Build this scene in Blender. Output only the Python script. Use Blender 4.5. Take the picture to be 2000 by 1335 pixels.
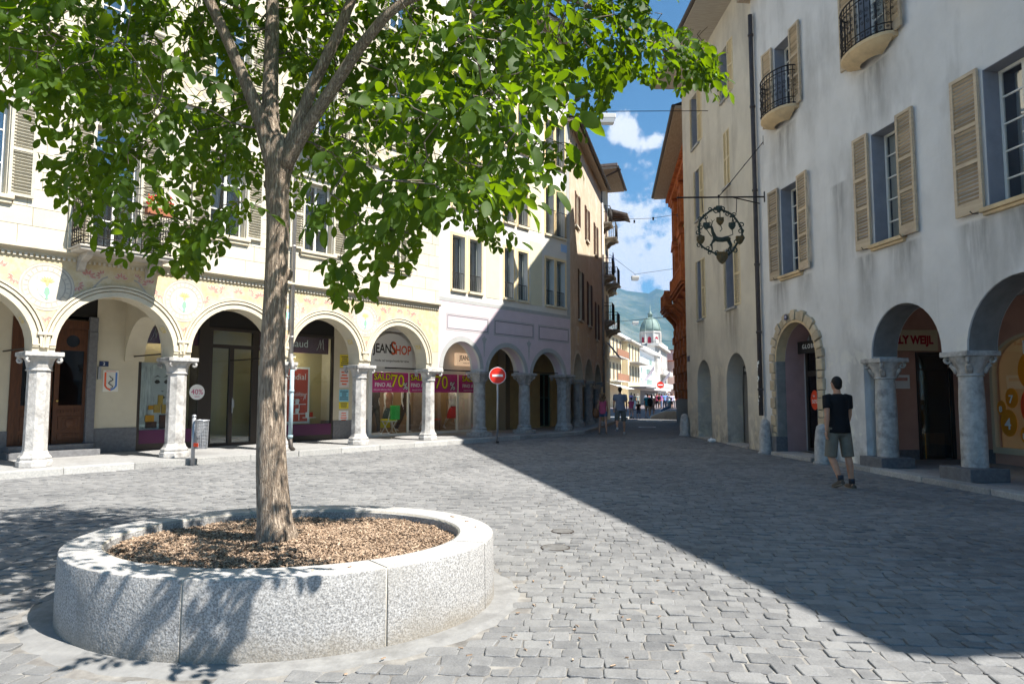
import bpy, bmesh, math, random
import numpy as np
from mathutils import Vector, Matrix, Quaternion
from mathutils.geometry import delaunay_2d_cdt
random.seed(7)
S = bpy.context.scene
for o in list(bpy.data.objects): bpy.data.objects.remove(o)
COL = S.collection
R = math.radians
# ---------------------------------------------------------------- camera
cam = bpy.data.cameras.new('camera'); cam.sensor_width = 36; cam.lens = 36*1333/2000
cam.clip_start = .05; cam.clip_end = 60000
CAM = bpy.data.objects.new('camera', cam); COL.objects.link(CAM)
PITCH = math.atan(104.5/1333); EYE = 1.47
CAM.location = (0, 0, EYE); CAM.rotation_euler = (math.pi/2+PITCH, 0, 0)
S.camera = CAM
S.view_settings.view_transform = 'Standard'; S.view_settings.look = 'None'
S.view_settings.exposure = 1.36; S.view_settings.gamma = 1
# ---------------------------------------------------------------- sun and sky
SAZ, SEL = R(120), R(53)
SUNV = Vector((math.sin(SAZ)*math.cos(SEL), math.cos(SAZ)*math.cos(SEL), math.sin(SEL)))
sl = bpy.data.lights.new('sun', 'SUN'); sl.energy = 5.0; sl.angle = R(.53); sl.color = (1, .955, .88)
SUN = bpy.data.objects.new('sun', sl); COL.objects.link(SUN)
SUN.rotation_euler = SUNV.to_track_quat('Z', 'Y').to_euler(); SUN.location = (20, -12, 40)
W = bpy.data.worlds.new('World'); S.world = W; W.use_nodes = True
def world():
    nt = W.node_tree; N = nt.nodes; L = nt.links; N.clear()
    out = N.new('ShaderNodeOutputWorld'); bg = N.new('ShaderNodeBackground')
    sky = N.new('ShaderNodeTexSky'); sky.sky_type = 'NISHITA'; sky.sun_disc = False
    sky.sun_elevation = SEL; sky.sun_rotation = SAZ; sky.altitude = 250
    sky.air_density = 1.0; sky.dust_density = .25; sky.ozone_density = 2.2
    tc = N.new('ShaderNodeTexCoord'); nrm = N.new('ShaderNodeVectorMath'); nrm.operation = 'NORMALIZE'
    L.new(tc.outputs['Generated'], nrm.inputs[0])
    no = N.new('ShaderNodeTexNoise'); no.inputs['Scale'].default_value = 24; no.inputs['Detail'].default_value = 9
    no.inputs['Roughness'].default_value = .58
    L.new(nrm.outputs[0], no.inputs['Vector'])
    # cumulus heaps all round the sky: (azimuth, elevation, size across, size up) in degrees
    heaps = [(11, 11.2, 8, 6), (16, 10, 5, 4), (10.2, 21.3, 2.0, 1.7), (12.3, 20.6, 1.1, .8), (-25, 12, 9, 4), (-52, 18, 7, 5), (-85, 11, 12, 5), (38, 14, 9, 5), (64, 20, 8, 5),
             (95, 10, 12, 4), (130, 16, 8, 5), (165, 12, 12, 5), (-120, 17, 9, 5), (-150, 9, 12, 4)]
    acc = None
    for az, el, sx, sy in heaps:
        a, e = R(az), R(el)
        d = Vector((math.sin(a)*math.cos(e), math.cos(a)*math.cos(e), math.sin(e)))
        sub = N.new('ShaderNodeVectorMath'); sub.operation = 'SUBTRACT'; L.new(nrm.outputs[0], sub.inputs[0]); sub.inputs[1].default_value = d
        mul = N.new('ShaderNodeVectorMath'); mul.operation = 'MULTIPLY'; L.new(sub.outputs[0], mul.inputs[0])
        mul.inputs[1].default_value = (1/R(sx), 1/R(sx), 1/R(sy))
        ln = N.new('ShaderNodeVectorMath'); ln.operation = 'LENGTH'; L.new(mul.outputs[0], ln.inputs[0])
        inv = N.new('ShaderNodeMath'); inv.operation = 'SUBTRACT'; inv.inputs[0].default_value = 1; L.new(ln.outputs['Value'], inv.inputs[1])
        if acc is None: acc = inv.outputs[0]
        else:
            mx = N.new('ShaderNodeMath'); mx.operation = 'MAXIMUM'; L.new(acc, mx.inputs[0]); L.new(inv.outputs[0], mx.inputs[1]); acc = mx.outputs[0]
    ma = N.new('ShaderNodeMath'); ma.operation = 'MULTIPLY_ADD'; L.new(no.outputs['Fac'], ma.inputs[0]); ma.inputs[1].default_value = 3.6; ma.inputs[2].default_value = -1.75
    ad = N.new('ShaderNodeMath'); ad.operation = 'ADD'; L.new(ma.outputs[0], ad.inputs[0]); L.new(acc, ad.inputs[1])
    rp = N.new('ShaderNodeMapRange'); rp.interpolation_type = 'SMOOTHSTEP'; rp.inputs['From Min'].default_value = .05; rp.inputs['From Max'].default_value = .62
    L.new(ad.outputs[0], rp.inputs['Value'])
    mix = N.new('ShaderNodeMix'); mix.data_type = 'RGBA'
    L.new(rp.outputs[0], mix.inputs[0]); sm = N.new('ShaderNodeVectorMath'); sm.operation = 'MULTIPLY'; L.new(sky.outputs[0], sm.inputs[0]); sm.inputs[1].default_value = (.72, 1.05, 1.08); L.new(sm.outputs[0], mix.inputs[6]); mix.inputs[7].default_value = (8.2, 8.4, 8.7, 1)
    L.new(mix.outputs[2], bg.inputs['Color']); bg.inputs['Strength'].default_value = .05
    L.new(bg.outputs[0], out.inputs[0])
world()
# ---------------------------------------------------------------- materials
MATS = {}
def mat(name, c, c2=None, sc=3.0, det=5, rough=.8, bump=0, bs=None, spec=.3, metal=0, stretch=None, lo=.35, hi=.65, trans=0, c3=None, sc3=.6, vary=0):
    """plain procedural material: two colours mixed by noise (+ a third by a larger noise), bump from noise"""
    if name in MATS: return MATS[name]
    m = bpy.data.materials.new(name); m.use_nodes = True; nt = m.node_tree; N = nt.nodes; L = nt.links
    p = N['Principled BSDF']; p.inputs['Roughness'].default_value = rough; p.inputs['Specular IOR Level'].default_value = spec
    p.inputs['Metallic'].default_value = metal
    cc = lambda q: (q[0], q[1], q[2], 1)
    tc = N.new('ShaderNodeTexCoord'); vec = tc.outputs['Object']
    if stretch:
        mp = N.new('ShaderNodeMapping'); mp.inputs['Scale'].default_value = stretch; L.new(vec, mp.inputs[0]); vs = mp.outputs[0]
    else: vs = vec
    if c2:
        n = N.new('ShaderNodeTexNoise'); n.inputs['Scale'].default_value = sc; n.inputs['Detail'].default_value = det; n.inputs['Roughness'].default_value = .6
        L.new(vs, n.inputs['Vector'])
        r = N.new('ShaderNodeMapRange'); r.inputs['From Min'].default_value = lo; r.inputs['From Max'].default_value = hi; L.new(n.outputs['Fac'], r.inputs['Value'])
        mx = N.new('ShaderNodeMix'); mx.data_type = 'RGBA'; L.new(r.outputs[0], mx.inputs[0]); mx.inputs[6].default_value = cc(c); mx.inputs[7].default_value = cc(c2)
        res = mx.outputs[2]
        if c3:
            n3 = N.new('ShaderNodeTexNoise'); n3.inputs['Scale'].default_value = sc3; n3.inputs['Detail'].default_value = 6; n3.inputs['Roughness'].default_value = .65
            L.new(vec, n3.inputs['Vector'])
            r3 = N.new('ShaderNodeMapRange'); r3.inputs['From Min'].default_value = .5; r3.inputs['From Max'].default_value = .72; L.new(n3.outputs['Fac'], r3.inputs['Value'])
            m3 = N.new('ShaderNodeMix'); m3.data_type = 'RGBA'; L.new(r3.outputs[0], m3.inputs[0]); L.new(res, m3.inputs[6]); m3.inputs[7].default_value = cc(c3); res = m3.outputs[2]
        if vary:      # each piece a little lighter or darker than the next
            oi = N.new('ShaderNodeObjectInfo'); vr = N.new('ShaderNodeMapRange'); vr.inputs['To Min'].default_value = 1-vary; vr.inputs['To Max'].default_value = 1+vary*.6; L.new(oi.outputs['Random'], vr.inputs['Value'])
            vm = N.new('ShaderNodeVectorMath'); vm.operation = 'SCALE'; L.new(res, vm.inputs[0]); L.new(vr.outputs[0], vm.inputs['Scale']); res = vm.outputs[0]
        L.new(res, p.inputs['Base Color'])
    else: p.inputs['Base Color'].default_value = cc(c)
    if bump:
        b = N.new('ShaderNodeTexNoise'); b.inputs['Scale'].default_value = bs or sc*4; b.inputs['Detail'].default_value = 5; L.new(vs if stretch else vec, b.inputs['Vector'])
        bn = N.new('ShaderNodeBump'); bn.inputs['Strength'].default_value = 1; bn.inputs['Distance'].default_value = bump
        L.new(b.outputs['Fac'], bn.inputs['Height']); L.new(bn.outputs[0], p.inputs['Normal'])
    MATS[name] = m
    return m
def glass(name, tint=(.9, .95, .95), gl=.38, refl=.035):
    """thin pane: mostly see-through, with a mirror-like sheen that grows at grazing angles"""
    if name in MATS: return MATS[name]
    m = bpy.data.materials.new(name); m.use_nodes = True; nt = m.node_tree; N = nt.nodes; L = nt.links; N.clear()
    o = N.new('ShaderNodeOutputMaterial'); t = N.new('ShaderNodeBsdfTransparent'); t.inputs[0].default_value = (*tint, 1)
    g = N.new('ShaderNodeBsdfGlossy'); g.inputs['Roughness'].default_value = .015; g.inputs[0].default_value = (.95, .97, 1, 1)
    fr = N.new('ShaderNodeFresnel'); fr.inputs[0].default_value = 1.5
    ma = N.new('ShaderNodeMath'); ma.operation = 'MULTIPLY_ADD'; ma.use_clamp = True; L.new(fr.outputs[0], ma.inputs[0]); ma.inputs[1].default_value = gl; ma.inputs[2].default_value = refl
    mx = N.new('ShaderNodeMixShader'); L.new(ma.outputs[0], mx.inputs[0]); L.new(t.outputs[0], mx.inputs[1]); L.new(g.outputs[0], mx.inputs[2]); L.new(mx.outputs[0], o.inputs[0])
    MATS[name] = m; return m
def leafmat(name, c, c2):
    if name in MATS: return MATS[name]
    m = bpy.data.materials.new(name); m.use_nodes = True; nt = m.node_tree; N = nt.nodes; L = nt.links
    p = N['Principled BSDF']; o = N['Material Output']; p.inputs['Roughness'].default_value = .55; p.inputs['Specular IOR Level'].default_value = .22
    tc = N.new('ShaderNodeTexCoord'); n = N.new('ShaderNodeTexNoise'); n.inputs['Scale'].default_value = 7; n.inputs['Detail'].default_value = 3
    geo = N.new('ShaderNodeNewGeometry'); L.new(geo.outputs['Position'], n.inputs['Vector'])
    mx = N.new('ShaderNodeMix'); mx.data_type = 'RGBA'; L.new(n.outputs['Fac'], mx.inputs[0]); mx.inputs[6].default_value = (*c, 1); mx.inputs[7].default_value = (*c2, 1)
    L.new(mx.outputs[2], p.inputs['Base Color'])
    tr = N.new('ShaderNodeBsdfTranslucent'); hs = N.new('ShaderNodeHueSaturation'); hs.inputs['Hue'].default_value = .468; hs.inputs['Saturation'].default_value = 1.15; hs.inputs['Value'].default_value = 4.6
    L.new(mx.outputs[2], hs.inputs['Color']); L.new(hs.outputs[0], tr.inputs[0])
    ms = N.new('ShaderNodeMixShader'); ms.inputs[0].default_value = .42; L.new(p.outputs[0], ms.inputs[1]); L.new(tr.outputs[0], ms.inputs[2]); L.new(ms.outputs[0], o.inputs[0])
    MATS[name] = m; return m
def emat(name, c, e):
    m = mat(name, c); p = m.node_tree.nodes['Principled BSDF']
    p.inputs['Emission Color'].default_value = (*c, 1); p.inputs['Emission Strength'].default_value = e; return m
# ---------------------------------------------------------------- mesh helpers
def pip(x, y, P):
    c = False; j = len(P)-1
    for i in range(len(P)):
        if (P[i][1] > y) != (P[j][1] > y) and x < (P[j][0]-P[i][0])*(y-P[i][1])/(P[j][1]-P[i][1])+P[i][0]: c = not c
        j = i
    return c
def triangulate(loops):
    """triangles (indices into the joined loops) of an outline with holes"""
    pts = [Vector(q) for lp in loops for q in lp]; ed = []; k = 0
    for lp in loops: ed += [(k+i, k+(i+1) % len(lp)) for i in range(len(lp))]; k += len(lp)
    vo, eo, fo, ov, oe, of = delaunay_2d_cdt(pts, ed, [], 1 if False else 0, 1e-7)
    mp = [o[0] if o else None for o in ov]; out = []
    for f in fo:
        if any(mp[i] is None for i in f): continue
        cx = sum(vo[i].x for i in f)/3; cy = sum(vo[i].y for i in f)/3
        if pip(cx, cy, loops[0]) and not any(pip(cx, cy, h) for h in loops[1:]): out.append(tuple(mp[i] for i in f))
    return out
class MB:
    def __init__(s): s.v = []; s.f = []; s.m = []; s.cm = 0
    def add(s, vs, fs, m=None):
        k = len(s.v); s.v += [tuple(q) for q in vs]; s.f += [tuple(i+k for i in f) for f in fs]; s.m += [s.cm if m is None else m]*len(fs); return s
    def box(s, x0, x1, y0, y1, z0, z1, m=None, M=None):
        p = [(x0,y0,z0),(x1,y0,z0),(x1,y1,z0),(x0,y1,z0),(x0,y0,z1),(x1,y0,z1),(x1,y1,z1),(x0,y1,z1)]
        if M is not None: p = [M @ Vector(q) for q in p]
        return s.add(p, [(0,3,2,1),(4,5,6,7),(0,1,5,4),(1,2,6,5),(2,3,7,6),(3,0,4,7)], m)
    def prism(s, poly, y0, y1, m=None, M=None):          # polygon in x-z, pushed along y
        return s.slab(poly, [], y0, y1, m, M)
    def slab(s, outer, holes, y0, y1, m=None, M=None, back=True):
        loops = [outer]+list(holes)
        tri = triangulate(loops)
        flat = [q for lp in loops for q in lp]; n = len(flat)
        vs = [(a, y0, b) for a, b in flat]+[(a, y1, b) for a, b in flat]
        fs = []
        for t in tri:
            a, b, c = [flat[i] for i in t]
            cr = (b[0]-a[0])*(c[1]-a[1])-(b[1]-a[1])*(c[0]-a[0])
            t = t if cr > 0 else t[::-1]
            fs.append(tuple(t))
            if back: fs.append(tuple(i+n for i in t[::-1]))
        k = 0
        for li, lp in enumerate(loops):
            ar = sum(lp[i][0]*lp[(i+1)%len(lp)][1]-lp[(i+1)%len(lp)][0]*lp[i][1] for i in range(len(lp)))
            for i in range(len(lp)):
                a, b = k+i, k+(i+1)%len(lp)
                fs.append((a, a+n, b+n, b) if (ar > 0) == (li == 0) else (b, b+n, a+n, a))
            k += len(lp)
        if M is not None: vs = [M @ Vector(q) for q in vs]
        return s.add(vs, fs, m)
    def tube(s, pts, r, n=8, m=None, cap=True, flat=1.0):
        pts = [Vector(p) for p in pts]; rr = r if isinstance(r, (list, tuple)) else [r]*len(pts)
        k = len(s.v); prev = None
        for i, p in enumerate(pts):
            t = (pts[min(i+1, len(pts)-1)]-pts[max(i-1, 0)]); t = t.normalized() if t.length > 1e-9 else Vector((0,0,1))
            if prev is None: a = t.orthogonal().normalized() if abs(t.z) > .9 else t.cross(Vector((0,0,1))).normalized()
            else:
                a = prev-t*prev.dot(t); a = a.normalized() if a.length > 1e-6 else t.orthogonal().normalized()
            prev = a; b = t.cross(a)
            for j in range(n):
                w = 2*math.pi*j/n; s.v.append(tuple(p+a*(rr[i]*math.cos(w))+b*(rr[i]*flat*math.sin(w))))
        for i in range(len(pts)-1):
            for j in range(n):
                q = k+i*n; s.f.append((q+j, q+(j+1)%n, q+n+(j+1)%n, q+n+j)); s.m.append(s.cm if m is None else m)
        if cap:
            s.f.append(tuple(k+j for j in reversed(range(n)))); s.m.append(s.cm if m is None else m)
            q = k+(len(pts)-1)*n; s.f.append(tuple(q+j for j in range(n))); s.m.append(s.cm if m is None else m)
        return s
    def lathe(s, prof, n=16, c=(0,0,0), m=None, ph=0, a0=0, a1=2*math.pi, sx=1, sy=1):
        k = len(s.v); full = abs(a1-a0-2*math.pi) < 1e-6; nn = n if full else n+1
        for r, z in prof:
            for j in range(nn):
                w = a0+(a1-a0)*j/n+ph; s.v.append((c[0]+r*sx*math.cos(w), c[1]+r*sy*math.sin(w), c[2]+z))
        for i in range(len(prof)-1):
            for j in range(n if full else nn-1):
                a, b = k+i*nn+j, k+i*nn+(j+1)%nn; s.f.append((a, b, b+nn, a+nn)); s.m.append(s.cm if m is None else m)
        if full:
            s.f.append(tuple(k+j for j in reversed(range(nn)))); s.f.append(tuple(k+(len(prof)-1)*nn+j for j in range(nn))); s.m += [s.cm if m is None else m]*2
        return s
    def ball(s, c, r, n=10, m=None, M=None):
        rx, ry, rz = r if isinstance(r, (tuple, list)) else (r, r, r); k = len(s.v); h = n//2+1
        for i in range(h+1):
            a = math.pi*i/h
            for j in range(n):
                w = 2*math.pi*j/n; q = Vector((rx*math.sin(a)*math.cos(w), ry*math.sin(a)*math.sin(w), rz*math.cos(a)))
                if M is not None: q = M @ q
                s.v.append((c[0]+q.x, c[1]+q.y, c[2]+q.z))
        for i in range(h):
            for j in range(n):
                a = k+i*n+j; b = k+i*n+(j+1)%n; s.f.append((a, a+n, b+n, b)); s.m.append(s.cm if m is None else m)
        return s
    def mesh(s, name, mats, smooth=False):
        me = bpy.data.meshes.new(name); me.from_pydata(s.v, [], s.f)
        for q in (mats if isinstance(mats, (list, tuple)) else [mats]): me.materials.append(q)
        if len(me.materials) > 1: me.polygons.foreach_set('material_index', s.m)
        if smooth: me.polygons.foreach_set('use_smooth', [True]*len(s.f))
        me.update(); return me
    def build(s, name, mats, parent=None, smooth=False, bevel=0, kind=None, angle=None):
        me = s.mesh(name, mats, smooth or angle is not None)
        if angle is not None: me.set_sharp_from_angle(angle=R(angle))
        o = bpy.data.objects.new(name, me); COL.objects.link(o)
        if parent: o.parent = parent
        if bevel:
            b = o.modifiers.new('bevel', 'BEVEL'); b.width = bevel; b.segments = 2; b.limit_method = 'ANGLE'; b.angle_limit = R(40)
        if kind: o['kind'] = kind
        return o
def tag(o, label=None, cat=None, group=None, kind=None):
    if label: o['label'] = label
    if cat: o['category'] = cat
    if group: o['group'] = group
    if kind: o['kind'] = kind
    return o
def thing(name, label, cat, loc=(0,0,0), rz=0, group=None):
    o = bpy.data.objects.new(name, None); COL.objects.link(o); o.location = loc; o.rotation_euler = (0, 0, rz); o.empty_display_size = .2
    return tag(o, label, cat, group)
def dup(root, loc=None, rz=None, parent=None, label=None):
    r = root.copy(); COL.objects.link(r); r.parent = parent
    if loc is not None: r.location = loc
    if rz is not None: r.rotation_euler = (0, 0, rz)
    if label: r['label'] = label
    for c in list(root.children): dup(c, parent=r)
    return r
class Frame:
    """a building line: x runs along the facade, y into the house, z up"""
    def __init__(s, o, d): s.o = Vector((o[0], o[1], 0)); s.a = math.atan2(d[1], d[0]); s.d = Vector((math.cos(s.a), math.sin(s.a), 0)); s.i = Vector((-math.sin(s.a), math.cos(s.a), 0))
    def w(s, x, y=0, z=0): return s.o+s.d*x+s.i*y+Vector((0, 0, z))
    def thing(s, name, label, cat, x=0, y=0, z=0, group=None, turn=0): return thing(name, label, cat, s.w(x, y, z), s.a+turn, group)
def arc(cx, cz, r, a0=180, a1=0, n=16, rz=None):
    return [(cx+r*math.cos(R(a0+(a1-a0)*i/n)), cz+(rz or r)*math.sin(R(a0+(a1-a0)*i/n))) for i in range(n+1)]
def rect(x0, x1, z0, z1): return [(x0, z0), (x1, z0), (x1, z1), (x0, z1)]
TMP = bpy.data.scenes.new('workbench')
def bake(o):
    """mesh of an object with its modifiers applied, worked out in a scene of its own (quick)"""
    TMP.collection.objects.link(o); vl = TMP.view_layers[0]; vl.update(); dg = vl.depsgraph
    me = bpy.data.meshes.new_from_object(o.evaluated_get(dg)); TMP.collection.objects.unlink(o); return me
def text(body, size, m, parent, x, y, z, M=None, align='CENTER', name='lettering', bold=0, shear=0, space=1, width=1, face=0, off=0):
    """flat printed words standing upright in x-z, facing -y"""
    cu = bpy.data.curves.new('t', 'FONT'); cu.body = body; cu.size = size; cu.align_x = align; cu.align_y = 'CENTER'; cu.extrude = .001; cu.offset = bold; cu.shear = shear; cu.space_character = space; cu.resolution_u = 3
    t = bpy.data.objects.new('t', cu); me = bake(t)
    bpy.data.objects.remove(t); bpy.data.curves.remove(cu)
    me.materials.clear(); me.materials.append(m)
    T = Matrix.Translation((x, y, z)) @ Matrix.Rotation(face, 4, 'Z') @ Matrix.Rotation(math.pi/2, 4, 'X') @ Matrix.Diagonal((width, 1, 1, 1))
    if M is not None: T = M @ T
    me.transform(T); me.name = name
    o = bpy.data.objects.new(name, me); COL.objects.link(o); o.parent = parent
    return o
# ================================================================ setting: ground, paving, pavements
FA = Frame((-8.97, 13.04), (.643, .766)); FC = Frame(FA.w(17.5)[:2], (.259, .966))
FR1 = Frame((6.6, 17.75), (.1152, -.9933)); FR2 = Frame((6.5, 25.35), (.0163, -.99987))
FR3 = Frame((9.0, 36.5), (-.1386, -.9903)); FF = Frame((12.7, 86.8), (.309, .951))
PX, PY, PRX, PRY, PH, PT = -1.65, 5.18, 1.51, 1.30, .452, .265
def cobble_mat(name, paver=False, tint=(1, 1, 1)):
    m = bpy.data.materials.new(name); m.use_nodes = True; nt = m.node_tree; N = nt.nodes; L = nt.links
    p = N['Principled BSDF']; p.inputs['Roughness'].default_value = .75; p.inputs['Specular IOR Level'].default_value = .15
    geo = N.new('ShaderNodeNewGeometry'); oi = N.new('ShaderNodeObjectInfo')
    c = [(.075*tint[0], .077*tint[1], .082*tint[2], 1), (.24*tint[0], .238*tint[1], .234*tint[2], 1)]
    # per-stone tone, fine grain, worn light patches
    n1 = N.new('ShaderNodeTexNoise'); n1.inputs['Scale'].default_value = 90; n1.inputs['Detail'].default_value = 4; L.new(geo.outputs['Position'], n1.inputs[0])
    n2 = N.new('ShaderNodeTexNoise'); n2.inputs['Scale'].default_value = .55; n2.inputs['Detail'].default_value = 5; L.new(geo.outputs['Position'], n2.inputs[0])
    n5 = N.new('ShaderNodeTexNoise'); n5.inputs['Scale'].default_value = 9; n5.inputs['Detail'].default_value = 4; L.new(geo.outputs['Position'], n5.inputs[0])
    if paver:
        br = N.new('ShaderNodeTexBrick'); br.inputs['Scale'].default_value = 1; br.inputs['Brick Width'].default_value = .18; br.inputs['Row Height'].default_value = .145
        br.inputs['Mortar Size'].default_value = .012; br.inputs['Mortar Smooth'].default_value = .4
        mp = N.new('ShaderNodeMapping'); mp.inputs['Rotation'].default_value = (0, 0, R(-10)); L.new(geo.outputs['Position'], mp.inputs[0])
        ns = N.new('ShaderNodeTexNoise'); ns.inputs['Scale'].default_value = 1.5; L.new(mp.outputs[0], ns.inputs[0])
        sm = N.new('ShaderNodeVectorMath'); sm.operation = 'MULTIPLY_ADD'; L.new(ns.outputs['Color'], sm.inputs[0]); sm.inputs[1].default_value = (.1, .1, 0); L.new(mp.outputs[0], sm.inputs[2])
        L.new(sm.outputs[0], br.inputs[0]); br.inputs[1].default_value = (.3, .3, .3, 1); br.inputs[2].default_value = (.75, .75, .75, 1); br.inputs[3].default_value = (.5, .5, .5, 1)
        tone = br.outputs['Color']
    else:
        at = N.new('ShaderNodeAttribute'); at.attribute_name = 'tone'; tone = at.outputs['Fac']
    def ma(a, k, b):
        q = N.new('ShaderNodeMath'); q.operation = 'MULTIPLY_ADD'; L.new(a, q.inputs[0]); q.inputs[1].default_value = k
        if isinstance(b, float): q.inputs[2].default_value = b
        else: L.new(b, q.inputs[2])
        return q.outputs[0]
    v = ma(n1.outputs['Fac'], .55, -.27); v = ma(n2.outputs['Fac'], .9, v); v = ma(n5.outputs['Fac'], .75, v); v = ma(tone, .38, v)
    rm = N.new('ShaderNodeMapRange'); rm.inputs['From Min'].default_value = .38; rm.inputs['From Max'].default_value = 1.28; L.new(v, rm.inputs['Value'])
    mx = N.new('ShaderNodeMix'); mx.data_type = 'RGBA'; L.new(rm.outputs[0], mx.inputs[0]); mx.inputs[6].default_value = c[0]; mx.inputs[7].default_value = c[1]
    col = mx.outputs[2]
    bn = N.new('ShaderNodeBump'); bn.inputs['Strength'].default_value = .7; bn.inputs['Distance'].default_value = .004
    if paver:
        m2 = N.new('ShaderNodeMix'); m2.data_type = 'RGBA'; L.new(br.outputs['Fac'], m2.inputs[0]); L.new(col, m2.inputs[6]); m2.inputs[7].default_value = (.06, .058, .055, 1); col = m2.outputs[2]
        iv = ma(br.outputs['Fac'], -1.5, n5.outputs['Fac']); bn.inputs['Distance'].default_value = .01; L.new(iv, bn.inputs['Height'])
    else:
        n6 = N.new('ShaderNodeTexNoise'); n6.inputs['Scale'].default_value = 38; n6.inputs['Detail'].default_value = 6; n6.inputs['Roughness'].default_value = .65; L.new(geo.outputs['Position'], n6.inputs[0]); L.new(n6.outputs['Fac'], bn.inputs['Height']); bn.inputs['Distance'].default_value = .009
    L.new(col, p.inputs['Base Color']); L.new(bn.outputs[0], p.inputs['Normal'])
    return m
M_cob = cobble_mat('cobble granite'); M_pav = cobble_mat('far cobbles', True); M_pur = cobble_mat('porphyry cobbles', True, (1.15, .98, 1.05))
M_bed = mat('joint sand', (.3, .285, .26), (.16, .15, .14), sc=5, rough=.95, bump=.004, bs=60, c3=(.09, .085, .08), sc3=2.2)
M_kerb = mat('kerb granite', (.42, .41, .39), (.3, .3, .29), sc=30, rough=.8, bump=.003, bs=80, c3=(.26, .25, .24), sc3=1.4, vary=.2)
M_flag = mat('pavement granite', (.36, .355, .345), (.27, .265, .26), sc=14, rough=.75, bump=.002, bs=70, c3=(.21, .205, .2), sc3=.9)
M_far = mat('far ground', (.2, .2, .19), (.15, .15, .14), sc=.05, rough=.9)
q = 5900
g = MB().add([(-q, -q, -.09), (q, -q, -.09), (q, q, -.09), (-q, q, -.09)], [(0, 1, 2, 3)]).build('ground', M_far); tag(g, kind='structure')
PAV = MB().add([(-16, .6, -.0065), (12, .6, -.0065), (12, 24.2, -.0065), (-16, 24.2, -.0065)], [(0, 1, 2, 3)]).build('piazza_paving', M_bed); tag(PAV, kind='structure')
st = MB().add([(-3, 24.2, 0), (9, 24.2, 0), (10, 34, 0), (12.5, 43, 0), (2, 43, 0)], [(0, 1, 2, 3, 4)]).build('street', M_pav); tag(st, kind='structure')
st = MB().add([(2, 43, .004), (12.5, 43, .004), (17.5, 62, .004), (60, 200, .004), (44, 200, .004), (8, 70, .004)], [(0, 1, 2, 3, 4, 5)]).build('far_street', M_pur); tag(st, kind='structure')
def cobbles():
    rnd = random.Random(3); th = R(-7); ct, sn = math.cos(th), math.sin(th); items = []
    v = 1.0
    while v < 27:
        hgt = rnd.uniform(.108, .142); u = -14+rnd.random()*.2
        while u < 14:
            ln = rnd.uniform(.115, .2) if rnd.random() < .85 else rnd.uniform(.09, .12)
            um, vm = u+ln/2, v+hgt/2+.07*math.sin(u*.55)+.03*math.sin(u*1.7+1)
            x, y = um*ct-vm*sn, um*sn+vm*ct
            u += ln
            if y < 1.6 or y > 24.3 or abs(x) > .82*y+.6: continue
            if ((x-PX)/(PRX+.24))**2+((y-PY)/(PRY+.24))**2 < 1: continue
            a = FA.o-Vector((x, y, 0))
            if (Vector((x, y, 0))-FA.o).dot(FA.i) > -.25 or (Vector((x, y, 0))-FR1.o).dot(FR1.i) > .3: continue
            items.append((x, y, ln, hgt, um, rnd.random()))
        v += hgt
    def shape(it, rnd):
        x, y, ln, h, um, tone = it; sl = .55*.07*math.cos(um*.55)+.03*1.7*math.cos(um*1.7+1)
        g = rnd.uniform(.0015, .0045); a, b = ln/2-g, h/2-g; c1 = .008+rnd.random()*.012
        z0 = rnd.uniform(-.003, .006); tx, ty = rnd.gauss(0, .03), rnd.gauss(0, .035)
        base = [(-a+c1, -b), (a-c1, -b), (a, -b+c1), (a, b-c1), (a-c1, b), (-a+c1, b), (-a, b-c1), (-a, -b+c1)]
        base = [(p+rnd.uniform(-.011, .007), q+rnd.uniform(-.009, .007)) for p, q in base]
        vs = []
        for sc, dz in ((.93, 0), (1, -.004), (1.0, -.035)):
            for p, q in base:
                p2, q2 = p*sc if sc < 1 else p, q*sc if sc < 1 else q
                q3 = q2+p2*sl
                vs.append((x+p2*ct-q3*sn, y+p2*sn+q3*ct, z0+dz+(tx*p2+ty*q2 if dz > -.03 else 0)))
        return vs
    fc = [tuple(range(8))]+[(i+8, (i+1) % 8+8, (i+1) % 8, i) for i in range(8)]+[(i+16, (i+1) % 8+16, (i+1) % 8+8, i+8) for i in range(8)]
    items.sort(key=lambda t: (t[0]*.35)**2+t[1]**2)
    vis = lambda t: abs(t[0]) < .75*t[1]-.05 and t[1] > 3.15
    near = [t for t in items if vis(t)][:300]; ns = set(map(id, near))
    V, Fs, T = [], [], []
    for t in items:
        vs = shape(t, rnd)
        if id(t) in ns:
            c = Vector((t[0], t[1], 0)); me = bpy.data.meshes.new('cobble'); me.from_pydata([Vector(q)-c for q in vs], [], fc); me.materials.append(M_cob)
            at = me.attributes.new('tone', 'FLOAT', 'FACE'); at.data.foreach_set('value', [t[5]]*17)
            o = bpy.data.objects.new('cobble', me); o.location = c+Vector((0, 0, .013)); COL.objects.link(o); o.parent = PAV
            o.location.z = 0
        else:
            k = len(V); V += vs; Fs += [tuple(i+k for i in f) for f in fc]; T += [t[5]]*17
    me = bpy.data.meshes.new('cobbles'); me.from_pydata(V, [], Fs); me.materials.append(M_cob)
    at = me.attributes.new('tone', 'FLOAT', 'FACE'); at.data.foreach_set('value', T)
    o = bpy.data.objects.new('cobbles', me); COL.objects.link(o); o.parent = PAV; o['kind'] = 'stuff'
    return len(items)
NCOB = cobbles()
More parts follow.
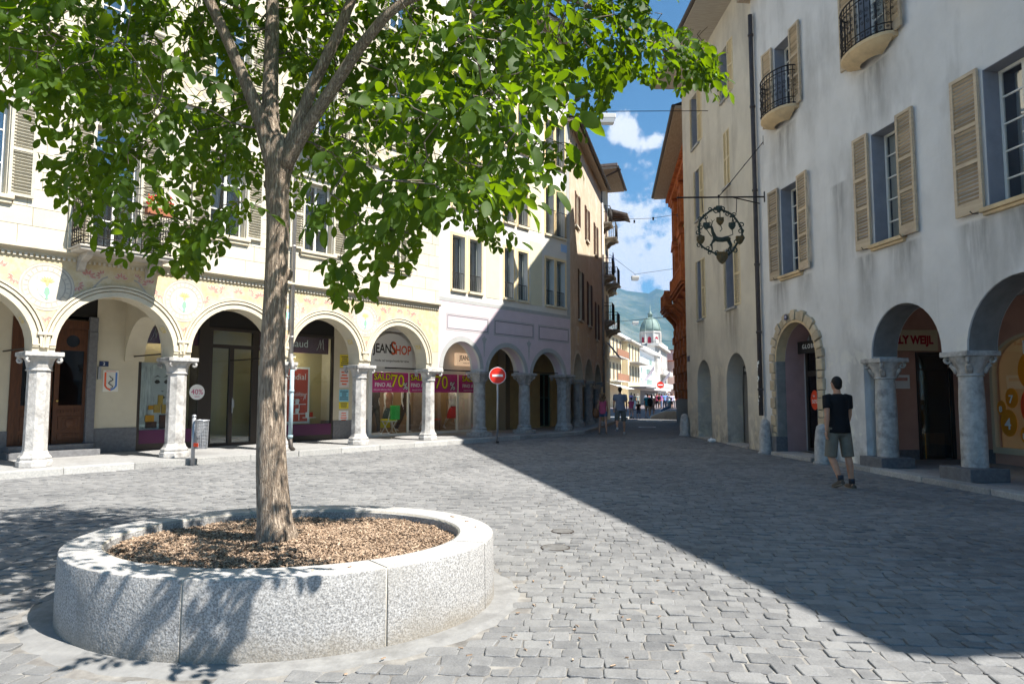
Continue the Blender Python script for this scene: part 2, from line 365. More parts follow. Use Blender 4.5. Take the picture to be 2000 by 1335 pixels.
# manhole lids let into the cobbles
M_iron = mat('cast iron', (.07, .06, .055), (.12, .1, .085), sc=20, rough=.55, metal=.6, bump=.002, bs=60)
for x, y, r, lb in ((.55, 7.55, .11, 'round cast iron cover set in the sunlit cobbles farther from the planter'), (.42, 6.75, .13, 'round iron drain cover set in the sunlit cobbles nearest the planter')):
    t = thing('drain_cover', lb, 'drain cover', (x, y, 0), group='drain covers in the paving')
    MB().lathe([(r, -.01), (r, .007), (r-.012, .008)], 24).build('lid', mat('infilled cover', (.17, .165, .16), (.11, .107, .1), sc=12, rough=.8), t, angle=40)
    MB().lathe([(r+.014, -.01), (r+.014, .007), (r+.002, .008), (r+.002, -.01)], 24).build('rim', M_iron, t, angle=40)
# arcade pavements with kerb stones
def pavement(name, pts_out, pts_in, z, parts=1.3):
    n = len(pts_out)
    base = MB(); zz = z-.002
    poly = [Vector((p.x, p.y, 0)) for p in pts_out]+[Vector((p.x, p.y, 0)) for p in reversed(pts_in)]
    k = len(poly); base.add([(p.x, p.y, zz) for p in poly]+[(p.x, p.y, -.05) for p in poly], [tuple(range(k))]+[(i+k, (i+1) % k+k, (i+1) % k, i) for i in range(k)])
    o = base.build(name, M_flag); tag(o, kind='structure')
    for i in range(n-1):
        a, b = pts_out[i], pts_out[i+1]; L = (b-a).length; m = max(1, round(L/parts)); d = (b-a)/L; nn = Vector((-d.y, d.x, 0))
        if (pts_in[i]-a).dot(nn) < 0: nn = -nn
        for j in range(m):
            u0, u1 = L*j/m+.004, L*(j+1)/m-.004; e = random.uniform(-.012, .012)
            p = [a+d*u0-nn*(.03+e), a+d*u1-nn*(.03+e), a+d*u1+nn*.26, a+d*u0+nn*.26]; h = z+.003+random.uniform(0, .008)
            s = MB().add([(q.x, q.y, -.04) for q in p]+[(q.x, q.y, h) for q in p], [(0, 3, 2, 1), (4, 5, 6, 7), (0, 1, 5, 4), (1, 2, 6, 5), (2, 3, 7, 6), (3, 0, 4, 7)])
            s.build('kerb_stone', M_kerb, o, bevel=.012)
    return o
OFF = [(-5.5, .66), (-1, .62), (4, .55), (9, .5), (12, .62), (15.2, .66), (17.6, .55)]
po = [FA.w(s, -f) for s, f in OFF]+[FC.w(3, -.55), FC.w(9.5, -.5), FC.w(20, -.5)]
pi = [FA.w(s, 3.4) for s, f in OFF[:-1]]+[FA.w(16.2, 3.4), FC.w(3.2, 3), FC.w(9.5, 3), FC.w(20, 3)]
pavement('left_pavement', po, pi, .125)
po = [FR1.w(s, -f) for s, f in ((3.05, .16), (6, .3), (9, .42), (13, .5))]; pi = [FR1.w(s, 4.2) for s in (3.05, 6, 9, 13)]
pavement('right_pavement', po, pi, .085)
# ================================================================ round granite planter
def granite(name, bump, a=(.46, .45, .435), b=(.17, .165, .16)):
    m = bpy.data.materials.new(name); m.use_nodes = True; nt = m.node_tree; N = nt.nodes; L = nt.links; p = N['Principled BSDF']; p.inputs['Roughness'].default_value = .8; p.inputs['Specular IOR Level'].default_value = .25
    geo = N.new('ShaderNodeNewGeometry')
    n = N.new('ShaderNodeTexNoise'); n.inputs['Scale'].default_value = 95; n.inputs['Detail'].default_value = 5; n.inputs['Roughness'].default_value = .7; L.new(geo.outputs['Position'], n.inputs[0])
    r = N.new('ShaderNodeMapRange'); r.inputs['From Min'].default_value = .4; r.inputs['From Max'].default_value = .6; L.new(n.outputs['Fac'], r.inputs['Value'])
    mx = N.new('ShaderNodeMix'); mx.data_type = 'RGBA'; L.new(r.outputs[0], mx.inputs[0]); mx.inputs[6].default_value = (*b, 1); mx.inputs[7].default_value = (*a, 1)
    n2 = N.new('ShaderNodeTexNoise'); n2.inputs['Scale'].default_value = 3; n2.inputs['Detail'].default_value = 6; L.new(geo.outputs['Position'], n2.inputs[0])
    # grime that rises from the foot of the stone
    sx = N.new('ShaderNodeSeparateXYZ'); L.new(geo.outputs['Position'], sx.inputs[0])
    md = N.new('ShaderNodeMath'); md.operation = 'MULTIPLY_ADD'; L.new(n2.outputs['Fac'], md.inputs[0]); md.inputs[1].default_value = .3; md.inputs[2].default_value = -.02
    df = N.new('ShaderNodeMath'); df.operation = 'SUBTRACT'; L.new(md.outputs[0], df.inputs[0]); L.new(sx.outputs['Z'], df.inputs[1])
    rg = N.new('ShaderNodeMapRange'); rg.inputs['From Min'].default_value = -.02; rg.inputs['From Max'].default_value = .14; rg.inputs['To Max'].default_value = .7; L.new(df.outputs[0], rg.inputs['Value'])
    m2 = N.new('ShaderNodeMix'); m2.data_type = 'RGBA'; L.new(rg.outputs[0], m2.inputs[0]); L.new(mx.outputs[2], m2.inputs[6]); m2.inputs[7].default_value = (.22, .19, .145, 1)
    n4 = N.new('ShaderNodeTexNoise'); n4.inputs['Scale'].default_value = 2.2; n4.inputs['Detail'].default_value = 7; n4.inputs['Roughness'].default_value = .65; n4.inputs['Distortion'].default_value = .5
    mpz = N.new('ShaderNodeMapping'); mpz.inputs['Scale'].default_value = (1.6, 1.6, .5); L.new(geo.outputs['Position'], mpz.inputs[0]); L.new(mpz.outputs[0], n4.inputs[0])
    r4 = N.new('ShaderNodeMapRange'); r4.inputs['From Min'].default_value = .48; r4.inputs['From Max'].default_value = .72; r4.inputs['To Max'].default_value = .55; L.new(n4.outputs['Fac'], r4.inputs['Value'])
    m3 = N.new('ShaderNodeMix'); m3.data_type = 'RGBA'; L.new(r4.outputs[0], m3.inputs[0]); L.new(m2.outputs[2], m3.inputs[6]); m3.inputs[7].default_value = (.24, .225, .2, 1); m2 = m3
    L.new(m2.outputs[2], p.inputs['Base Color'])
    nb = N.new('ShaderNodeTexNoise'); nb.inputs['Scale'].default_value = 42; nb.inputs['Detail'].default_value = 4; L.new(geo.outputs['Position'], nb.inputs[0])
    bn = N.new('ShaderNodeBump'); bn.inputs['Strength'].default_value = 1; bn.inputs['Distance'].default_value = bump; L.new(nb.outputs['Fac'], bn.inputs['Height']); L.new(bn.outputs[0], p.inputs['Normal'])
    return m
M_gr = granite('bush hammered granite', .006); M_gt = granite('planter top granite', .0035, (.5, .49, .475), (.3, .29, .285)); M_gap = mat('mortar joint', (.42, .39, .33), (.34, .31, .27), sc=30, rough=.95)
PL = thing('tree_planter', 'low round planter of pale bush-hammered granite blocks around the walnut tree', 'planter', (PX, PY, 0))
def ell(a, k=0): return Vector(((PRX+k)*math.cos(a), (PRY+k)*math.sin(a), 0))
cuts = [R(t) for t in (-168, -97, -53, -15, 30, 75, 120, 160)]
for i, a0 in enumerate(cuts):
    a1 = cuts[(i+1) % len(cuts)]; a1 += 2*math.pi if a1 < a0 else 0
    n = 14; b = MB(); g = .005; prof = [(-PT, .2), (-PT, PH-.02), (-PT+.018, PH), (-.014, PH), (-.004, PH-.005), (0, PH-.016), (.004, .25), (.006, 0)]
    vs = []; np_ = len(prof)
    for j in range(n+1):
        a = a0+g+(a1-a0-2*g)*j/n
        for k, z in prof: e = ell(a, k); vs.append((e.x, e.y, z))
    fs = [(j*np_+p, j*np_+p+1, (j+1)*np_+p+1, (j+1)*np_+p) for j in range(n) for p in range(np_-1)]
    ms = [(1 if p in (1, 2, 3) else 0) for j in range(n) for p in range(np_-1)]
    fs += [tuple(range(np_)), tuple(n*np_+p for p in reversed(range(np_)))]; ms += [0, 0]
    b.v = vs; b.f = fs; b.m = ms
    b.build('granite_block', [M_gr, M_gt], PL, angle=30)
b = MB(); vs = []
for j in range(64):
    a = 2*math.pi*j/64
    for k, z in ((-PT+.004, .15), (-PT+.004, PH-.004), (-.004, PH-.004), (-.003, 0)): e = ell(a, k); vs.append((e.x, e.y, z))
b.add(vs, [(j*4+p, j*4+p+1, ((j+1) % 64)*4+p+1, ((j+1) % 64)*4+p) for j in range(64) for p in range(3)]); b.build('joint_mortar', M_gap, PL, smooth=True)
# smooth apron round the foot
b = MB(); vs = []
for j in range(96):
    a = 2*math.pi*j/96
    for k, z in ((-.05, .002), (.13, .001), (.2+.014*math.sin(j*1.7), -.007)): e = ell(a, k); vs.append((PX+e.x, PY+e.y, z))
b.add(vs, [(j*3+p, j*3+p+1, ((j+1) % 96)*3+p+1, ((j+1) % 96)*3+p) for j in range(96) for p in range(2)])
M_apron = mat('apron concrete', (.26, .257, .25), (.2, .198, .195), sc=8, rough=.85, bump=.003, bs=40, c3=(.16, .157, .15), sc3=2)
tag(b.build('planter_apron', M_apron), kind='structure')
# soil and wood chips
M_soil = mat('mulch soil', (.1, .06, .035), (.05, .03, .018), sc=20, rough=.95, bump=.02, bs=40)
def mulch_h(x, y): return .375+.03*math.exp(-((x+.12)**2+(y)**2)*3)+.012*math.sin(x*5+1)*math.cos(y*4)+.008*math.sin(x*13)*math.sin(y*11)
b = MB(); vs = []; fs = []; nr, na = 14, 56
for i in range(nr+1):
    for j in range(na):
        a = 2*math.pi*j/na; rr = (i+.001)/nr; e = ell(a, -PT+.01)*rr; vs.append((e.x, e.y, mulch_h(e.x, e.y)-.006))
fs = [(i*na+j, i*na+(j+1) % na, (i+1)*na+(j+1) % na, (i+1)*na+j) for i in range(nr) for j in range(na)]
b.add(vs, fs); soil = b.build('mulch_soil', M_soil, smooth=True); soil.location = (PX, PY, 0)
tag(soil, 'dark soil bed under the wood chips inside the planter', 'soil', kind='stuff')
def chips():
    rnd = random.Random(11); V, Fs, T = [], [], []
    m = bpy.data.materials.new('wood chips'); m.use_nodes = True; nt = m.node_tree; N = nt.nodes; L = nt.links; p = N['Principled BSDF']; p.inputs['Roughness'].default_value = .85
    at = N.new('ShaderNodeAttribute'); at.attribute_name = 'tone'; cr = N.new('ShaderNodeValToRGB'); L.new(at.outputs['Fac'], cr.inputs[0])
    e = cr.color_ramp.elements; e[0].color = (.1, .066, .044, 1); e[1].color = (.56, .42, .3, 1); x = cr.color_ramp.elements.new(.5); x.color = (.32, .215, .14, 1)
    L.new(cr.outputs[0], p.inputs['Base Color'])
    for i in range(20000):
        a = rnd.random()*2*math.pi; rr = math.sqrt(rnd.random()); e = ell(a, -PT-.012)*rr
        l, w, h = rnd.uniform(.01, .034), rnd.uniform(.003, .011), rnd.uniform(.002, .006)
        Q = Quaternion((0, 0, 1), rnd.random()*6.28) @ Quaternion((0, 1, 0), rnd.gauss(0, .4)) @ Quaternion((1, 0, 0), rnd.gauss(0, .5))
        c = Vector((e.x, e.y, mulch_h(e.x, e.y)+rnd.uniform(0, .016))); k = len(V)
        for sx, sy, sz in ((-1,-1,-1),(1,-.8,-1),(1,.9,-1),(-1,1,-1),(-.9,-1,1),(1,-.7,1),(.9,.9,1),(-1,.8,1)): V.append(c+Q @ Vector((sx*l/2, sy*w/2, sz*h/2)))
        Fs += [(k+4,k+5,k+6,k+7),(k,k+1,k+5,k+4),(k+1,k+2,k+6,k+5),(k+2,k+3,k+7,k+6),(k+3,k,k+4,k+7)]; T += [rnd.random()]*5
    me = bpy.data.meshes.new('wood_chips'); me.from_pydata(V, [], Fs); me.materials.append(m); me.attributes.new('tone', 'FLOAT', 'FACE').data.foreach_set('value', T)
    o = bpy.data.objects.new('wood_chips', me); COL.objects.link(o); o.location = (PX, PY, 0); tag(o, 'brown wood chip mulch filling the round planter', 'wood chips', kind='stuff')
    # a few that were kicked out on to the paving
    one = MB().box(-.014, .014, -.005, .005, 0, .005).mesh('fallen_chip', m); one.attributes.new('tone', 'FLOAT', 'FACE').data.foreach_set('value', [.75]*6)
    V = []; b = MB()
    for i in range(46):
        a = R(rnd.uniform(-75, 35)); e = ell(a, rnd.uniform(.1, 1.5) if rnd.random() < .85 else -.12); z = .008 if e.x*e.x/PRX**2+e.y*e.y/PRY**2 > 1 else PH+.001
        M = Matrix.Translation((PX+e.x, PY+e.y, z)) @ Matrix.Rotation(rnd.random()*6, 4, 'Z') @ Matrix.Diagonal((rnd.uniform(.7, 1.5), rnd.uniform(.8, 1.6), 1, 1)); b.box(-.012, .012, -.004, .004, 0, .005, M=M)
    me = b.mesh('strewn_chips', m); me.attributes.new('tone', 'FLOAT', 'FACE').data.foreach_set('value', [random.random() for i in range(46) for j in range(6)])
    o = bpy.data.objects.new('strewn_chips', me); COL.objects.link(o); tag(o, 'scattered wood chips lying on the cobbles beside the planter', 'wood chips', kind='stuff')
chips()
# ================================================================ walnut tree
def bark():
    m = bpy.data.materials.new('walnut bark'); m.use_nodes = True; nt = m.node_tree; N = nt.nodes; L = nt.links; p = N['Principled BSDF']; p.inputs['Roughness'].default_value = .85
    geo = N.new('ShaderNodeNewGeometry'); mp = N.new('ShaderNodeMapping'); mp.inputs['Scale'].default_value = (55, 55, 7); L.new(geo.outputs['Position'], mp.inputs[0])
    n = N.new('ShaderNodeTexNoise'); n.inputs['Scale'].default_value = 1.6; n.inputs['Detail'].default_value = 6; n.inputs['Roughness'].default_value = .6; n.inputs['Distortion'].default_value = .8; L.new(mp.outputs[0], n.inputs[0])
    r = N.new('ShaderNodeMapRange'); r.inputs['From Min'].default_value = .36; r.inputs['From Max'].default_value = .6; L.new(n.outputs['Fac'], r.inputs['Value'])
    n2 = N.new('ShaderNodeTexNoise'); n2.inputs['Scale'].default_value = 5; n2.inputs['Detail'].default_value = 5; L.new(geo.outputs['Position'], n2.inputs[0])
    mx = N.new('ShaderNodeMix'); mx.data_type = 'RGBA'; L.new(r.outputs[0], mx.inputs[0]); mx.inputs[6].default_value = (.18, .125, .085, 1)
    m2 = N.new('ShaderNodeMix'); m2.data_type = 'RGBA'; L.new(n2.outputs['Fac'], m2.inputs[0]); m2.inputs[6].default_value = (.38, .29, .21, 1); m2.inputs[7].default_value = (.54, .44, .34, 1); L.new(m2.outputs[2], mx.inputs[7])
    L.new(mx.outputs[2], p.inputs['Base Color']); bn = N.new('ShaderNodeBump'); bn.inputs['Distance'].default_value = .012; L.new(r.outputs[0], bn.inputs['Height']); L.new(bn.outputs[0], p.inputs['Normal'])
    return m
M_bark = bark(); M_twig = mat('twig bark', (.1, .075, .055), (.17, .14, .11), sc=20, rough=.85)
M_leaf = leafmat('walnut leaf', (.018, .048, .007), (.06, .108, .014))
TB = Vector((-1.74, 5.15, .34))
TREE = thing('walnut_tree', 'walnut tree with forked trunk and wide green crown growing in the round planter', 'tree', TB)
def limb(pts, n=14, sub=4, wob=.0):
    """smooth a rough polyline (x,y,z,r) with Catmull-Rom"""
    P = [Vector(p) for p in pts]; out = []
    P = [P[0]*2-P[1]]+P+[P[-1]*2-P[-2]]
    for i in range(1, len(P)-2):
        a, b, c, d = P[i-1:i+3]
        for j in range(sub):
            t = j/sub; out.append(.5*((2*b)+(c-a)*t+(2*a-5*b+4*c-d)*t*t+(3*b-a-3*c+d)*t**3))
    out.append(P[-2]); return out
P4 = lambda *a: [Vector(q) for q in a]
LIMBS = {
 'trunk': [(-1.745, 5.15, .34, .168), (-1.748, 5.145, .42, .145), (-1.77, 5.14, .6, .124), (-1.795, 5.12, 1.0, .108), (-1.795, 5.1, 1.6, .093), (-1.77, 5.07, 2.3, .083), (-1.765, 5.05, 2.75, .08), (-1.775, 5.05, 3.05, .086), (-1.765, 5.05, 3.27, .1), (-1.775, 5.05, 3.42, .072)],
 'left': [(-1.80, 5.05, 3.2, .07), (-1.9, 5.0, 3.55, .056), (-2.04, 4.92, 3.92, .042), (-2.2, 4.83, 4.3, .038), (-2.42, 4.72, 4.75, .034), (-2.9, 4.5, 5.5, .025), (-3.3, 4.35, 6.3, .013)],
 'middle': [(-1.80, 5.07, 3.22, .078), (-1.865, 5.12, 3.6, .066), (-1.895, 5.18, 4.0, .058), (-1.92, 5.25, 4.5, .052), (-1.96, 5.32, 5.2, .04), (-1.9, 5.4, 6.2, .026), (-1.95, 5.4, 7.2, .012)],
 'right': [(-1.74, 5.05, 3.2, .07), (-1.64, 5.05, 3.48, .054), (-1.5, 5.02, 3.85, .046), (-1.33, 5.0, 4.2, .041), (-1.17, 5.0, 4.6, .036), (-.75, 5.1, 5.4, .025), (-.3, 5.3, 6.2, .012)],
 'low': [(-1.72, 5.03, 3.2, .066), (-1.56, 4.98, 3.44, .052), (-1.33, 4.9, 3.74, .046), (-1.06, 4.78, 4.05, .04), (-.75, 4.7, 4.3, .034), (-.2, 4.8, 4.5, .027), (.5, 5.2, 4.6, .02), (1.1, 5.5, 4.45, .013), (1.6, 5.65, 4.25, .008)],
}
NODES = []
for nm, pts in LIMBS.items():
    sm = limb(pts, sub=5); b = MB(); rnd = random.Random(hash(nm) % 97 if False else len(nm)*13)
    n = 18 if nm == 'trunk' else 10
    b.tube([p.xyz-TB for p in sm], [p.w for p in sm], n)
    if nm == 'trunk':   # root flare ribs, knots
        for i, v in enumerate(b.v):
            z = v[2]; a = math.atan2(v[1], v[0]); k = 1+.05*math.sin(3*a+z*1.3)+.03*math.sin(7*a-z*2)+max(0, .2-z)*.9*max(0, math.sin(4*a+.6))
            cx, cy = (sm[i//n].x-TB.x, sm[i//n].y-TB.y); b.v[i] = (cx+(v[0]-cx)*k, cy+(v[1]-cy)*k, z)
        b.ball((.05, -.06, 2.04), (.04, .035, .05), 8); b.ball((-.11, -.1, 2.72), (.03, .03, .04), 8); b.ball((.06, -.15, .12), (.05, .03, .06), 8)
    b.build('trunk' if nm == 'trunk' else 'branch', M_bark, TREE, smooth=True)
    if nm != 'trunk': NODES += [(p.xyz, p.w) for p in sm[4:]]
# crown: outline measured at the tree's distance, filled in depth
def pix(p):
    d = Vector(p)-Vector((0, 0, EYE)); zc = d.y*math.cos(PITCH)+d.z*math.sin(PITCH); yc = -d.y*math.sin(PITCH)+d.z*math.cos(PITCH)
    return 1000+1333*d.x/zc, 667.5-1333*yc/zc
SIL = [(-900, -4000), (-900, 150), (-40, 170), (40, 200), (85, 330), (120, 400), (190, 465), (250, 535), (320, 505), (400, 525), (440, 460), (470, 420), (600, 440), (640, 560), (710, 595), (770, 535), (805, 510), (830, 430), (900, 415), (950, 455), (1005, 505), (1035, 470), (1080, 410), (1140, 375), (1150, 270), (1180, 215), (1190, 170), (1230, 130), (1320, 165), (1360, 205), (1430, 200), (1445, 160), (1400, 75), (1340, 35), (1270, 10), (1190, -4000)]
def inside(x, y, P=SIL):
    c = False; j = len(P)-1
    for i in range(len(P)):
        if (P[i][1] > y) != (P[j][1] > y) and x < (P[j][0]-P[i][0])*(y-P[i][1])/(P[j][1]-P[i][1])+P[i][0]: c = not c
        j = i
    return c
TANS = 1/math.tan(SEL)
def shadow(p, z): h = (p[2]-z)*TANS; return p[0]-math.sin(SAZ)*h, p[1]-math.cos(SAZ)*h
LPX = [[pix(Vector(p[:3])) for p in pts] for pts in LIMBS.values()]
def nearlimb(x, y, r):
    if y > 420 or y < -40: return False
    for P in LPX:
        for (ax, ay), (bx, by) in zip(P[:5], P[1:6]):
            dx, dy = bx-ax, by-ay; L2_ = dx*dx+dy*dy+1e-6; t = max(0, min(1, ((x-ax)*dx+(y-ay)*dy)/L2_))
            if math.hypot(x-ax-t*dx, y-ay-t*dy) < r: return True
    return False
def crown():
    rnd = random.Random(5); pts = []; tries = 0
    while len(pts) < 960 and tries < 120000:
        tries += 1
        # egg-shaped crown round the fork, one long arm to the right
        rv = rnd.random()
        if rv < .1: p = Vector((rnd.uniform(-1.5, .1), rnd.uniform(3.0, 3.8), rnd.uniform(2.2, 3.6)))
        elif rv < .87:
            d = Vector((rnd.gauss(0, 1), rnd.gauss(0, 1), rnd.gauss(0, 1))).normalized()*rnd.random()**.38
            p = Vector((-2.0+d.x*3.1, 5.0+d.y*2.15, 4.75+d.z*2.75))
        else:
            t = rnd.random(); p = Vector((-.4+2.1*t, 4.8+.9*t+rnd.gauss(0, .3), 4.5-.25*t+rnd.gauss(0, .32)))
        if p.z < 2.0 or p.y < 3.0: continue
        x, y = pix(p)
        if not inside(x, y+12): continue
        if y > 250 and rnd.random() < .1: continue
        if (p-Vector((-1.78, 5.05, 3.4))).length < .55: continue
        if abs(x-535) < 60 and y > 250 and p.y < 5.15: continue
        if p.y < 5.1 and nearlimb(x, y, 75): continue
        if p.y < 3.3 and y > 420: continue
        sx, sy = shadow(p, .45)
        if sx > -1.25 and 4.1 < sy < 6.2 and rnd.random() < .93: continue
        sx, sy = shadow(p, 0)
        if sx > -.15 and sy < 20: continue
        if sy > 9 and sx > -4.6: continue
        if any((p-q).length < .165 for q in pts): continue
        pts.append(p)
    return pts
CL = crown()
def grow():
    rnd = random.Random(9); b = MB(); tips = []; nodes = [(n, r) for n, r in NODES]
    F = Vector((-1.78, 5.05, 3.4))
    for p in sorted(CL, key=lambda q: min((q-n).length for n, r in NODES)):
        best = min(nodes, key=lambda nr: (nr[0]-p).length+(.35 if nr[0].z < p.z-.9 else 0)+(.25 if nr[1] < .006 else 0))
        a, ra = best; L = (p-a).length; d = (p-a)
        mid = a+d*.5+Vector((rnd.gauss(0, .08), rnd.gauss(0, .08), .12*L+rnd.gauss(0, .03)))
        r0 = min(ra*.7, .004+.0075*L); r0 = max(r0, .004); r1 = .003
        pts = [a, a+d*.22+Vector((0, 0, .07*L)), mid, a+d*.8+Vector((rnd.gauss(0, .03), rnd.gauss(0, .03), .06*L)), p]
        b.tube([q-TB for q in pts], [r0, r0*.9, r0*.75, r0*.5+.001, r1], 5, cap=False)
        nodes += [(q, r0*(1-.2*i)) for i, q in enumerate(pts[1:-1])]+[(p, .005)]
        tips.append((p, (p-pts[-2]).normalized(), L))
        if L > .5: tips.append((mid, (p-a).normalized(), L))
        if L > .8: tips.append((pts[1], (p-a).normalized(), L))
    b.build('twigs', M_twig, TREE, smooth=True, kind='stuff')
    return tips
TIPS = grow()
PROF = [(0, 0), (.14, .55), (.38, .95), (.62, 1), (.84, .62), (1, 0)]
def leafpts(fold, droop, curl):
    vs = []
    for t, w in PROF:
        z = -droop*t*t
        if w == 0: vs.append((t, 0, z))
        else: vs += [(t, w*.25, z+fold*w+curl*math.sin(t*9)), (t, 0, z), (t, -w*.25, z+fold*w-curl*math.sin(t*8))]
    fs = [(0, 2, 1), (0, 3, 2)]
    for k in range(3): a = 1+3*k; fs += [(a, a+1, a+4, a+3), (a+1, a+2, a+5, a+4)]
    fs += [(10, 11, 13), (11, 12, 13)]
    return vs, fs
VARS = [leafpts(.05, .1, .012), leafpts(.1, .22, .02), leafpts(.02, .3, .03), leafpts(.13, .05, .015)]
def leaves():
    rnd = random.Random(21); L = []
    for p, d, ln in TIPS:
        near = p.y < 3.9
        for k in range(rnd.choice((4, 5, 5, 6))):
            ax = (d*.7+Vector((rnd.gauss(0, .7), rnd.gauss(0, .7), rnd.gauss(-.12, .4)))).normalized()
            up = (Vector((0, 0, 1))-ax*ax.z); up = up.normalized() if up.length > .1 else Vector((1, 0, 0))
            up = (Quaternion(ax, rnd.gauss(0, .5)) @ up); side = ax.cross(up)
            rl = rnd.uniform(.16, .27); nl = rnd.choice((2, 3, 3)); base = p+Vector((rnd.gauss(0, .03), rnd.gauss(0, .03), rnd.gauss(0, .03)))
            for q in range(nl+1):
                for s in ((-1, 1) if q < nl else (0,)):
                    t = (.35+.65*q/nl); o = base+ax*(rl*t)-Vector((0, 0, .25*rl*t*t))
                    dr = (ax*(.45 if s else 1)+side*s*.85+Vector((0, 0, -.32-rnd.random()*.35))+Vector((rnd.gauss(0, .12), rnd.gauss(0, .12), rnd.gauss(0, .12)))).normalized()
                    nrm = (up+Vector((rnd.gauss(0, .3), rnd.gauss(0, .3), rnd.gauss(0, .3)))); nrm = (nrm-dr*nrm.dot(dr)).normalized()
                    ll = rnd.uniform(.056, .09)*(.75+.45*t)*(1.25 if s == 0 else 1)
                    M = Matrix((dr, nrm.cross(dr), nrm)).transposed().to_4x4(); M = Matrix.Translation(o) @ M @ Matrix.Diagonal((ll, ll*rnd.uniform(.95, 1.25), ll, 1))
                    L.append((M, rnd.randrange(4), ll))
    L2 = []
    for M, k, ll in L:
        p = M.translation
        sx, sy = shadow(p, .45)
        x, y = pix(p+M.to_3x3().col[0]*.5) if p.y > .5 else (0, -999)
        if y > 0 and not inside(x, y-24): continue
        if p.y < 5.05 and x < 800 and nearlimb(x, y, 34): continue
        s0 = shadow(p, 0)
        if s0[0] > .05 and s0[1] < 19: continue
        if s0[1] > 9.4 and s0[0] > -4.4: continue
        tt = ((p.x+1.78)*SUNV.x+(p.y-5.1)*SUNV.y)/(SUNV.x**2+SUNV.y**2); zz = p.z-SUNV.z*tt
        if tt > 0 and .4 < zz < 2.6 and math.hypot(p.x+1.78-SUNV.x*tt, p.y-5.1-SUNV.y*tt) < .15 and rnd.random() < .6: continue      # a thin place that lets sun on to the trunk
        L2.append((M, k, ll, x, y))
    rank = sorted([i for i, q in enumerate(L2) if -10 < q[3] < 2010 and -10 < q[4] < 1340], key=lambda i: -L2[i][2]/(L2[i][0].translation-Vector((0, 0, EYE))).length)[:300]
    top = set(rank); V, Fs = [], []
    meshes = []
    for vs, fs in VARS:
        me = bpy.data.meshes.new('leaf'); me.from_pydata(vs, [], fs); me.materials.append(M_leaf); me.polygons.foreach_set('use_smooth', [True]*len(fs)); meshes.append(me)
    T = Matrix.Translation(-TB)
    for i, (M, k, ll, x, y) in enumerate(L2):
        if i in top:
            o = bpy.data.objects.new('leaf', meshes[k]); COL.objects.link(o); o.parent = TREE; o.matrix_local = T @ M
        else:
            vs, fs = VARS[k]; b = len(V); V += [T @ (M @ Vector(v)) for v in vs]; Fs += [tuple(j+b for j in f) for f in fs]
    me = bpy.data.meshes.new('crown'); me.from_pydata(V, [], Fs); me.materials.append(M_leaf); me.polygons.foreach_set('use_smooth', [True]*len(Fs))
    o = bpy.data.objects.new('crown', me); COL.objects.link(o); o.parent = TREE; o['kind'] = 'stuff'
    return len(L2)
NLEAF = leaves()
M_nut = mat('green walnut husk', (.16, .27, .06), (.1, .2, .04), sc=15, rough=.5)
nut = MB().ball((0, 0, 0), (.021, .021, .024), 12).mesh('walnut', M_nut, True)
for i, (p, d, l) in enumerate([t for t in TIPS if 850 < pix(t[0])[0] < 1460 and 40 < pix(t[0])[1] < 260][:14:2]):
    o = bpy.data.objects.new('walnut', nut); COL.objects.link(o); o.parent = TREE; o.location = p-TB+Vector((.03, -.06, -.05))
print('clusters', len(CL), 'tips', len(TIPS), 'leaflets', NLEAF, 'cobbles', NCOB)
# ================================================================ materials of the houses
M_dark = mat('dark interior', (.02, .018, .016), rough=.9)
M_room = mat('room wall', (.16, .14, .11), (.12, .1, .08), sc=2, rough=.9)
M_cream = mat('cream plaster', (.58, .525, .4), (.53, .475, .36), sc=2.5, rough=.9, bump=.002, bs=60, c3=(.48, .42, .31), sc3=.7)
M_ashl = mat('ashlar plaster', (.61, .565, .455), (.57, .525, .42), sc=3, rough=.9, bump=.002, bs=50, c3=(.53, .485, .385), sc3=.8, vary=.07)
M_joint = mat('ashlar joint', (.3, .25, .18), rough=.95)
M_trimA = mat('cream moulding', (.64, .57, .43), (.58, .51, .38), sc=4, rough=.85, bump=.001, bs=50, c3=(.46, .41, .31), sc3=1.2)
M_ochre = mat('fresco ochre', (.56, .43, .24), (.62, .52, .34), sc=6, rough=.9, c3=(.64, .57, .42), sc3=1.5)
M_fwhite = mat('fresco white', (.62, .57, .47), (.55, .5, .41), sc=9, rough=.9)
M_fred = mat('fresco red', (.5, .2, .16), (.6, .36, .3), sc=14, rough=.9)
M_fgrey = mat('fresco grey', (.36, .33, .29), (.46, .42, .36), sc=12, rough=.9)
M_fblue = mat('fresco blue', (.5, .75, .82), (.6, .8, .85), sc=12, rough=.9); M_fgreen = mat('fresco green', (.25, .5, .3), rough=.9); M_fgold = mat('fresco gold', (.6, .48, .22), rough=.9)
M_col = mat('weathered column stone', (.54, .52, .49), (.36, .345, .325), sc=9, rough=.85, bump=.008, bs=35, c3=(.18, .17, .16), sc3=3.2)
M_shut = mat('cream shutter', (.6, .56, .45), (.5, .46, .36), sc=8, rough=.6, vary=.15)
M_wood = mat('carved door wood', (.11, .042, .017), (.065, .025, .011), sc=3, stretch=(9, 9, 1.2), rough=.5, bump=.002)
M_alu = mat('dark aluminium', (.05, .042, .036), rough=.4, metal=.3)
M_steel = mat('grey steel', (.42, .43, .45), (.36, .37, .39), sc=6, rough=.4, metal=.6)
M_black = mat('black wrought iron', (.022, .02, .02), (.04, .035, .032), sc=20, rough=.5, metal=.4)
M_glass = glass('shop glass'); M_pane = glass('window pane', (.75, .8, .82), .9, .2)
M_wframe = mat('white window frame', (.74, .72, .66), rough=.5)
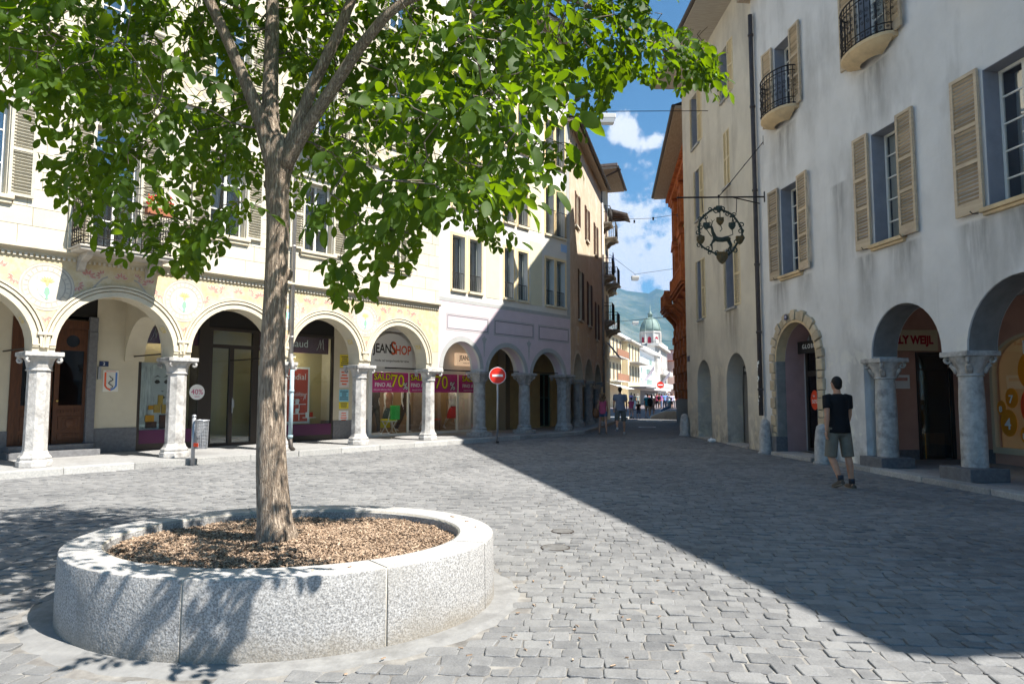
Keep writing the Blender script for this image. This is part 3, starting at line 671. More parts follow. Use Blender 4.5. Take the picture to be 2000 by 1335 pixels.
M_purple = mat('purple fascia', (.085, .018, .06), rough=.35); M_white = mat('white print', (.82, .82, .8), rough=.5); M_wall = mat('white wall paint', (.78, .76, .71), (.72, .7, .66), sc=3, rough=.8)
M_pipe = mat('zinc pipe', (.42, .4, .38), (.34, .32, .31), sc=5, rough=.5, metal=.5); M_pipeb = mat('blue grey pipe', (.38, .5, .54), (.3, .4, .44), sc=5, rough=.6)
M_roof = mat('dark roof tiles', (.12, .1, .09), (.18, .14, .12), sc=5, rough=.8, bump=.02, bs=8)
M_soffit = mat('timber soffit', (.4, .33, .26), (.3, .24, .18), sc=3, stretch=(1, 8, 1), rough=.8)
M_stone = mat('sandstone', (.66, .5, .29), (.56, .42, .25), sc=5, rough=.85, bump=.004, bs=30, c3=(.44, .34, .22), sc3=2)
M_step = mat('dark granite', (.17, .17, .175), (.12, .12, .125), sc=14, rough=.7)
# ---------------------------------------------------------------- shared building pieces
def louvre(par, x0, x1, z0, z1, y, m, name='shutter', rails=(.45,), fr=.055, pitch=.05, thick=.035, solid=0, turn=0, hinge=None):
    """one louvred shutter leaf: frame plus a slat for every blade"""
    o = bpy.data.objects.new(name, None); COL.objects.link(o); o.parent = par
    hx = x0 if hinge is None else hinge; o.location = (hx, y, 0); o.rotation_euler = (0, 0, turn)
    a, c = x0-hx, x1-hx; zz = [z0]+[z0+(z1-z0)*r for r in rails]+[z1]
    b = MB(); b.box(a, a+fr, 0, thick, z0, z1).box(c-fr, c, 0, thick, z0, z1).box(a+fr, c-fr, .001, thick-.001, z0, z0+fr+solid).box(a+fr, c-fr, .001, thick-.001, z1-fr, z1)
    for q in zz[1:-1]: b.box(a+fr, c-fr, .001, thick-.001, q-fr*.55, q+fr*.55)
    b.build('shutter_frame', m, o, bevel=.003)
    nm = {}
    for i in range(len(zz)-1):
        lo, hi = zz[i]+fr*(1 if i == 0 else .55)+(solid if i == 0 else 0), zz[i+1]-fr*(1 if i == len(zz)-2 else .55)
        n = max(1, int((hi-lo)/pitch)); key = round(c-a, 3)
        for k in range(n):
            if key not in nm:
                w = c-a-2*fr+.004; M = Matrix.Rotation(R(-38), 4, 'X'); nm[key] = MB().box(0, w, -.022, .022, -.004, .004, M=M).mesh('slat', m)
            s = bpy.data.objects.new('slat', nm[key]); COL.objects.link(s); s.parent = o; s.location = (a+fr-.002, thick/2, lo+(k+.5)*(hi-lo)/n)
    return o
def window(par, x0, x1, z0, z1, y=.16, frame=None, leaves=2, rows=(1/3., 2/3.), pane=None, curtain=None, fr=.05, name='window', depth=.5):
    """casement set back in its opening: frame with bars, panes, curtain and a dark room behind"""
    frame = frame or M_wframe; pane = pane or M_pane
    f = MB(); f.box(x0, x1, y, y+.05, z0, z0+fr).box(x0, x1, y, y+.05, z1-fr, z1).box(x0, x0+fr, y+.001, y+.049, z0+fr, z1-fr).box(x1-fr, x1, y+.001, y+.049, z0+fr, z1-fr)
    for i in range(1, leaves): c = x0+(x1-x0)*i/leaves; f.box(c-fr*.6, c+fr*.6, y-.008, y+.048, z0+fr, z1-fr)
    for r in rows: z = z0+(z1-z0)*r; f.box(x0+fr, x1-fr, y+.008, y+.04, z-.014, z+.014)
    w = f.build(name, frame, par, bevel=.004)
    for i in range(leaves):
        a, c = x0+fr*.5+(x1-x0-fr)*i/leaves, x0+fr*.5+(x1-x0-fr)*(i+1)/leaves
        zz = [z0+fr*.5]+[z0+(z1-z0)*r for r in rows]+[z1-fr*.5]
        for k in range(len(zz)-1):
            ti = random.uniform(-.004, .004)
            MB().add([(a, y+.024+ti, zz[k]), (c, y+.024-ti, zz[k]), (c, y+.024-ti, zz[k+1]), (a, y+.024+ti, zz[k+1])], [(0, 1, 2, 3)]).build('pane', pane, w)
    d = MB(); d.box(x0+.01, x1-.01, y+.06, y+depth, z0+.01, z1-.01); d.f.pop(2); d.m.pop(2)
    d.build('room', M_dark, w)
    if curtain:
        cb = MB(); n = 10
        for s, e in ((x0+fr, x0+(x1-x0)*.42), (x0+(x1-x0)*.62, x1-fr)):
            p = [(s+(e-s)*i/n, y+.085+.012*(i % 2)) for i in range(n+1)]
            cb.add([(q[0], q[1], z0+.05) for q in p]+[(q[0], q[1], z1-.04) for q in p], [(i, i+1, i+n+2, i+n+1) for i in range(n)])
        cb.build('curtain', curtain, w)
    return w
M_curt = mat('net curtain', (.72, .7, .64), (.62, .6, .55), sc=6, stretch=(8, 8, .3), rough=.9)
def scroll(c, r, a0, turns, n=14, flip=1):
    out = []
    for i in range(n+1):
        t = i/n; rr = r*(1-.8*t); a = a0+flip*turns*2*math.pi*t; out.append((c[0]+rr*math.cos(a), c[1]+rr*math.sin(a)))
    return out
def railing(par, path, z0, h, name='railing', ornate=True, r=.009, m=None, pitch=.115):
    """wrought-iron balustrade along a path of (x, y) points"""
    m = m or M_black; o = bpy.data.objects.new(name, None); COL.objects.link(o); o.parent = par
    P = [Vector((p[0], p[1], 0)) for p in path]; b = MB()
    for z in ((z0+.03, z0+h) if not ornate else (z0+.03, z0+.17, z0+h-.12, z0+h)):
        b.tube([p+Vector((0, 0, z)) for p in P], r*1.25 if z < z0+h-.01 else r*1.9, 6)
    b.build('rail', m, o, smooth=True)
    segs = [(P[i], P[i+1]) for i in range(len(P)-1)]; L = sum((y-x).length for x, y in segs)
    def at(u):
        for x, y in segs:
            l = (y-x).length
            if u <= l+1e-6: return x+(y-x)*(u/l), (y-x)/l
            u -= l
        return segs[-1][1], (segs[-1][1]-segs[-1][0]).normalized()
    n = max(2, int(L/pitch))
    for i in range(n+1):
        p, d = at(L*i/n); w = L/n
        q = MB().tube([p+Vector((0, 0, z0)), p+Vector((0, 0, z0+h))], r, 5)
        if ornate and i < n:
            k = h/1.0
            for c, rr, a0, fl in (((.5*w, z0+.36*k), .042, -1.57, 1), ((.5*w, z0+.6*k), .05, 1.57, 1), ((.5*w, z0+.78*k), .034, 3.1, -1), ((.28*w, z0+.47*k), .03, 0, 1), ((.5*w, z0+.1*k), .028, 0, 1)):
                sc = scroll(c, min(rr, w*.46), a0, 1.4, 12, fl); q.tube([p+d*u+Vector((0, 0, v)) for u, v in sc], r*.62, 4)
        q.build('baluster', m, o, smooth=True)
    return o
def balcony(par, x0, x1, z, out, m, h=.95, ornate=True, brackets=True, thick=.1, name='balcony', iron=None):
    s = MB().box(x0, x1, -out, .03, z-thick, z).box(x0-.03, x1+.03, -out-.03, .03, z-thick*.45, z-.008); o = s.build(name, m, par, bevel=.01)
    if brackets:
        for x in (x0+.16, x1-.28):
            MB().prism([(0, 0), (0, -.34), (.1, -.3), (.22, -.16), (out*.75, -.07), (out*.8, 0)], x, x+.13, M=Matrix(((0, 1, 0, 0), (-1, 0, 0, 0), (0, 0, 1, z-thick), (0, 0, 0, 1)))).build('bracket', m, o, bevel=.012)
    railing(o, [(x0+.03, .0), (x0+.03, -out+.04), (x1-.03, -out+.04), (x1-.03, .0)], z, h, ornate=ornate, m=iron)
    return o
def octo_column(par, x, y, z0, z1, r, name='column', m=None, fluted=0):
    """octagonal arcade column: plinth, worn base, shaft, neck ring, volute capital, abacus"""
    m = m or M_col; ph = R(22.5)
    c = MB().lathe([(r*1.02, z0+.28), (r*.97, z1-.34)], 8, (x, y, 0), ph=ph); o = c.build(name, m, par, bevel=.008)
    MB().lathe([(r*1.5, z0), (r*1.5, z0+.1), (r*1.36, z0+.13), (r*1.42, z0+.17), (r*1.2, z0+.22), (r*1.06, z0+.3), (r*1.03, z0+.31)], 8, (x, y, 0), ph=ph).build('base', m, o, bevel=.01)
    cp = MB().lathe([(r*1.06, z1-.36), (r*1.14, z1-.345), (r*1.06, z1-.325), (r*1.05, z1-.3), (r*1.18, z1-.18), (r*1.42, z1-.09)], 8, (x, y, 0), ph=ph); k = cp.build('capital', m, o, bevel=.006)
    a = r*1.62; MB().box(x-a, x+a, y-a, y+a, z1-.085, z1).box(x-a*.94, x+a*.94, y-a*.94, y+a*.94, z1-.11, z1-.084).build('abacus', m, o, bevel=.012)
    for sx in (-1, 1):
        for sy in (-1, 1):
            v = MB(); cx, cy = x+sx*a*.78, y+sy*a*.78; d = Vector((sx, sy, 0)).normalized(); p = Vector((-d.y, d.x, 0))
            ax = Matrix((p, Vector((0, 0, 1)), d)).transposed().to_4x4(); M = Matrix.Translation((cx, cy, z1-.16)) @ ax
            pts = [M @ Vector((0, .055*math.cos(t*.75)*(1-t/13), 0)) + d*(.055*math.sin(t*.75)*(1-t/13)) for t in range(10)]
            v.tube(pts, [.03-.0015*t for t in range(10)], 6); v.build('volute', m, o, smooth=True)
    return o
def archwall(x0, x1, z1, arches, z0=.0):
    """outline of a wall whose bottom is cut by arches [(xa, xb, crown_z)]"""
    p = [(x0, z0)]
    for xa, xb, zc in arches:
        r = (xb-xa)/2; cx = (xa+xb)/2; p += [(xa, z0)]+arc(cx, zc-r, r, 180, 0, 20)+[(xb, z0)]
    p += [(x1, z0), (x1, z1), (x0, z1)]
    return [q for i, q in enumerate(p) if i == 0 or (abs(q[0]-p[i-1][0])+abs(q[1]-p[i-1][1])) > 1e-5]
def ringband(par, cx, cz, r0, r1, y0, y1, m, name, leg=0, n=24):
    out = arc(cx, cz, r1, 180, 0, n); inn = arc(cx, cz, r0, 180, 0, n)
    poly = ([(cx-r1, cz-leg)] if leg else [])+out+([(cx+r1, cz-leg), (cx+r0, cz-leg)] if leg else [])+list(reversed(inn))+([(cx-r0, cz-leg)] if leg else [])
    return MB().slab(poly, [], y0, y1).build(name, m, par)
# ================================================================ the frescoed house with five arches
HA = FA.thing('arcade_house', 'pale yellow frescoed house with ochre spandrels and painted shields over its arcade', 'house')
CA = [-2.6, 0, 2.62, 5.13, 7.6, 10.1]; SP = .19; AX0, AX1 = -4.9, 10.42
ARC = [(-4.7, -2.79, 3.46)]+[(CA[i]+SP, CA[i+1]-SP, 3.5) for i in range(5)]
WC = [-3.6, -1.17, 1.15, 3.55, 6.02, 8.72]; WIN = []
for c in WC:
    for z0, z1 in ((5.2, 7.0), (8.85, 10.7), (12.3, 14.0)):
        door = (c == 1.15 or (c == 6.02 and z0 > 6)) and z0 < 12
        WIN.append((c-.42, c+.42, z0-(.95 if door and z0 < 6 else (.75 if door else 0)), z1, c, door))
wl = MB().slab(archwall(AX0, AX1, 15.2, ARC, 2.28), [rect(w[0], w[1], w[2], w[3]) for w in WIN], 0, .46)
wl.box(AX0, AX1-.01, 3.25, 7.9, 0.1, 15.2); wl.box(AX0, AX1-.005, .46, 3.25, 3.78, 15.19)
wl.build('wall', M_cream, HA)
for x in CA[1:5]+[CA[0]]: octo_column(HA, x, .2, .125, 2.3, .2)
# mouldings round each arch and painted soffit
for xa, xb, zc in ARC[1:]:
    r = (xb-xa)/2; cx = (xa+xb)/2; cz = zc-r
    a = ringband(HA, cx, cz, r+.0, r+.1, -.03, .0, M_trimA, 'archivolt'); ringband(a, cx, cz, r+.12, r+.17, -.055, -.001, M_trimA, 'moulding'); ringband(a, cx, cz, r+.19, r+.23, -.07, -.001, M_trimA, 'moulding')
    M_pan = mat('soffit panel', (.66, .57, .4), (.6, .51, .36), sc=5, rough=.9)
    for t in (28, 62, 90, 118, 152):    # coffers on the soffit
        ro = MB(); M = Matrix.Translation((cx, 0, cz)) @ Matrix.Rotation(R(90-t), 4, 'Y') @ Matrix.Translation((0, 0, r))
        small = t in (28, 90, 152); w = .09 if small else .19
        for (u0, u1, v0, v1) in ((-w, w, .09, .105), (-w, w, .355, .37), (-w, -w+.014, .105, .355), (w-.014, w, .105, .355)): ro.box(u0, u1, v0, v1, -.016, .012, M=M)
        ro.build('coffer', M_trimA, HA)
        if small:
            st = MB()
            for k in range(4):
                st.add([M @ Vector(q) for q in [(0, .23, -.009), (.018*math.cos(k*1.571+.4)+.02*math.cos(k*1.571), .23+.06*math.sin(k*1.571+.8), -.009), (.075*math.cos(k*1.571+.785), .23+.1*math.sin(k*1.571+.785), -.009), (.02*math.cos(k*1.571+1.57), .23+.06*math.sin(k*1.571+.8), -.009)]], [(0, 1, 2, 3)])
            st.add([M @ Vector(q) for q in [(-.07, .13, -.005), (.07, .13, -.005), (.07, .33, -.005), (-.07, .33, -.005)]], [(0, 1, 2, 3)], 1); st.build('soffit_star', [M_fwhite, M_fgold], HA)
for x in CA[1:6]:
    e = .0 if x < 10 else -.12
    if x < 10: MB().box(x-.13, x+.13, -.075, -.002, 2.62, 2.68).box(x-.19, x+.19, -.045, -.002, 2.42, 2.45).build('impost', M_trimA, HA, bevel=.006)
# frescoed spandrels, cornice with dentils
fz = 4.16; outl = [(AX0, fz)]; pts = []
for xa, xb, zc in ARC:
    r = (xb-xa)/2; cx = (xa+xb)/2; pts += [(max(xa-.05, cx-r-.22), zc-r+.02)] if False else []
    ri = r+.24; lim = min(SP+.02, ri); a0 = math.degrees(math.acos(min(1, (r+SP-.002)/ri))); pts += arc(cx, zc-r, ri, 180-a0, a0, 18)
poly = [(AX0, pts[0][1])]+pts+[(AX1-.002, pts[-1][1]), (AX1-.002, fz), (AX0, fz)]
MB().slab(poly, [], -.006, -.001).build('fresco_ground', M_ochre, HA)
fl = MB(); rnd = random.Random(2)
def petal(mb, x, z, a, l, w, y, m):
    d = Vector((math.cos(a), 0, math.sin(a))); n = Vector((-math.sin(a), 0, math.cos(a))); o = Vector((x, y, z))
    mb.add([o, o+d*l*.4+n*w, o+d*l*.75+n*w*.7, o+d*l, o+d*l*.75-n*w*.7, o+d*l*.4-n*w], [(0, 5, 4, 3, 2, 1)], m)
def flower(mb, x, z, s, a=math.pi/2, n=5):
    for k in range(n):
        b = a+(k-(n-1)/2)*.62; petal(mb, x+.02*math.cos(b), z+.02*math.sin(b), b, s*1.18, s*.3, -.0085, 2); petal(mb, x+.03*math.cos(b), z+.03*math.sin(b), b, s, s*.2, -.0105, 0)
for xa, xb, zc in ARC[1:]:
    r = (xb-xa)/2; cx = (xa+xb)/2
    for dx, dz, s, a in ((-.62, .48, .13, 1.2), (-.8, .28, .1, -.6), (-.36, .5, .09, 2.6), (0, .47, .11, 1.57), (.3, .52, .08, .6), (.55, .46, .12, 2.0), (.78, .3, .1, -2.4)): flower(fl, cx+dx, zc-.1+dz-(.0 if abs(dx) < .5 else .03), s, a)
    for sgn in (-1, 1): # painted tendrils
        tp = [(cx+sgn*(.95-.1*i+.0*i), zc-.22+.085*i+.05*math.sin(i*1.3)) for i in range(8)]
        for i in range(7):
            p, q = Vector((tp[i][0], -.0075, tp[i][1])), Vector((tp[i+1][0], -.0075, tp[i+1][1])); n = Vector((-(q-p).z, 0, (q-p).x)).normalized()*.016; fl.add([p-n, q-n, q+n, p+n], [(0, 1, 2, 3)], 1)
for x in CA[1:5]: flower(fl, x, 2.99, .1, -1.57, 5)
fl.build('fresco_flowers', [M_fred, M_fgrey, M_fwhite], HA, kind='stuff')
for x in CA[1:5]:
    md = MB(); cz = 3.56
    for r0, r1, y, m in ((.0, .47, -.009, 0), (.4, .43, -.012, 1), (.3, .32, -.012, 1), (.455, .47, -.012, 1)):
        p = [(x+r1*math.cos(2*math.pi*i/32), cz+r1*math.sin(2*math.pi*i/32)) for i in range(32)]; h = [[(x+r0*math.cos(2*math.pi*i/32), cz+r0*math.sin(2*math.pi*i/32)) for i in range(32)]] if r0 else []
        md.slab(p, h, y, -.002, m)
    for k in range(24): a = k*2*math.pi/24; petal(md, x+.31*math.cos(a), cz+.31*math.sin(a), a, .085, .012, -.0125, 1)
    o = md.build('medallion', [M_fwhite, M_fgrey], HA)
    sh = MB(); P = [(x-.17, cz+.2), (x-.17, cz-.02), (x-.12, cz-.16), (x, cz-.26), (x+.12, cz-.16), (x+.17, cz-.02), (x+.17, cz+.2), (x, cz+.235)]
    sh.slab(P, [], -.014, -.003, 0); sh.slab([(x-.165, cz-.01), (x-.12, cz-.155), (x, cz-.25), (x+.12, cz-.155), (x+.165, cz-.01)], [], -.0165, -.003, 1)
    sh.slab([(x-.02, cz-.24), (x+.02, cz-.24), (x+.02, cz-.17), (x+.05, cz-.13), (x+.04, cz-.04), (x, cz+.0), (x-.04, cz-.04), (x-.05, cz-.13), (x-.02, cz-.17)], [], -.019, -.003, 2)
    for a in (.3, .7, 1.1, math.pi-.3, math.pi-.7, math.pi-1.1): petal(sh, x, cz+.08, a, .13, .018, -.018, 3)
    petal(sh, x, cz+.1, 1.57, .09, .02, -.0185, 3); petal(sh, x, cz+.1, -1.57, .09, .03, -.0185, 3); sh.build('painted_shield', [M_fwhite, M_fblue, M_fgreen, M_fgold], o)
co = MB().box(AX0, AX1, -.03, -.001, 4.16, 4.22).box(AX0, AX1, -.1, -.001, 4.22, 4.25).box(AX0, AX1, -.15, -.001, 4.25, 4.29).box(AX0, AX1, -.115, -.001, 4.29, 4.32).build('cornice', M_trimA, HA)
dm = MB().box(0, .045, -.05, -.012, 4.1, 4.158).mesh('dentil', M_fwhite)
i = 0; x = -1.3
while x < AX1-.06:
    o = bpy.data.objects.new('dentil', dm); COL.objects.link(o); o.parent = HA; o.location.x = x; x += .09
# ashlar blocks of the upper wall, each its own piece
z = 4.33; row = 0
while z < 8.1:
    x = AX0+(.35 if row % 2 else 0)-.2; h = .36
    while x < AX1:
        w = .92+random.uniform(-.06, .06); segs = [(max(x, AX0), min(x+w, AX1))]
        for wn in WIN:
            if wn[2]-.12 < z+h and wn[3]+.12 > z:
                ns = []
                for a, b in segs:
                    lo, hi = wn[0]-.13, wn[1]+.13
                    if hi <= a or lo >= b: ns.append((a, b))
                    else:
                        if lo-a > .06: ns.append((a, lo))
                        if b-hi > .06: ns.append((hi, b))
                segs = ns
        for a, b in segs:
            if b > -1.6: MB().box(a+.005, b-.005, -.012, -.001, z+.005, z+h-.005).build('ashlar_block', M_ashl, HA)
        x += w
    z += h; row += 1
MB().slab(rect(AX0, AX1-.004, 4.33, 8.0), [rect(w[0]-.1, w[1]+.1, max(w[2]-.1, 4.34), min(w[3]+.1, 7.99)) for w in WIN if w[2] < 8], -.003, -.001).build('ashlar_joints', M_joint, HA)
# string course and painted frieze under the second floor
MB().box(AX0, AX1, -.09, -.001, 8.02, 8.1).box(AX0, AX1, -.05, -.001, 8.1, 8.16).build('string_course', M_trimA, HA)
fr = MB(); MB().slab(rect(AX0, AX1-.003, 8.165, 8.8), [rect(w[0]-.12, w[1]+.12, 8.1, 8.79) for w in WIN if w[5]], -.005, -.001).build('painted_frieze', M_fwhite, HA)
x = AX0+.2
while x < AX1-.2:
    if not any(w[5] and w[0]-.3 < x < w[1]+.3 for w in WIN):
        for k in range(6): a = k*math.pi/3; petal(fr, x, 8.48, a, .2, .05, -.009, k % 2)
    x += .42
fr.build('frieze_ornament', [M_ochre, M_fgrey], HA, kind='stuff')
for x0, x1, z0, z1, c, door in WIN:
    if c < -3: continue
    if not door or z0 > 12:
        s = MB().box(x0-.13, x1+.13, -.11, .04, z0-.08, z0).box(x0-.1, x1+.1, -.07, -.001, z0-.16, z0-.08).build('window_sill', M_trimA, HA, bevel=.008)
    t = MB().slab(rect(x0-.12, x1+.12, z0, z1+.13), [rect(x0, x1, z0-.0+.001, z1)], -.035, -.001); t.box(x0-.16, x1+.16, -.09, -.001, z1+.13, z1+.19); t.build('window_surround', M_fwhite, HA)
    window(HA, x0, x1, z0, z1, .14, rows=(.35, .7) if not door else (.3, .6, .86), curtain=M_curt)
    cl = (c == 8.72 and z0 < 6); lw = .42
    if cl:
        louvre(HA, x0, x0+lw, z0, z1, .02, M_shut, rails=(.5,), pitch=.06); louvre(HA, x1-lw, x1, z0, z1, .02, M_shut, rails=(.5,), pitch=.06, turn=R(18), hinge=x1)
    else:
        louvre(HA, x0-lw-.02, x0-.02, z0, z1, -.085, M_shut, rails=(.5,), pitch=.06); louvre(HA, x1+.02, x1+lw+.02, z0, z1, -.085, M_shut, rails=(.5,), pitch=.06)
M_bslab = mat('balcony slab', (.48, .44, .38), (.36, .33, .29), sc=6, rough=.85)
b = balcony(HA, .32, 2.05, 4.36, .72, M_bslab, h=.95); b['label'] = 'long first floor balcony over the second arch'
balcony(HA, .55, 1.75, 8.08, .6, M_bslab, h=.9); balcony(HA, 5.45, 6.6, 8.08, .6, M_bslab, h=.9)
# geranium box on the balcony (stands on it: a thing)
def flowers(fr, x, y, z, label, n=46, w=.5):
    t = fr.thing('flower_box', label, 'flower box', x, y, z, group='flower boxes on the balconies'); rnd = random.Random(int(x*100))
    MB().box(-w/2, w/2, -.08, .08, 0, .15).build('box', mat('terracotta box', (.32, .12, .06), rough=.8), t, bevel=.01)
    a = MB()
    for i in range(n*3):
        p = Vector((rnd.uniform(-w/2, w/2), rnd.gauss(0, .07), .15+abs(rnd.gauss(.08, .07)))); petal(a, p.x, p.z, rnd.random()*6.3, .06, .018, p.y, 0)
    a.build('leaves', leafmat('geranium leaf', (.05, .14, .02), (.09, .2, .03)), t)
    f = MB()
    for i in range(n):
        p = (rnd.uniform(-w/2, w/2), rnd.gauss(-.03, .07), .2+abs(rnd.gauss(.1, .07))); f.ball(p, rnd.uniform(.018, .035), 6)
    f.build('blossom', mat('geranium red', (.6, .03, .02), (.7, .08, .05), sc=30, rough=.6), t)
flowers(FA, 1.75, -.62, 5.2, 'red geraniums in a box on the first floor balcony behind the leaves')
# rain pipe beside the third pier: zinc above, blue-grey cast iron below
dp = MB().tube([(5.27, -.09, 15), (5.27, -.09, 2.5)], .05, 10); dp.tube([(5.27, -.09, 2.5), (5.24, -.16, 2.35), (5.16, -.34, 2.22), (5.14, -.36, 2.1)], .05, 10)
for z in (2.9, 5.2, 7.5, 10): dp.lathe([(.062, 0), (.062, .05)], 10, (5.27, -.09, z))
d = dp.build('drainpipe', M_pipe, HA, smooth=True); MB().tube([(5.14, -.36, 2.1), (5.13, -.36, .42)], .05, 10).lathe([(.062, 0), (.062, .06)], 10, (5.135, -.36, 1.55)).lathe([(.062, 0), (.062, .06)], 10, (5.13, -.36, .45)).build('lower_pipe', M_pipeb, d, smooth=True)
MB().tube([(5.13, -.36, .42), (5.15, -.36, .22), (5.22, -.38, .14)], .055, 10).build('pipe_shoe', M_iron, d, smooth=True)
ea = MB().box(AX0, AX1-.02, -.7, 1.0, 15.22, 15.34).build('eave', M_soffit, HA); MB().add([(AX0, -.8, 15.36), (AX1-.02, -.8, 15.36), (AX1-.02, 7.9, 18.4), (AX0, 7.9, 18.4)], [(0, 1, 2, 3)]).build('roof', M_roof, HA)
# ---- inside the arcade: cross arch, doors, shop fronts
BK = 2.6
ca = MB(); r = .95; po = [(.46, 2.3)]+arc(1.53, 2.3, 1.0, 180, 0, 16)+[(2.6, 2.3), (2.6, 3.78), (.46, 3.78)]
for x in (2.62, -2.6): MB().slab(po, [], x-.22, x+.22, M=Matrix(((0, 1, 0, 0), (1, 0, 0, 0), (0, 0, 1, 0), (0, 0, 0, 1)))).build('cross_arch', M_cream, HA)
for x in (0, 5.13, 2.62, -2.6): MB().tube([(x-.02, .46, 2.42), (x-.02, 2.6, 2.42)], .018, 6).build('tie_rod', M_black, HA)
bw = MB().box(1.78, 2.74, BK, 3.25, .7, 3.78).box(4.3, 4.48, BK, 3.25, .125, 3.78, 1).box(8.45, 9.75, BK, 3.25, .7, 3.78).box(-4.8, .15, BK, 3.25, .7, 3.78).box(-4.8, 9.7, BK+.02, 3.25, 3.3, 3.78, 2)
bw.build('back_wall', [M_cream, M_alu, M_dark], HA)
for a, c in ((1.76, 2.74), (8.45, 9.75), (-4.8, .15)): MB().box(a, c, BK-.03, 3.24, .12, .7).build('stone_dado', M_step, HA, bevel=.008)
# carved double door with two steps
D = bpy.data.objects.new('entrance_door', None); COL.objects.link(D); D.parent = HA
MB().box(.0, 1.78, BK-.55, BK+.3, .12, .26).box(.08, 1.72, BK-.3, BK+.3, .26, .38).build('steps', M_step, D, bevel=.008)
for x0 in (.24, .96):
    f = MB().slab(rect(x0, x0+.68, .38, 3.0), [rect(x0+.1, x0+.58, 1.25, 2.5), arc(x0+.34, 2.72, .14, 180, -180, 16)[:-1]], BK, BK+.06).build('door_leaf', M_wood, D, bevel=.006)
    MB().box(x0+.08, x0+.6, BK+.03, BK+.036, 1.2, 2.9).build('door_pane', glass('smoked glass', (.12, .12, .13), .6, .02), f)
    for z0, z1 in ((.46, .62), (.7, 1.0)): MB().box(x0+.1, x0+.58, BK-.02, BK+.01, z0, z1).box(x0+.18, x0+.5, BK-.035, BK-.019, z0+.04, z1-.04).build('carved_panel', M_wood, f, bevel=.012)
    MB().lathe([(.1, 0), (.1, .02), (.06, .035), (.03, .04)], 14).build('rosette', M_wood, f).matrix_local = Matrix.Translation((x0+.34, BK-.035, .85)) @ Matrix.Rotation(R(90), 4, 'X')
    for k in range(9): MB().box(x0+.1+k*.055, x0+.13+k*.055, BK-.02, BK+.002, 1.08, 1.15).build('dentil', M_wood, f)
    MB().ball((x0+(.62 if x0 < .5 else .06), BK-.05, 1.35), .03, 8).build('door_handle', mat('brass', (.5, .36, .12), rough=.3, metal=.9), f, smooth=True)
MB().slab(rect(.12, 1.76, .38, 3.2), [rect(.24, 1.64, .381, 3.0)], BK-.04, BK+.1).build('door_frame', M_wood, D, bevel=.01)
MB().box(1.6, 1.78, BK-.1, BK+.02, .12, 3.3).box(1.6, 1.78, BK-.12, BK+.02, 2.75, 2.95).box(1.58, 1.8, BK-.12, BK+.02, .12, .4).build('pilaster', M_step, HA, bevel=.008)
MB().box(1.83, 1.89, BK-.06, BK, 1.85, 2.15).build('letterbox', M_steel, HA)
# shop fronts: dark frames, glass, purple fascia
def shopfront(par, x0, x1, z0, z1, frame, name='shop_window', base=None, zb=.62, y=BK):
    f = MB().slab(rect(x0, x1, z0, z1), [rect(x0+.07, x1-.07, zb, z1-.08)], y, y+.1).build(name, frame, par, bevel=.006)
    MB().box(x0+.05, x1-.05, y+.045, y+.051, zb-.02, z1-.06).build('pane', M_glass, f)
    if base: MB().box(x0+.07, x1-.07, y-.006, y+.09, z0+.16, zb).build('stall_riser', base, f)
    return f
shopfront(HA, 2.74, 4.3, .125, 3.3, M_alu, base=M_purple); shopfront(HA, 5.86, 8.45, .125, 3.3, M_alu, base=M_purple)
dr = MB().slab(rect(4.48, 5.86, .125, 3.3), [rect(4.6, 5.08, .2, 2.75), rect(5.2, 5.74, .2, 2.75), rect(4.6, 5.74, 2.85, 3.22)], BK, BK+.1).build('shop_door', M_alu, HA, bevel=.006)
MB().box(4.5, 5.84, BK+.045, BK+.051, .2, 3.25).build('pane', M_glass, dr); MB().tube([(5.16, BK-.05, 1.0), (5.16, BK-.05, 1.4)], .015, 6).build('door_handle', M_steel, dr); MB().box(5.17, 5.23, BK-.02, BK+.01, 1.15, 1.35).build('lock_plate', M_steel, dr)
sr = MB().box(2.74, 8.45, BK+.65, BK+.652, .125, 3.3, 1); sr.box(4.4, 4.45, BK+.1, BK+.65, .125, 3.3).box(2.74, 8.45, BK+.1, BK+.64, .126, .3).build('shop_room', [M_room, mat('shop back panel', (.62, .52, .27), rough=.8)], HA)
# fascia signs
def board(fr, name, label, cat, x0, x1, z0, z1, y, m, th=.03, group=None):
    t = fr.thing(name, label, cat, (x0+x1)/2, y, z0, group=group); MB().box(-(x1-x0)/2, (x1-x0)/2, -th, 0, 0, z1-z0).build('panel', m, t, bevel=.003); return t
def script_m(par, x, z, s, y, m):
    b = MB(); pts = [(-.5, -.55), (-.3, -.2), (-.12, .5), (-.1, .2), (-.08, -.35), (.0, 0), (.2, .6), (.22, .2), (.24, -.4), (.34, -.45)]
    b.tube([(x+p[0]*s, y, z+p[1]*s) for p in pts], [.02*s, .03*s, .05*s, .06*s, .04*s, .03*s, .05*s, .06*s, .05*s, .02*s], 6, flat=.15); return b.build('monogram', m, par, smooth=True)
t = board(FA, 'shop_sign', 'purple fascia with white monogram above the poster shop window', 'shop sign', 2.82, 4.24, 2.78, 3.24, BK+.12, M_purple); script_m(t, -.35, .24, .3, -.034, M_white)
t = board(FA, 'shop_sign', 'purple fascia reading Marionnaud with white monogram, right of the trunk', 'shop sign', 5.92, 8.3, 2.74, 3.28, BK+.12, M_purple)
text('Marionnaud', .32, M_white, t, -.3, -.034, .27, align='CENTER'); script_m(t, .92, .27, .32, -.034, M_white); script_m(t, -.98, .27, .32, -.034, M_white)
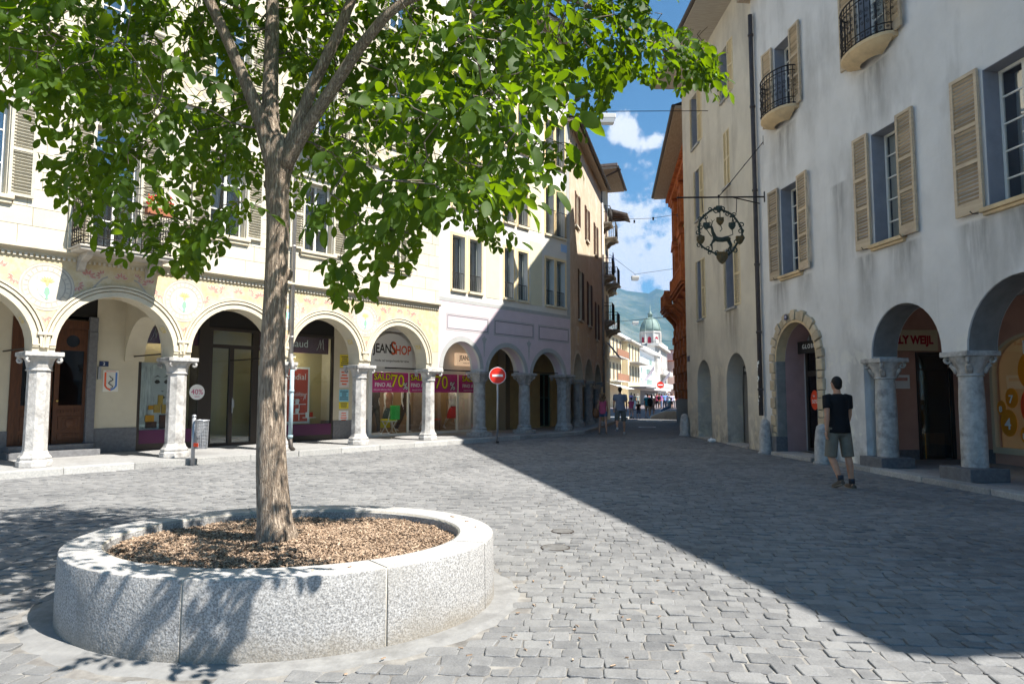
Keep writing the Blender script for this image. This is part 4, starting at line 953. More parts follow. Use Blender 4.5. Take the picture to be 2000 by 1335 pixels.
# posters in the windows
def poster_face():
    t = board(FA, 'portrait_poster', 'tall black and white portrait advertisement with gold cosmetics in the shop window', 'poster', 2.82, 3.72, .62, 2.3, BK+.16, mat('poster grey', (.5, .5, .5), (.36, .36, .37), sc=2, rough=.5), th=.012)
    y = -.016; g1, g2, g3 = mat('poster skin', (.56, .55, .54), (.46, .45, .45), sc=3, rough=.5), mat('poster hair', (.72, .71, .7), (.3, .3, .3), sc=1.3, stretch=(9, 1, 1.2), rough=.5), mat('poster black', (.03, .03, .03), rough=.5)
    MB().slab([(-.62, .3), (-.6, 1.5), (-.35, 1.62), (.2, 1.64), (.55, 1.5), (.64, .9), (.6, .45), (.4, .4)], [], y, -.0125).build('hair_print', g2, t)
    MB().slab([(-.1, .72), (-.2, 1.0), (-.2, 1.3), (-.08, 1.5), (.16, 1.55), (.4, 1.46), (.5, 1.2), (.44, .9), (.28, .66), (.1, .58)], [], y-.003, y).build('face_print', g1, t)
    k = MB()
    for cx in (-.02, .33): k.slab([(cx-.11, 1.2), (cx-.03, 1.25), (cx+.06, 1.24), (cx+.11, 1.18), (cx+.02, 1.15), (cx-.06, 1.15)], [], y-.006, y-.003); k.slab([(cx-.13, 1.3), (cx, 1.36), (cx+.13, 1.31), (cx, 1.33)], [], y-.006, y-.003)
    k.slab([(.02, .8), (.1, .85), (.16, .83), (.22, .85), (.3, .8), (.16, .74)], [], y-.006, y-.003); k.slab([(.12, .98), (.2, .96), (.26, .99), (.19, .94)], [], y-.006, y-.003); k.build('feature_print', g3, t)
    gold = mat('gold packaging', (.65, .42, .12), (.45, .26, .06), sc=5, rough=.35, metal=.3); amb = mat('amber packaging', (.7, .3, .02), rough=.4)
    c = MB()
    for (x0, x1, z0, z1, m) in ((.02, .2, .62, .86, 0), (-.12, .12, .42, .62, 0), (.16, .46, .4, .62, 0), (-.32, -.14, .5, .6, 1), (-.42, -.1, .2, .36, 1), (-.4, .0, .04, .2, 2), (.1, .5, .02, .36, 2)): c.box(x0, x1, y-.03, y-.004, z0, z1, m)
    c.build('product_print', [gold, amb, mat('dark box', (.08, .03, .02), rough=.4)], t)
    for c_ in list(t.children):
        if c_.name.startswith(('hair_print', 'face_print', 'feature_print', 'product_print')): c_.data.transform(Matrix.Diagonal((.66, 1, 1, 1)))
    MB().box(-.44, .44, -.02, -.0125, -.0, .14).build('white_strip', M_white, t); text('marionnaud.ch', .07, M_alu, t, -.18, -.022, .06)
poster_face()
M_redp = mat('red poster', (.62, .06, .03), (.55, .05, .025), sc=2, rough=.5)
t = board(FA, 'red_poster', 'red poster reading facelifting liquid in the purple shop window', 'poster', 6.0, 7.72, .64, 2.32, BK+.2, M_white, th=.012); MB().box(-.8, .8, -.016, -.012, .06, 1.62).build('print', M_redp, t)
text('mondial', .26, M_white, t, .32, -.018, 1.38); text('"facelifting\n    liquid"', .17, M_white, t, .4, -.018, .78, shear=.3)
for x, z in ((.5, .28), (.5, .0), (.85, -.12)):
    MB().box(x-.22, x+.22, -.06, -.02, z+.28, z+.3).box(x-.01, x+.01, -.05, -.03, z+.1, z+.28).build('display_shelf', M_white, t)
    for k in (-.12, .02): MB().box(x+k, x+k+.1, -.055, -.025, z+.3, z+.45).build('product_box', M_white if k < 0 else M_redp, t)
t = board(FA, 'name_strip', 'white strip reading Marionnaud along the foot of the shop window', 'shop sign', 6.0, 8.2, .42, .62, BK+.12, M_white, th=.01); text('Marionnaud', .15, M_alu, t, .72, -.013, .1)
t = board(FA, 'sale_poster', 'tall white poster with red letters SALDI behind the trunk', 'poster', 5.92, 6.5, .62, 2.3, BK+.12, M_white, th=.01)
for k, ch in enumerate('SALDI'): text(ch, .26, mat('magenta print', (.5, .02, .15), rough=.5), t, .12, -.013, 1.45-.27*k)
def disc(fr, x, z, y, r, label, words, size, m=None, name='sale_disc'):
    t = fr.thing(name, label, 'sale sticker', x, y, z, group='round sale stickers'); MB().lathe([(r, 0), (r, .012)], 28).build('disc', m or M_white, t, angle=30).matrix_local = Matrix.Rotation(R(90), 4, 'X')
    for wd, sz, dz in words: text(wd, sz, mat('magenta print', (.5, .02, .15)) if m is None else M_white, t, 0, -.015, dz)
    return t
disc(FA, 4.2, 1.56, BK-.012, .2, 'white round sticker reading 40% hanging left of the dark glass shop door', (('40%', .19, .0), ('SALDI', .05, -.12)), .1)
disc(FA, 6.12, 1.5, BK+.1, .2, 'white round sticker reading 40% beside the trunk in the shop window', (('40%', .19, .0),), .1)
# house number and enamel shield on the pier
t = board(FA, 'house_number', 'small dark blue plate with the number 2 on the yellow pier', 'number plate', 1.86, 2.06, 2.16, 2.28, BK-.004, mat('enamel blue', (.03, .05, .12), rough=.3), th=.01); text('2', .1, M_white, t, 0, -.013, .06)
t = FA.thing('shield_sign', 'clear plaque with a blue and red shield and black snake on the pier', 'sign', 2.12, BK-.005, 1.56)
MB().box(-.17, .17, -.012, 0, 0, .52).build('plaque', mat('pale plaque', (.7, .68, .6), rough=.3), t, bevel=.004)
sb, srd = mat('shield blue', (.08, .2, .5), rough=.4), mat('shield red', (.75, .12, .04), rough=.4)
U = lambda s, w, i: [(s*i, .46), (s*w, .46), (s*w, .14), (s*(w-.05), .07), (0, .02), (0, .02+(w-i)*1.1), (s*(i-.03), .1), (s*i, .15)]
MB().slab(U(1, .14, .1), [], -.016, -.0125).build('blue_half', sb, t); MB().slab(U(-1, .14, .1), [], -.0165, -.0125).build('red_half', srd, t)
MB().tube([(.05*math.sin(k*1.1)*(1 if k < 9 else .6), -.016, .08+k*.03) for k in range(11)], [.012, .018, .024, .026, .026, .026, .026, .026, .026, .024, .014], 6, flat=.3).build('snake', mat('sign black', (.015, .015, .015), rough=.4), t, smooth=True)
text('BELLINZONA', .035, srd, t, 0, -.014, .485)
# bill posters on the pier by the jeans shop
for k, (z0, z1, c) in enumerate(((2.35, 2.75, (.8, .65, .05)), (1.72, 2.3, (.75, .7, .68)), (1.28, 1.66, (.25, .6, .75)), (1.06, 1.27, (.85, .7, .05)), (.55, 1.0, (.82, .8, .78)))):
    names = ('yellow', 'red topped white', 'light blue', 'small bright yellow', 'white')[k]
    t = board(FA, 'bill_poster', names+' bill on the pier left of the jeans shop, '+('topmost', 'second from top', 'third from top', 'fourth from top', 'lowest')[k], 'poster', 8.66, 9.02, z0, z1, BK-.004, mat('bill %d' % k, c, tuple(q*.8 for q in c), sc=12, rough=.6), th=.006)
    pr = MB(); rn = random.Random(k)
    for j in range(5): w = rn.uniform(.08, .16); z = (z1-z0)*(.15+.16*j); pr.box(-w, w, -.009, -.0065, z, z+(z1-z0)*.07)
    pr.build('print', srd if k in (1, 4) else mat('bill ink', (.06, .06, .07), rough=.7), t)
# ================================================================ jeans shop front (spans two houses)
JX0, JX1 = 9.75, 15.3
M_pink = mat('magenta banner', (.55, .03, .2), (.62, .1, .3), sc=2, rough=.5); M_yel = mat('banner yellow', (.85, .72, .03), rough=.5)
JS = FA.thing('jeans_shop_front', 'glazed jeans shop front with white mullions and window display under the arches', 'shop front', 9.75, 2.6, .125)
MB().box(0, .12, -.1, .1, 0, 3.2).build('white_pier', M_wall, JS)
f = MB()
for x in (.12, 1.72, 4.12, 5.5): f.box(x, x+.05, -.03, .04, 0, 2.15)
f.box(.12, 5.55, -.028, .038, 0, .08).box(.12, 5.55, -.028, .038, 2.12, 2.18).build('mullion', M_wframe, JS, bevel=.004)
for a, b in ((.17, 1.72), (1.77, 4.12), (4.17, 5.5)): MB().box(a, b, 0, .006, .08, 2.12).build('pane', M_glass, JS)
MB().box(.12, 5.55, 1.5, 1.55, 0, 3.6).box(.12, 5.55, .05, 1.5, -.0, .03, 1).box(.12, 5.55, .03, 1.5, 2.2, 2.25).build('display_back', [mat('display wall', (.36, .24, .13), (.3, .2, .1), sc=2, rough=.8), mat('display floor', (.3, .2, .1), rough=.6)], JS)
MB().box(.12, 5.55, -.01, .05, 2.18, 3.6).build('fascia', M_wall, JS)
MB().box(-.0, 5.5, -.9, -.86, 2.2, 2.24).build('hanging_rail', M_black, JS)
def spot(par, x, y, z, watts, name='spot_lamp'):      # small shop lamp with its own light
    s = MB().lathe([(.03, 0), (.05, -.02), (.055, -.09)], 10, (x, y, z)).build(name, M_wframe, par, smooth=True)
    l = bpy.data.lights.new('spot_bulb', 'POINT'); l.energy = watts; l.color = (1, .84, .62); l.shadow_soft_size = .05
    o = bpy.data.objects.new('spot_bulb', l); COL.objects.link(o); o.parent = s; o.location = (x, y, z-.16)
for x in (.9, 2.9, 4.8): spot(JS, x, .35, 2.16, 8)
for x in (3.4, 7.2): spot(HA, x, 2.86, 3.22 if x < 4 else 2.7, 9)
# curved white signboard, lit box sign
t = FA.thing('shop_sign', 'white half-round sign reading JEANSSHOP in black and red letters', 'shop sign', 10.62, 2.45, 2.42)
MB().slab([(-.88, 0), (.9, 0)]+arc(0.01, .3, .89, 0, 180, 18, rz=.82), [], -.03, 0).build('panel', M_white, t, bevel=.004)
text('JEAN', .42, M_alu, t, -.42, -.034, .58, bold=.008, width=.8); text('S', .62, M_alu, t, .03, -.034, .6, bold=.01, width=.8); text('S', .62, srd, t, .065, -.035, .6, bold=.0, width=.8); text('HOP', .42, srd, t, .48, -.034, .56, bold=.008, width=.8)
text('moda nel tempo/mode for time', .115, M_alu, t, 0, -.034, .2)
t = FA.thing('shop_sign', 'lit cream box sign reading JEANS hanging in the next arch', 'shop sign', 14.1, 2.35, 2.56)
MB().box(-.62, .62, -.12, 0, 0, .46).build('light_box', emat('lit sign', (.9, .62, .4), .25), t, bevel=.008); text('JEANSSHOP', .24, M_alu, t, .05, -.124, .28, bold=.004, width=.85); text('moda nel tempo', .085, M_alu, t, 0, -.124, .1); MB().box(-.02, .02, -.08, -.05, .46, 1.0).build('hanger', M_black, t)
for i, (x0, x1, lb) in enumerate(((9.93, 11.47, 'pink banner reading SALDI 70% in the left jeans shop window'), (11.55, 12.5, 'pink banner reading SALDI half hidden by the octagonal column'), (12.52, 13.86, 'pink banner reading 70% right of the octagonal column'), (13.94, 15.2, 'pink banner reading SALDI nearest the no entry sign'))):
    t = board(FA, 'sale_banner', lb, 'banner', x0, x1, 1.58, 2.24, 2.58, M_pink, th=.01, group='pink sale banners'); w = x1-x0
    def o(s, z, sz, m, **k): text(s, sz, M_alu, t, k.get('x', 0), -.0125, z, bold=.022); text(s, sz, m, t, k.get('x', 0), -.0145, z, bold=.004)
    if i == 0: o('SALDI', .5, .3, M_yel, x=-.32); text('FINO AL', .19, M_white, t, -.32, -.014, .24, bold=.004); text('ESCLUSO SPECIAL PRICE', .07, M_white, t, -.34, -.014, .08); o('70', .36, .6, M_yel, x=.3); o('%', .2, .32, M_white, x=.64)
    if i in (1, 3): o('SALDI', .5, .28, M_yel, x=-.08); text('FINO AL', .18, M_white, t, -.1, -.014, .24, bold=.004); text('ESCLUSO SPECIAL PRICE', .06, M_white, t, -.05, -.014, .08)
    if i == 3: o('7', .36, .46, M_yel, x=.52)
    if i == 2: o('70', .34, .66, M_yel, x=-.14); o('%', .22, .4, M_white, x=.42)
# ================================================================ the pink and grey painted house
HB = FA.thing('pink_house', 'white and pale pink painted house with grey arch borders and paired windows', 'house', 10.42)
BX = lambda x: x-10.42
M_pinkw = mat('pale pink plaster', (.6, .5, .535), (.56, .465, .5), sc=3, rough=.9, bump=.001, bs=50, c3=(.54, .45, .48), sc3=1)
M_greyb = mat('grey painted band', (.4, .4, .39), (.36, .36, .35), sc=5, rough=.9); M_cw = mat('warm white plaster', (.66, .63, .58), (.62, .59, .54), sc=2, rough=.9, bump=.001, bs=50, c3=(.58, .555, .51), sc3=.8)
M_peach = mat('painted window border', (.78, .6, .34), (.72, .55, .3), sc=5, rough=.9); M_olive = mat('olive painted panel', (.6, .57, .42), (.56, .53, .39), sc=3, rough=.9); M_gline = mat('dark grey line', (.2, .2, .21), rough=.9)
M_bluep = mat('painted blue panel', (.3, .45, .68), rough=.9)
BC = [12.52, 14.9, 17.28]; BA = [(10.62, 12.33, 3.2), (12.71, 14.71, 3.13), (15.09, 17.09, 3.07)]
BW = [(11.0, 11.58), (11.8, 12.38), (13.55, 14.06), (14.3, 14.84), (15.93, 16.45), (16.6, 17.16)]; BZ = [(4.86, 6.6), (7.55, 9.3), (10.3, 12.0), (13.0, 14.5)]
EX = 17.5
wl = MB().slab([(BX(a), b) for a, b in archwall(10.42, EX, 15.4, BA, 2.25)], [rect(BX(a), BX(b), z0, z1) for a, b in BW for z0, z1 in BZ], .01, .45)
wl.box(0, BX(EX)-.02, .45, 3.25, 3.6, 15.39); wl.box(BX(15.3), BX(EX)-.03, 3.25, 7.5, .1, 15.38); wl.box(0, BX(15.3), 4.6, 7.5, .1, 15.37); wl.build('wall', M_cw, HB)
P = [(BX(a), b) for a, b in archwall(10.425, EX-.005, 4.42, [(a-.16, b+.16, c+.16) for a, b, c in BA], 2.25)]
MB().slab(P, [], .003, .009).build('pink_zone', M_pinkw, HB)
for a, b, zc in BA:
    r = (b-a)/2; ringband(HB, BX((a+b)/2), zc-r, r, r+.155, -.001, .0095, M_greyb, 'grey_arch_border', leg=.0)
    r2 = r-.006; cx = BX((a+b)/2); sv = []; n = 20
    for i in range(n+1):
        t = math.pi*i/n; sv += [(cx+r2*math.cos(t), .1, zc-r+r2*math.sin(t)), (cx+r2*math.cos(t), .36, zc-r+r2*math.sin(t))]
    MB().add(sv, [(2*i, 2*i+1, 2*i+3, 2*i+2) for i in range(n)]).build('pink_soffit', M_pinkw, HB)
for x0, x1, z0, z1 in ((10.75, 12.75, 3.52, 4.06), (13.0, 15.2, 3.5, 4.06), (15.45, 17.4, 3.48, 4.06)):
    for d, m in ((0, M_greyb), (.05, M_gline)): MB().slab(rect(BX(x0)+d, BX(x1)-d, z0+d, z1-d), [rect(BX(x0)+d+.03, BX(x1)-d-.03, z0+d+.03, z1-d-.03)], -.0005-(.001 if d else 0), .004).build('painted_panel_line', m, HB)
for x in (12.52, 14.9):
    MB().slab([(BX(x)-.015, 2.75), (BX(x)+.015, 2.75), (BX(x)+.05, 3.2), (BX(x)+.13, 3.36), (BX(x)+.05, 3.38), (BX(x), 3.46), (BX(x)-.05, 3.38), (BX(x)-.13, 3.36), (BX(x)-.05, 3.2)], [], -.001, .004).build('painted_finial', M_greyb, HB)
MB().box(.003, BX(EX)-.003, -.002, .0095, 4.43, 4.55).build('grey_band', M_greyb, HB); MB().box(BX(17.28), BX(EX)-.002, -.0015, .0095, 4.56, 15.3).build('corner_band', M_greyb, HB)
for x0, x1 in ((12.62, 13.3), (15.0, 15.68)):
    for z0, z1 in ((4.75, 7.1), (7.5, 9.8)): MB().slab(rect(BX(x0), BX(x1), z0, z1), [], -.001, .0095).build('olive_panel', M_olive, HB)
MB().box(BX(16.9), BX(17.28), -.0012, .0095, 7.0, 7.3).build('blue_panel', M_bluep, HB)
for a, b in BW:
    for zi, (z0, z1) in enumerate(BZ):
        MB().slab(rect(BX(a)-.09, BX(b)+.09, z0-.1, z1+.1), [rect(BX(a), BX(b), z0, z1)], -.002, .0095).build('painted_border', M_peach, HB)
        MB().box(BX(a)-.06, BX(b)+.06, -.07, .1, z0-.09, z0-.012).build('window_sill', M_trimA, HB, bevel=.006)
        window(HB, BX(a), BX(b), z0, z1, .2, frame=mat('green grey frame', (.3, .32, .28), rough=.5), leaves=1, rows=(), fr=.05, curtain=M_curt if zi % 2 == 0 else None)
        if zi < 3: railing(HB, [(BX(a)+.02, .05), (BX(b)-.02, .05)] if zi == 0 else [(BX(a)-.04, -.06), (BX(b)+.04, -.06)], z0-.01, .55 if zi == 0 else .95, ornate=False, pitch=.085, name='window_rail', r=.007)
def round_column(par, x, y, z0, z1, r, m=None, base=True):
    m = m or M_col
    c = MB().lathe([(r*1.05, z0+(.3 if base else 0)), (r*1.04, (z0+z1)/2), (r*.95, z1-.4)], 20, (x, y, 0)); o = c.build('column', m, par, angle=40)
    if base: MB().box(x-r*1.5, x+r*1.5, y-r*1.5, y+r*1.5, z0, z0+.13).build('plinth', m, o, bevel=.012)
    if base: MB().lathe([(r*1.42, z0+.13), (r*1.46, z0+.17), (r*1.3, z0+.2), (r*1.22, z0+.23), (r*1.3, z0+.27), (r*1.08, z0+.31)], 20, (x, y, 0)).build('base', m, o, angle=40)
    MB().lathe([(r*.98, z1-.42), (r*1.1, z1-.4), (r*.98, z1-.37), (r*1.02, z1-.32), (r*1.3, z1-.2), (r*1.62, z1-.09)], 20, (x, y, 0)).build('capital', m, o, angle=40)
    a = r*1.66; MB().box(x-a, x+a, y-a, y+a, z1-.09, z1).build('abacus', m, o, bevel=.014)
    for sx in (-1, 1):
        for sy in (-1, 1):
            cx, cy = x+sx*a*.7, y+sy*a*.7; d = Vector((sx, sy, 0)).normalized(); w = MB()
            pts = [Vector((cx, cy, z1-.145))+d*(.06*math.sin(t*.7)*(1-t/14))+Vector((0, 0, .06*math.cos(t*.7)*(1-t/14))) for t in range(11)]; w.tube(pts, [.034-.0016*t for t in range(11)], 6); w.build('volute', m, o, smooth=True)
            l = MB(); p0 = Vector((x, y, z1-.36)); 
            l.tube([p0+d*r*.95, p0+d*r*1.15+Vector((0, 0, .09)), p0+d*r*1.5+Vector((0, 0, .14)), p0+d*r*1.6+Vector((0, 0, .11))], [.05, .06, .04, .01], 6, flat=.5); l.build('acanthus_leaf', m, o, smooth=True)
    return o
M_colg = mat('grey column stone', (.4, .39, .375), (.28, .27, .26), sc=9, rough=.8, bump=.006, bs=35, c3=(.17, .16, .15), sc3=2.6)
octo_column(HA, 10.2, .2, .125, 2.27, .2)
for x in BC[:2]: round_column(HB, BX(x), .22, .125, 2.26, .2, M_colg)
octo_column(HB, BX(17.28), .24, .125, 2.26, .23, m=M_colg)
ea = MB().box(0, BX(EX)-.05, -.7, 1, 15.42, 15.55).build('eave', M_soffit, HB); MB().add([(0, -.8, 15.57), (BX(EX), -.8, 15.57), (BX(EX), 7.5, 18.3), (0, 7.5, 18.3)], [(0, 1, 2, 3)]).build('roof', M_roof, HB)
# ochre back wall of its arcade with tall dark window, doorway and cross arch
M_bko = mat('arcade ochre wall', (.42, .31, .14), (.36, .26, .12), sc=3, rough=.9)
bk = MB().slab(rect(BX(15.3), BX(17.5)+3.2, .1, 3.6), [rect(BX(16.1), BX(16.75), .35, 2.7), rect(BX(18.9), BX(19.7), .13, 2.4)], 2.6, 2.9); bk.build('back_wall', M_bko, HB)
window(HB, BX(16.1), BX(16.75), .35, 2.7, 2.68, frame=M_alu, leaves=1, rows=(), pane=M_glass); window(HB, BX(18.9), BX(19.7), .13, 2.4, 2.68, frame=mat('green door', (.1, .16, .13), rough=.5), leaves=2, rows=(.55,), pane=M_glass, name='door')
ca = MB(); po = [(.46, 2.26)]+arc(1.53, 2.26, .98, 180, 0, 16)+[(2.6, 2.26), (2.6, 3.6), (.46, 3.6)]
for x in (14.9,): MB().slab(po, [], BX(x)-.2, BX(x)+.2, M=Matrix(((0, 1, 0, 0), (1, 0, 0, 0), (0, 0, 1, 0), (0, 0, 0, 1)))).build('cross_arch', M_cw, HB)
for x in (14.9, 17.2): MB().tube([(BX(x)-2.2, .3, 2.32), (BX(x), .3, 2.32)], .016, 6).build('tie_rod', M_black, HB)
# ================================================================ old tan house on the corner of the lane
HC = FC.thing('tan_house', 'old tan house with peeling plaster, brown shutters and narrow arches in shade', 'house')
M_tan = mat('peeling tan plaster', (.56, .46, .34), (.47, .38, .28), sc=3, rough=.92, bump=.004, bs=25, c3=(.64, .58, .49), sc3=1.1)
M_lime = mat('limewash', (.64, .58, .48), (.55, .49, .4), sc=5, rough=.92); M_brown = mat('brown shutter', (.085, .045, .03), (.12, .065, .045), sc=9, rough=.6)
CAr = [(.5, 2.9, 3.2), (3.4, 5.9, 3.12), (6.35, 8.75, 3.0)]; CW = [(1.9, 2.75, 4.65, 6.75), (4.55, 5.3, 4.65, 6.6), (7.0, 7.7, 4.2, 6.0), (1.3, 2.0, 8.5, 9.9), (4.1, 4.75, 8.5, 10.0), (6.9, 7.6, 8.4, 9.9), (1.6, 2.2, 11.0, 12.0)]
wl = MB().slab(archwall(-.02, 9.45, 12.3, CAr, 2.12), [rect(*w) for w in CW], 0, .5); wl.box(.0, 9.44, .5, 3, 3.4, 12.29); wl.box(-.0, 9.43, 3, 8, .1, 12.28); wl.build('wall', M_tan, HC)
for a, b, zc in CAr: r = (b-a)/2; ringband(HC, (a+b)/2, zc-r, r, r+.14, -.012, .001, M_lime, 'lime_arch_border')
for x in (.2, 3.15, 6.1, 9.0): octo_column(HC, x, .25, .125, 2.14, .2, m=M_colg)
for x, z in ((1.7, 3.55), (4.6, 3.5), (7.5, 3.3)): MB().slab(rect(x-.3, x+.3, z, z+.75), [], -.008, .001).build('limewash_frame', M_lime, HC); MB().slab(rect(x-.2, x+.2, z+.08, z+.58), [], -.012, -.009).build('ochre_field', M_ochre, HC)
for i, (x0, x1, z0, z1) in enumerate(CW):
    MB().box(x0-.08, x1+.08, -.09, .05, z0-.08, z0-.002).build('window_sill', M_lime, HC); window(HC, x0, x1, z0, z1, .18, rows=(.5,))
    w = (x1-x0)/2; louvre(HC, x0-w-.02, x0-.02, z0, z1, -.05, M_brown, pitch=.07, turn=R(-25) if i % 3 == 0 else 0, hinge=x0-.02); louvre(HC, x1+.02, x1+w+.02, z0, z1, -.05, M_brown, pitch=.07)
MB().tube([(9.3, -.08, 11.6), (9.3, -.08, .2)], .06, 8).build('drainpipe', M_pipe, HC, smooth=True)
MB().box(-.2, 9.5, -.35, .5, 12.3, 12.4).build('soffit', M_soffit, HC); MB().add([(-.2, -.45, 12.42), (9.5, -.45, 12.42), (9.5, 8, 15), (-.2, 8, 15)], [(0, 1, 2, 3)]).build('roof', M_roof, HC); MB().tube([(-.2, -.46, 12.36), (9.5, -.46, 12.36)], .07, 8).build('gutter', M_iron, HC)
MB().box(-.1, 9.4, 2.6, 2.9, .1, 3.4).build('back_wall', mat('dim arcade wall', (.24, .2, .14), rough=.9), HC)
# postcard boards and an advertising stand by the last arch
t = FC.thing('advert_stand', 'white arched advertising stand on the left pavement under the narrow arch', 'advert stand', 7.6, -.15, .125)
MB().slab([(-.28, 0), (.28, 0), (.28, .95)]+arc(0, .95, .28, 0, 180, 10), [], -.03, .03).build('panel', M_white, t, bevel=.006); MB().box(-.3, -.24, -.2, .2, 0, .04).box(.24, .3, -.2, .2, 0, .04).build('foot', M_steel, t)
for k, c in enumerate(((.6, .2, .1), (.2, .35, .15), (.5, .4, .1), (.15, .2, .4))): MB().box(-.2+.2*(k % 2), -.02+.2*(k % 2), -.036, -.031, .12+.32*(k//2), .38+.32*(k//2)).build('picture', mat('advert %d' % k, c, rough=.5), t)
for k in range(3):
    t = board(FC, 'picture_board', ('upper', 'middle', 'lower')[k]+' dark framed picture hanging inside the narrow arch', 'picture', 7.0, 7.9, 2.18-.48*k, 2.6-.48*k, .3, mat('picture board', (.1, .11, .13), rough=.3), th=.02, group='framed pictures in the narrow arch'); MB().ball((0, -.021, .2), (.28, .003, .1), 12).build('print', M_white, t)
# ================================================================ balconied house further on
HD = FC.thing('balcony_house', 'tall cream house with iron balconies and wide eaves beyond the tan house', 'house', 9.5)
M_cr2 = mat('old cream plaster', (.62, .55, .42), (.55, .48, .36), sc=2, rough=.9, c3=(.48, .42, .32), sc3=.9)
MB().box(0, 4.0, .12, 8, 0, 13.4).build('wall', M_cr2, HD); MB().box(4.0, 5.6, .5, 8, 0, 12.2, 0).build('lower_wall', M_cr2, HD)
for (x0, x1, z, out, h) in ((.5, 1.7, 10.75, .55, .9), (2.3, 3.7, 10.35, .62, .9), (.5, 1.9, 7.9, .62, .9), (2.4, 3.8, 7.75, .7, .9), (.5, 1.8, 5.45, .6, .95), (2.3, 3.8, 5.15, .68, .95), (4.2, 5.4, 7.6, .7, .9)):
    b = balcony(HD, x0, x1, z, out, M_bslab, h=h, ornate=False, brackets=True)
    b.location.y = .12 if x0 < 4 else .5
    MB().box((x0+x1)/2-.4, (x0+x1)/2+.4, -.005, .03, z+.01, z+2.0).build('balcony_door', M_brown, b)
for x in (.9, 2.8):
    for z in (2.2,): window(HD, x-.4, x+.4, z, z+1.4, .1, rows=(.5,), depth=.2)
MB().box(-.2, 4.1, -.85, .5, 13.42, 13.55).build('soffit', M_soffit, HD); MB().box(-.25, 4.15, -.9, .5, 13.56, 13.7).build('roof_edge', M_roof, HD); MB().tube([(-.2, -.93, 13.5), (4.1, -.93, 13.5)], .07, 8).tube([(.1, -1.05, 13.45), (.1, -.2, 13.1), (.1, .02, 12.6), (.1, .02, 8)], .05, 8).build('gutter', M_iron, HD)
for k in range(4): MB().box(4.2+k*.45, 4.3+k*.45, -.9, .4, 12.05, 12.17).build('rafter', M_brown, HD)
MB().add([(4.16, -1.0, 12.0), (5.9, -1.0, 12.0), (5.9, 8, 15), (4.16, 8, 15), (4.16, -1.0, 12.14), (5.9, -1.0, 12.14), (5.9, 8, 15.14), (4.16, 8, 15.14)], [(0, 3, 2, 1), (4, 5, 6, 7), (0, 1, 5, 4), (1, 2, 6, 5), (2, 3, 7, 6), (3, 0, 4, 7)]).build('tile_roof', M_roof, HD)
par = FC.thing('closed_parasol', 'closed blue parasol standing on an upper balcony', 'parasol', 12.6, -.25, 7.75)
MB().tube([(0, 0, 0), (0, 0, 1.9)], .02, 6).build('pole', M_steel, par); MB().lathe([(.03, .6), (.12, .7), (.09, 1.2), (.03, 1.8)], 8).build('canopy', mat('parasol blue', (.03, .08, .35), rough=.7), par, smooth=True)
aw = MB().add([(1.0, -.0, 4.4), (3.0, -.0, 4.4), (3.0, -.7, 3.5), (1.0, -.7, 3.5)], [(0, 1, 2, 3)]).build('awning', M_brown, HD)
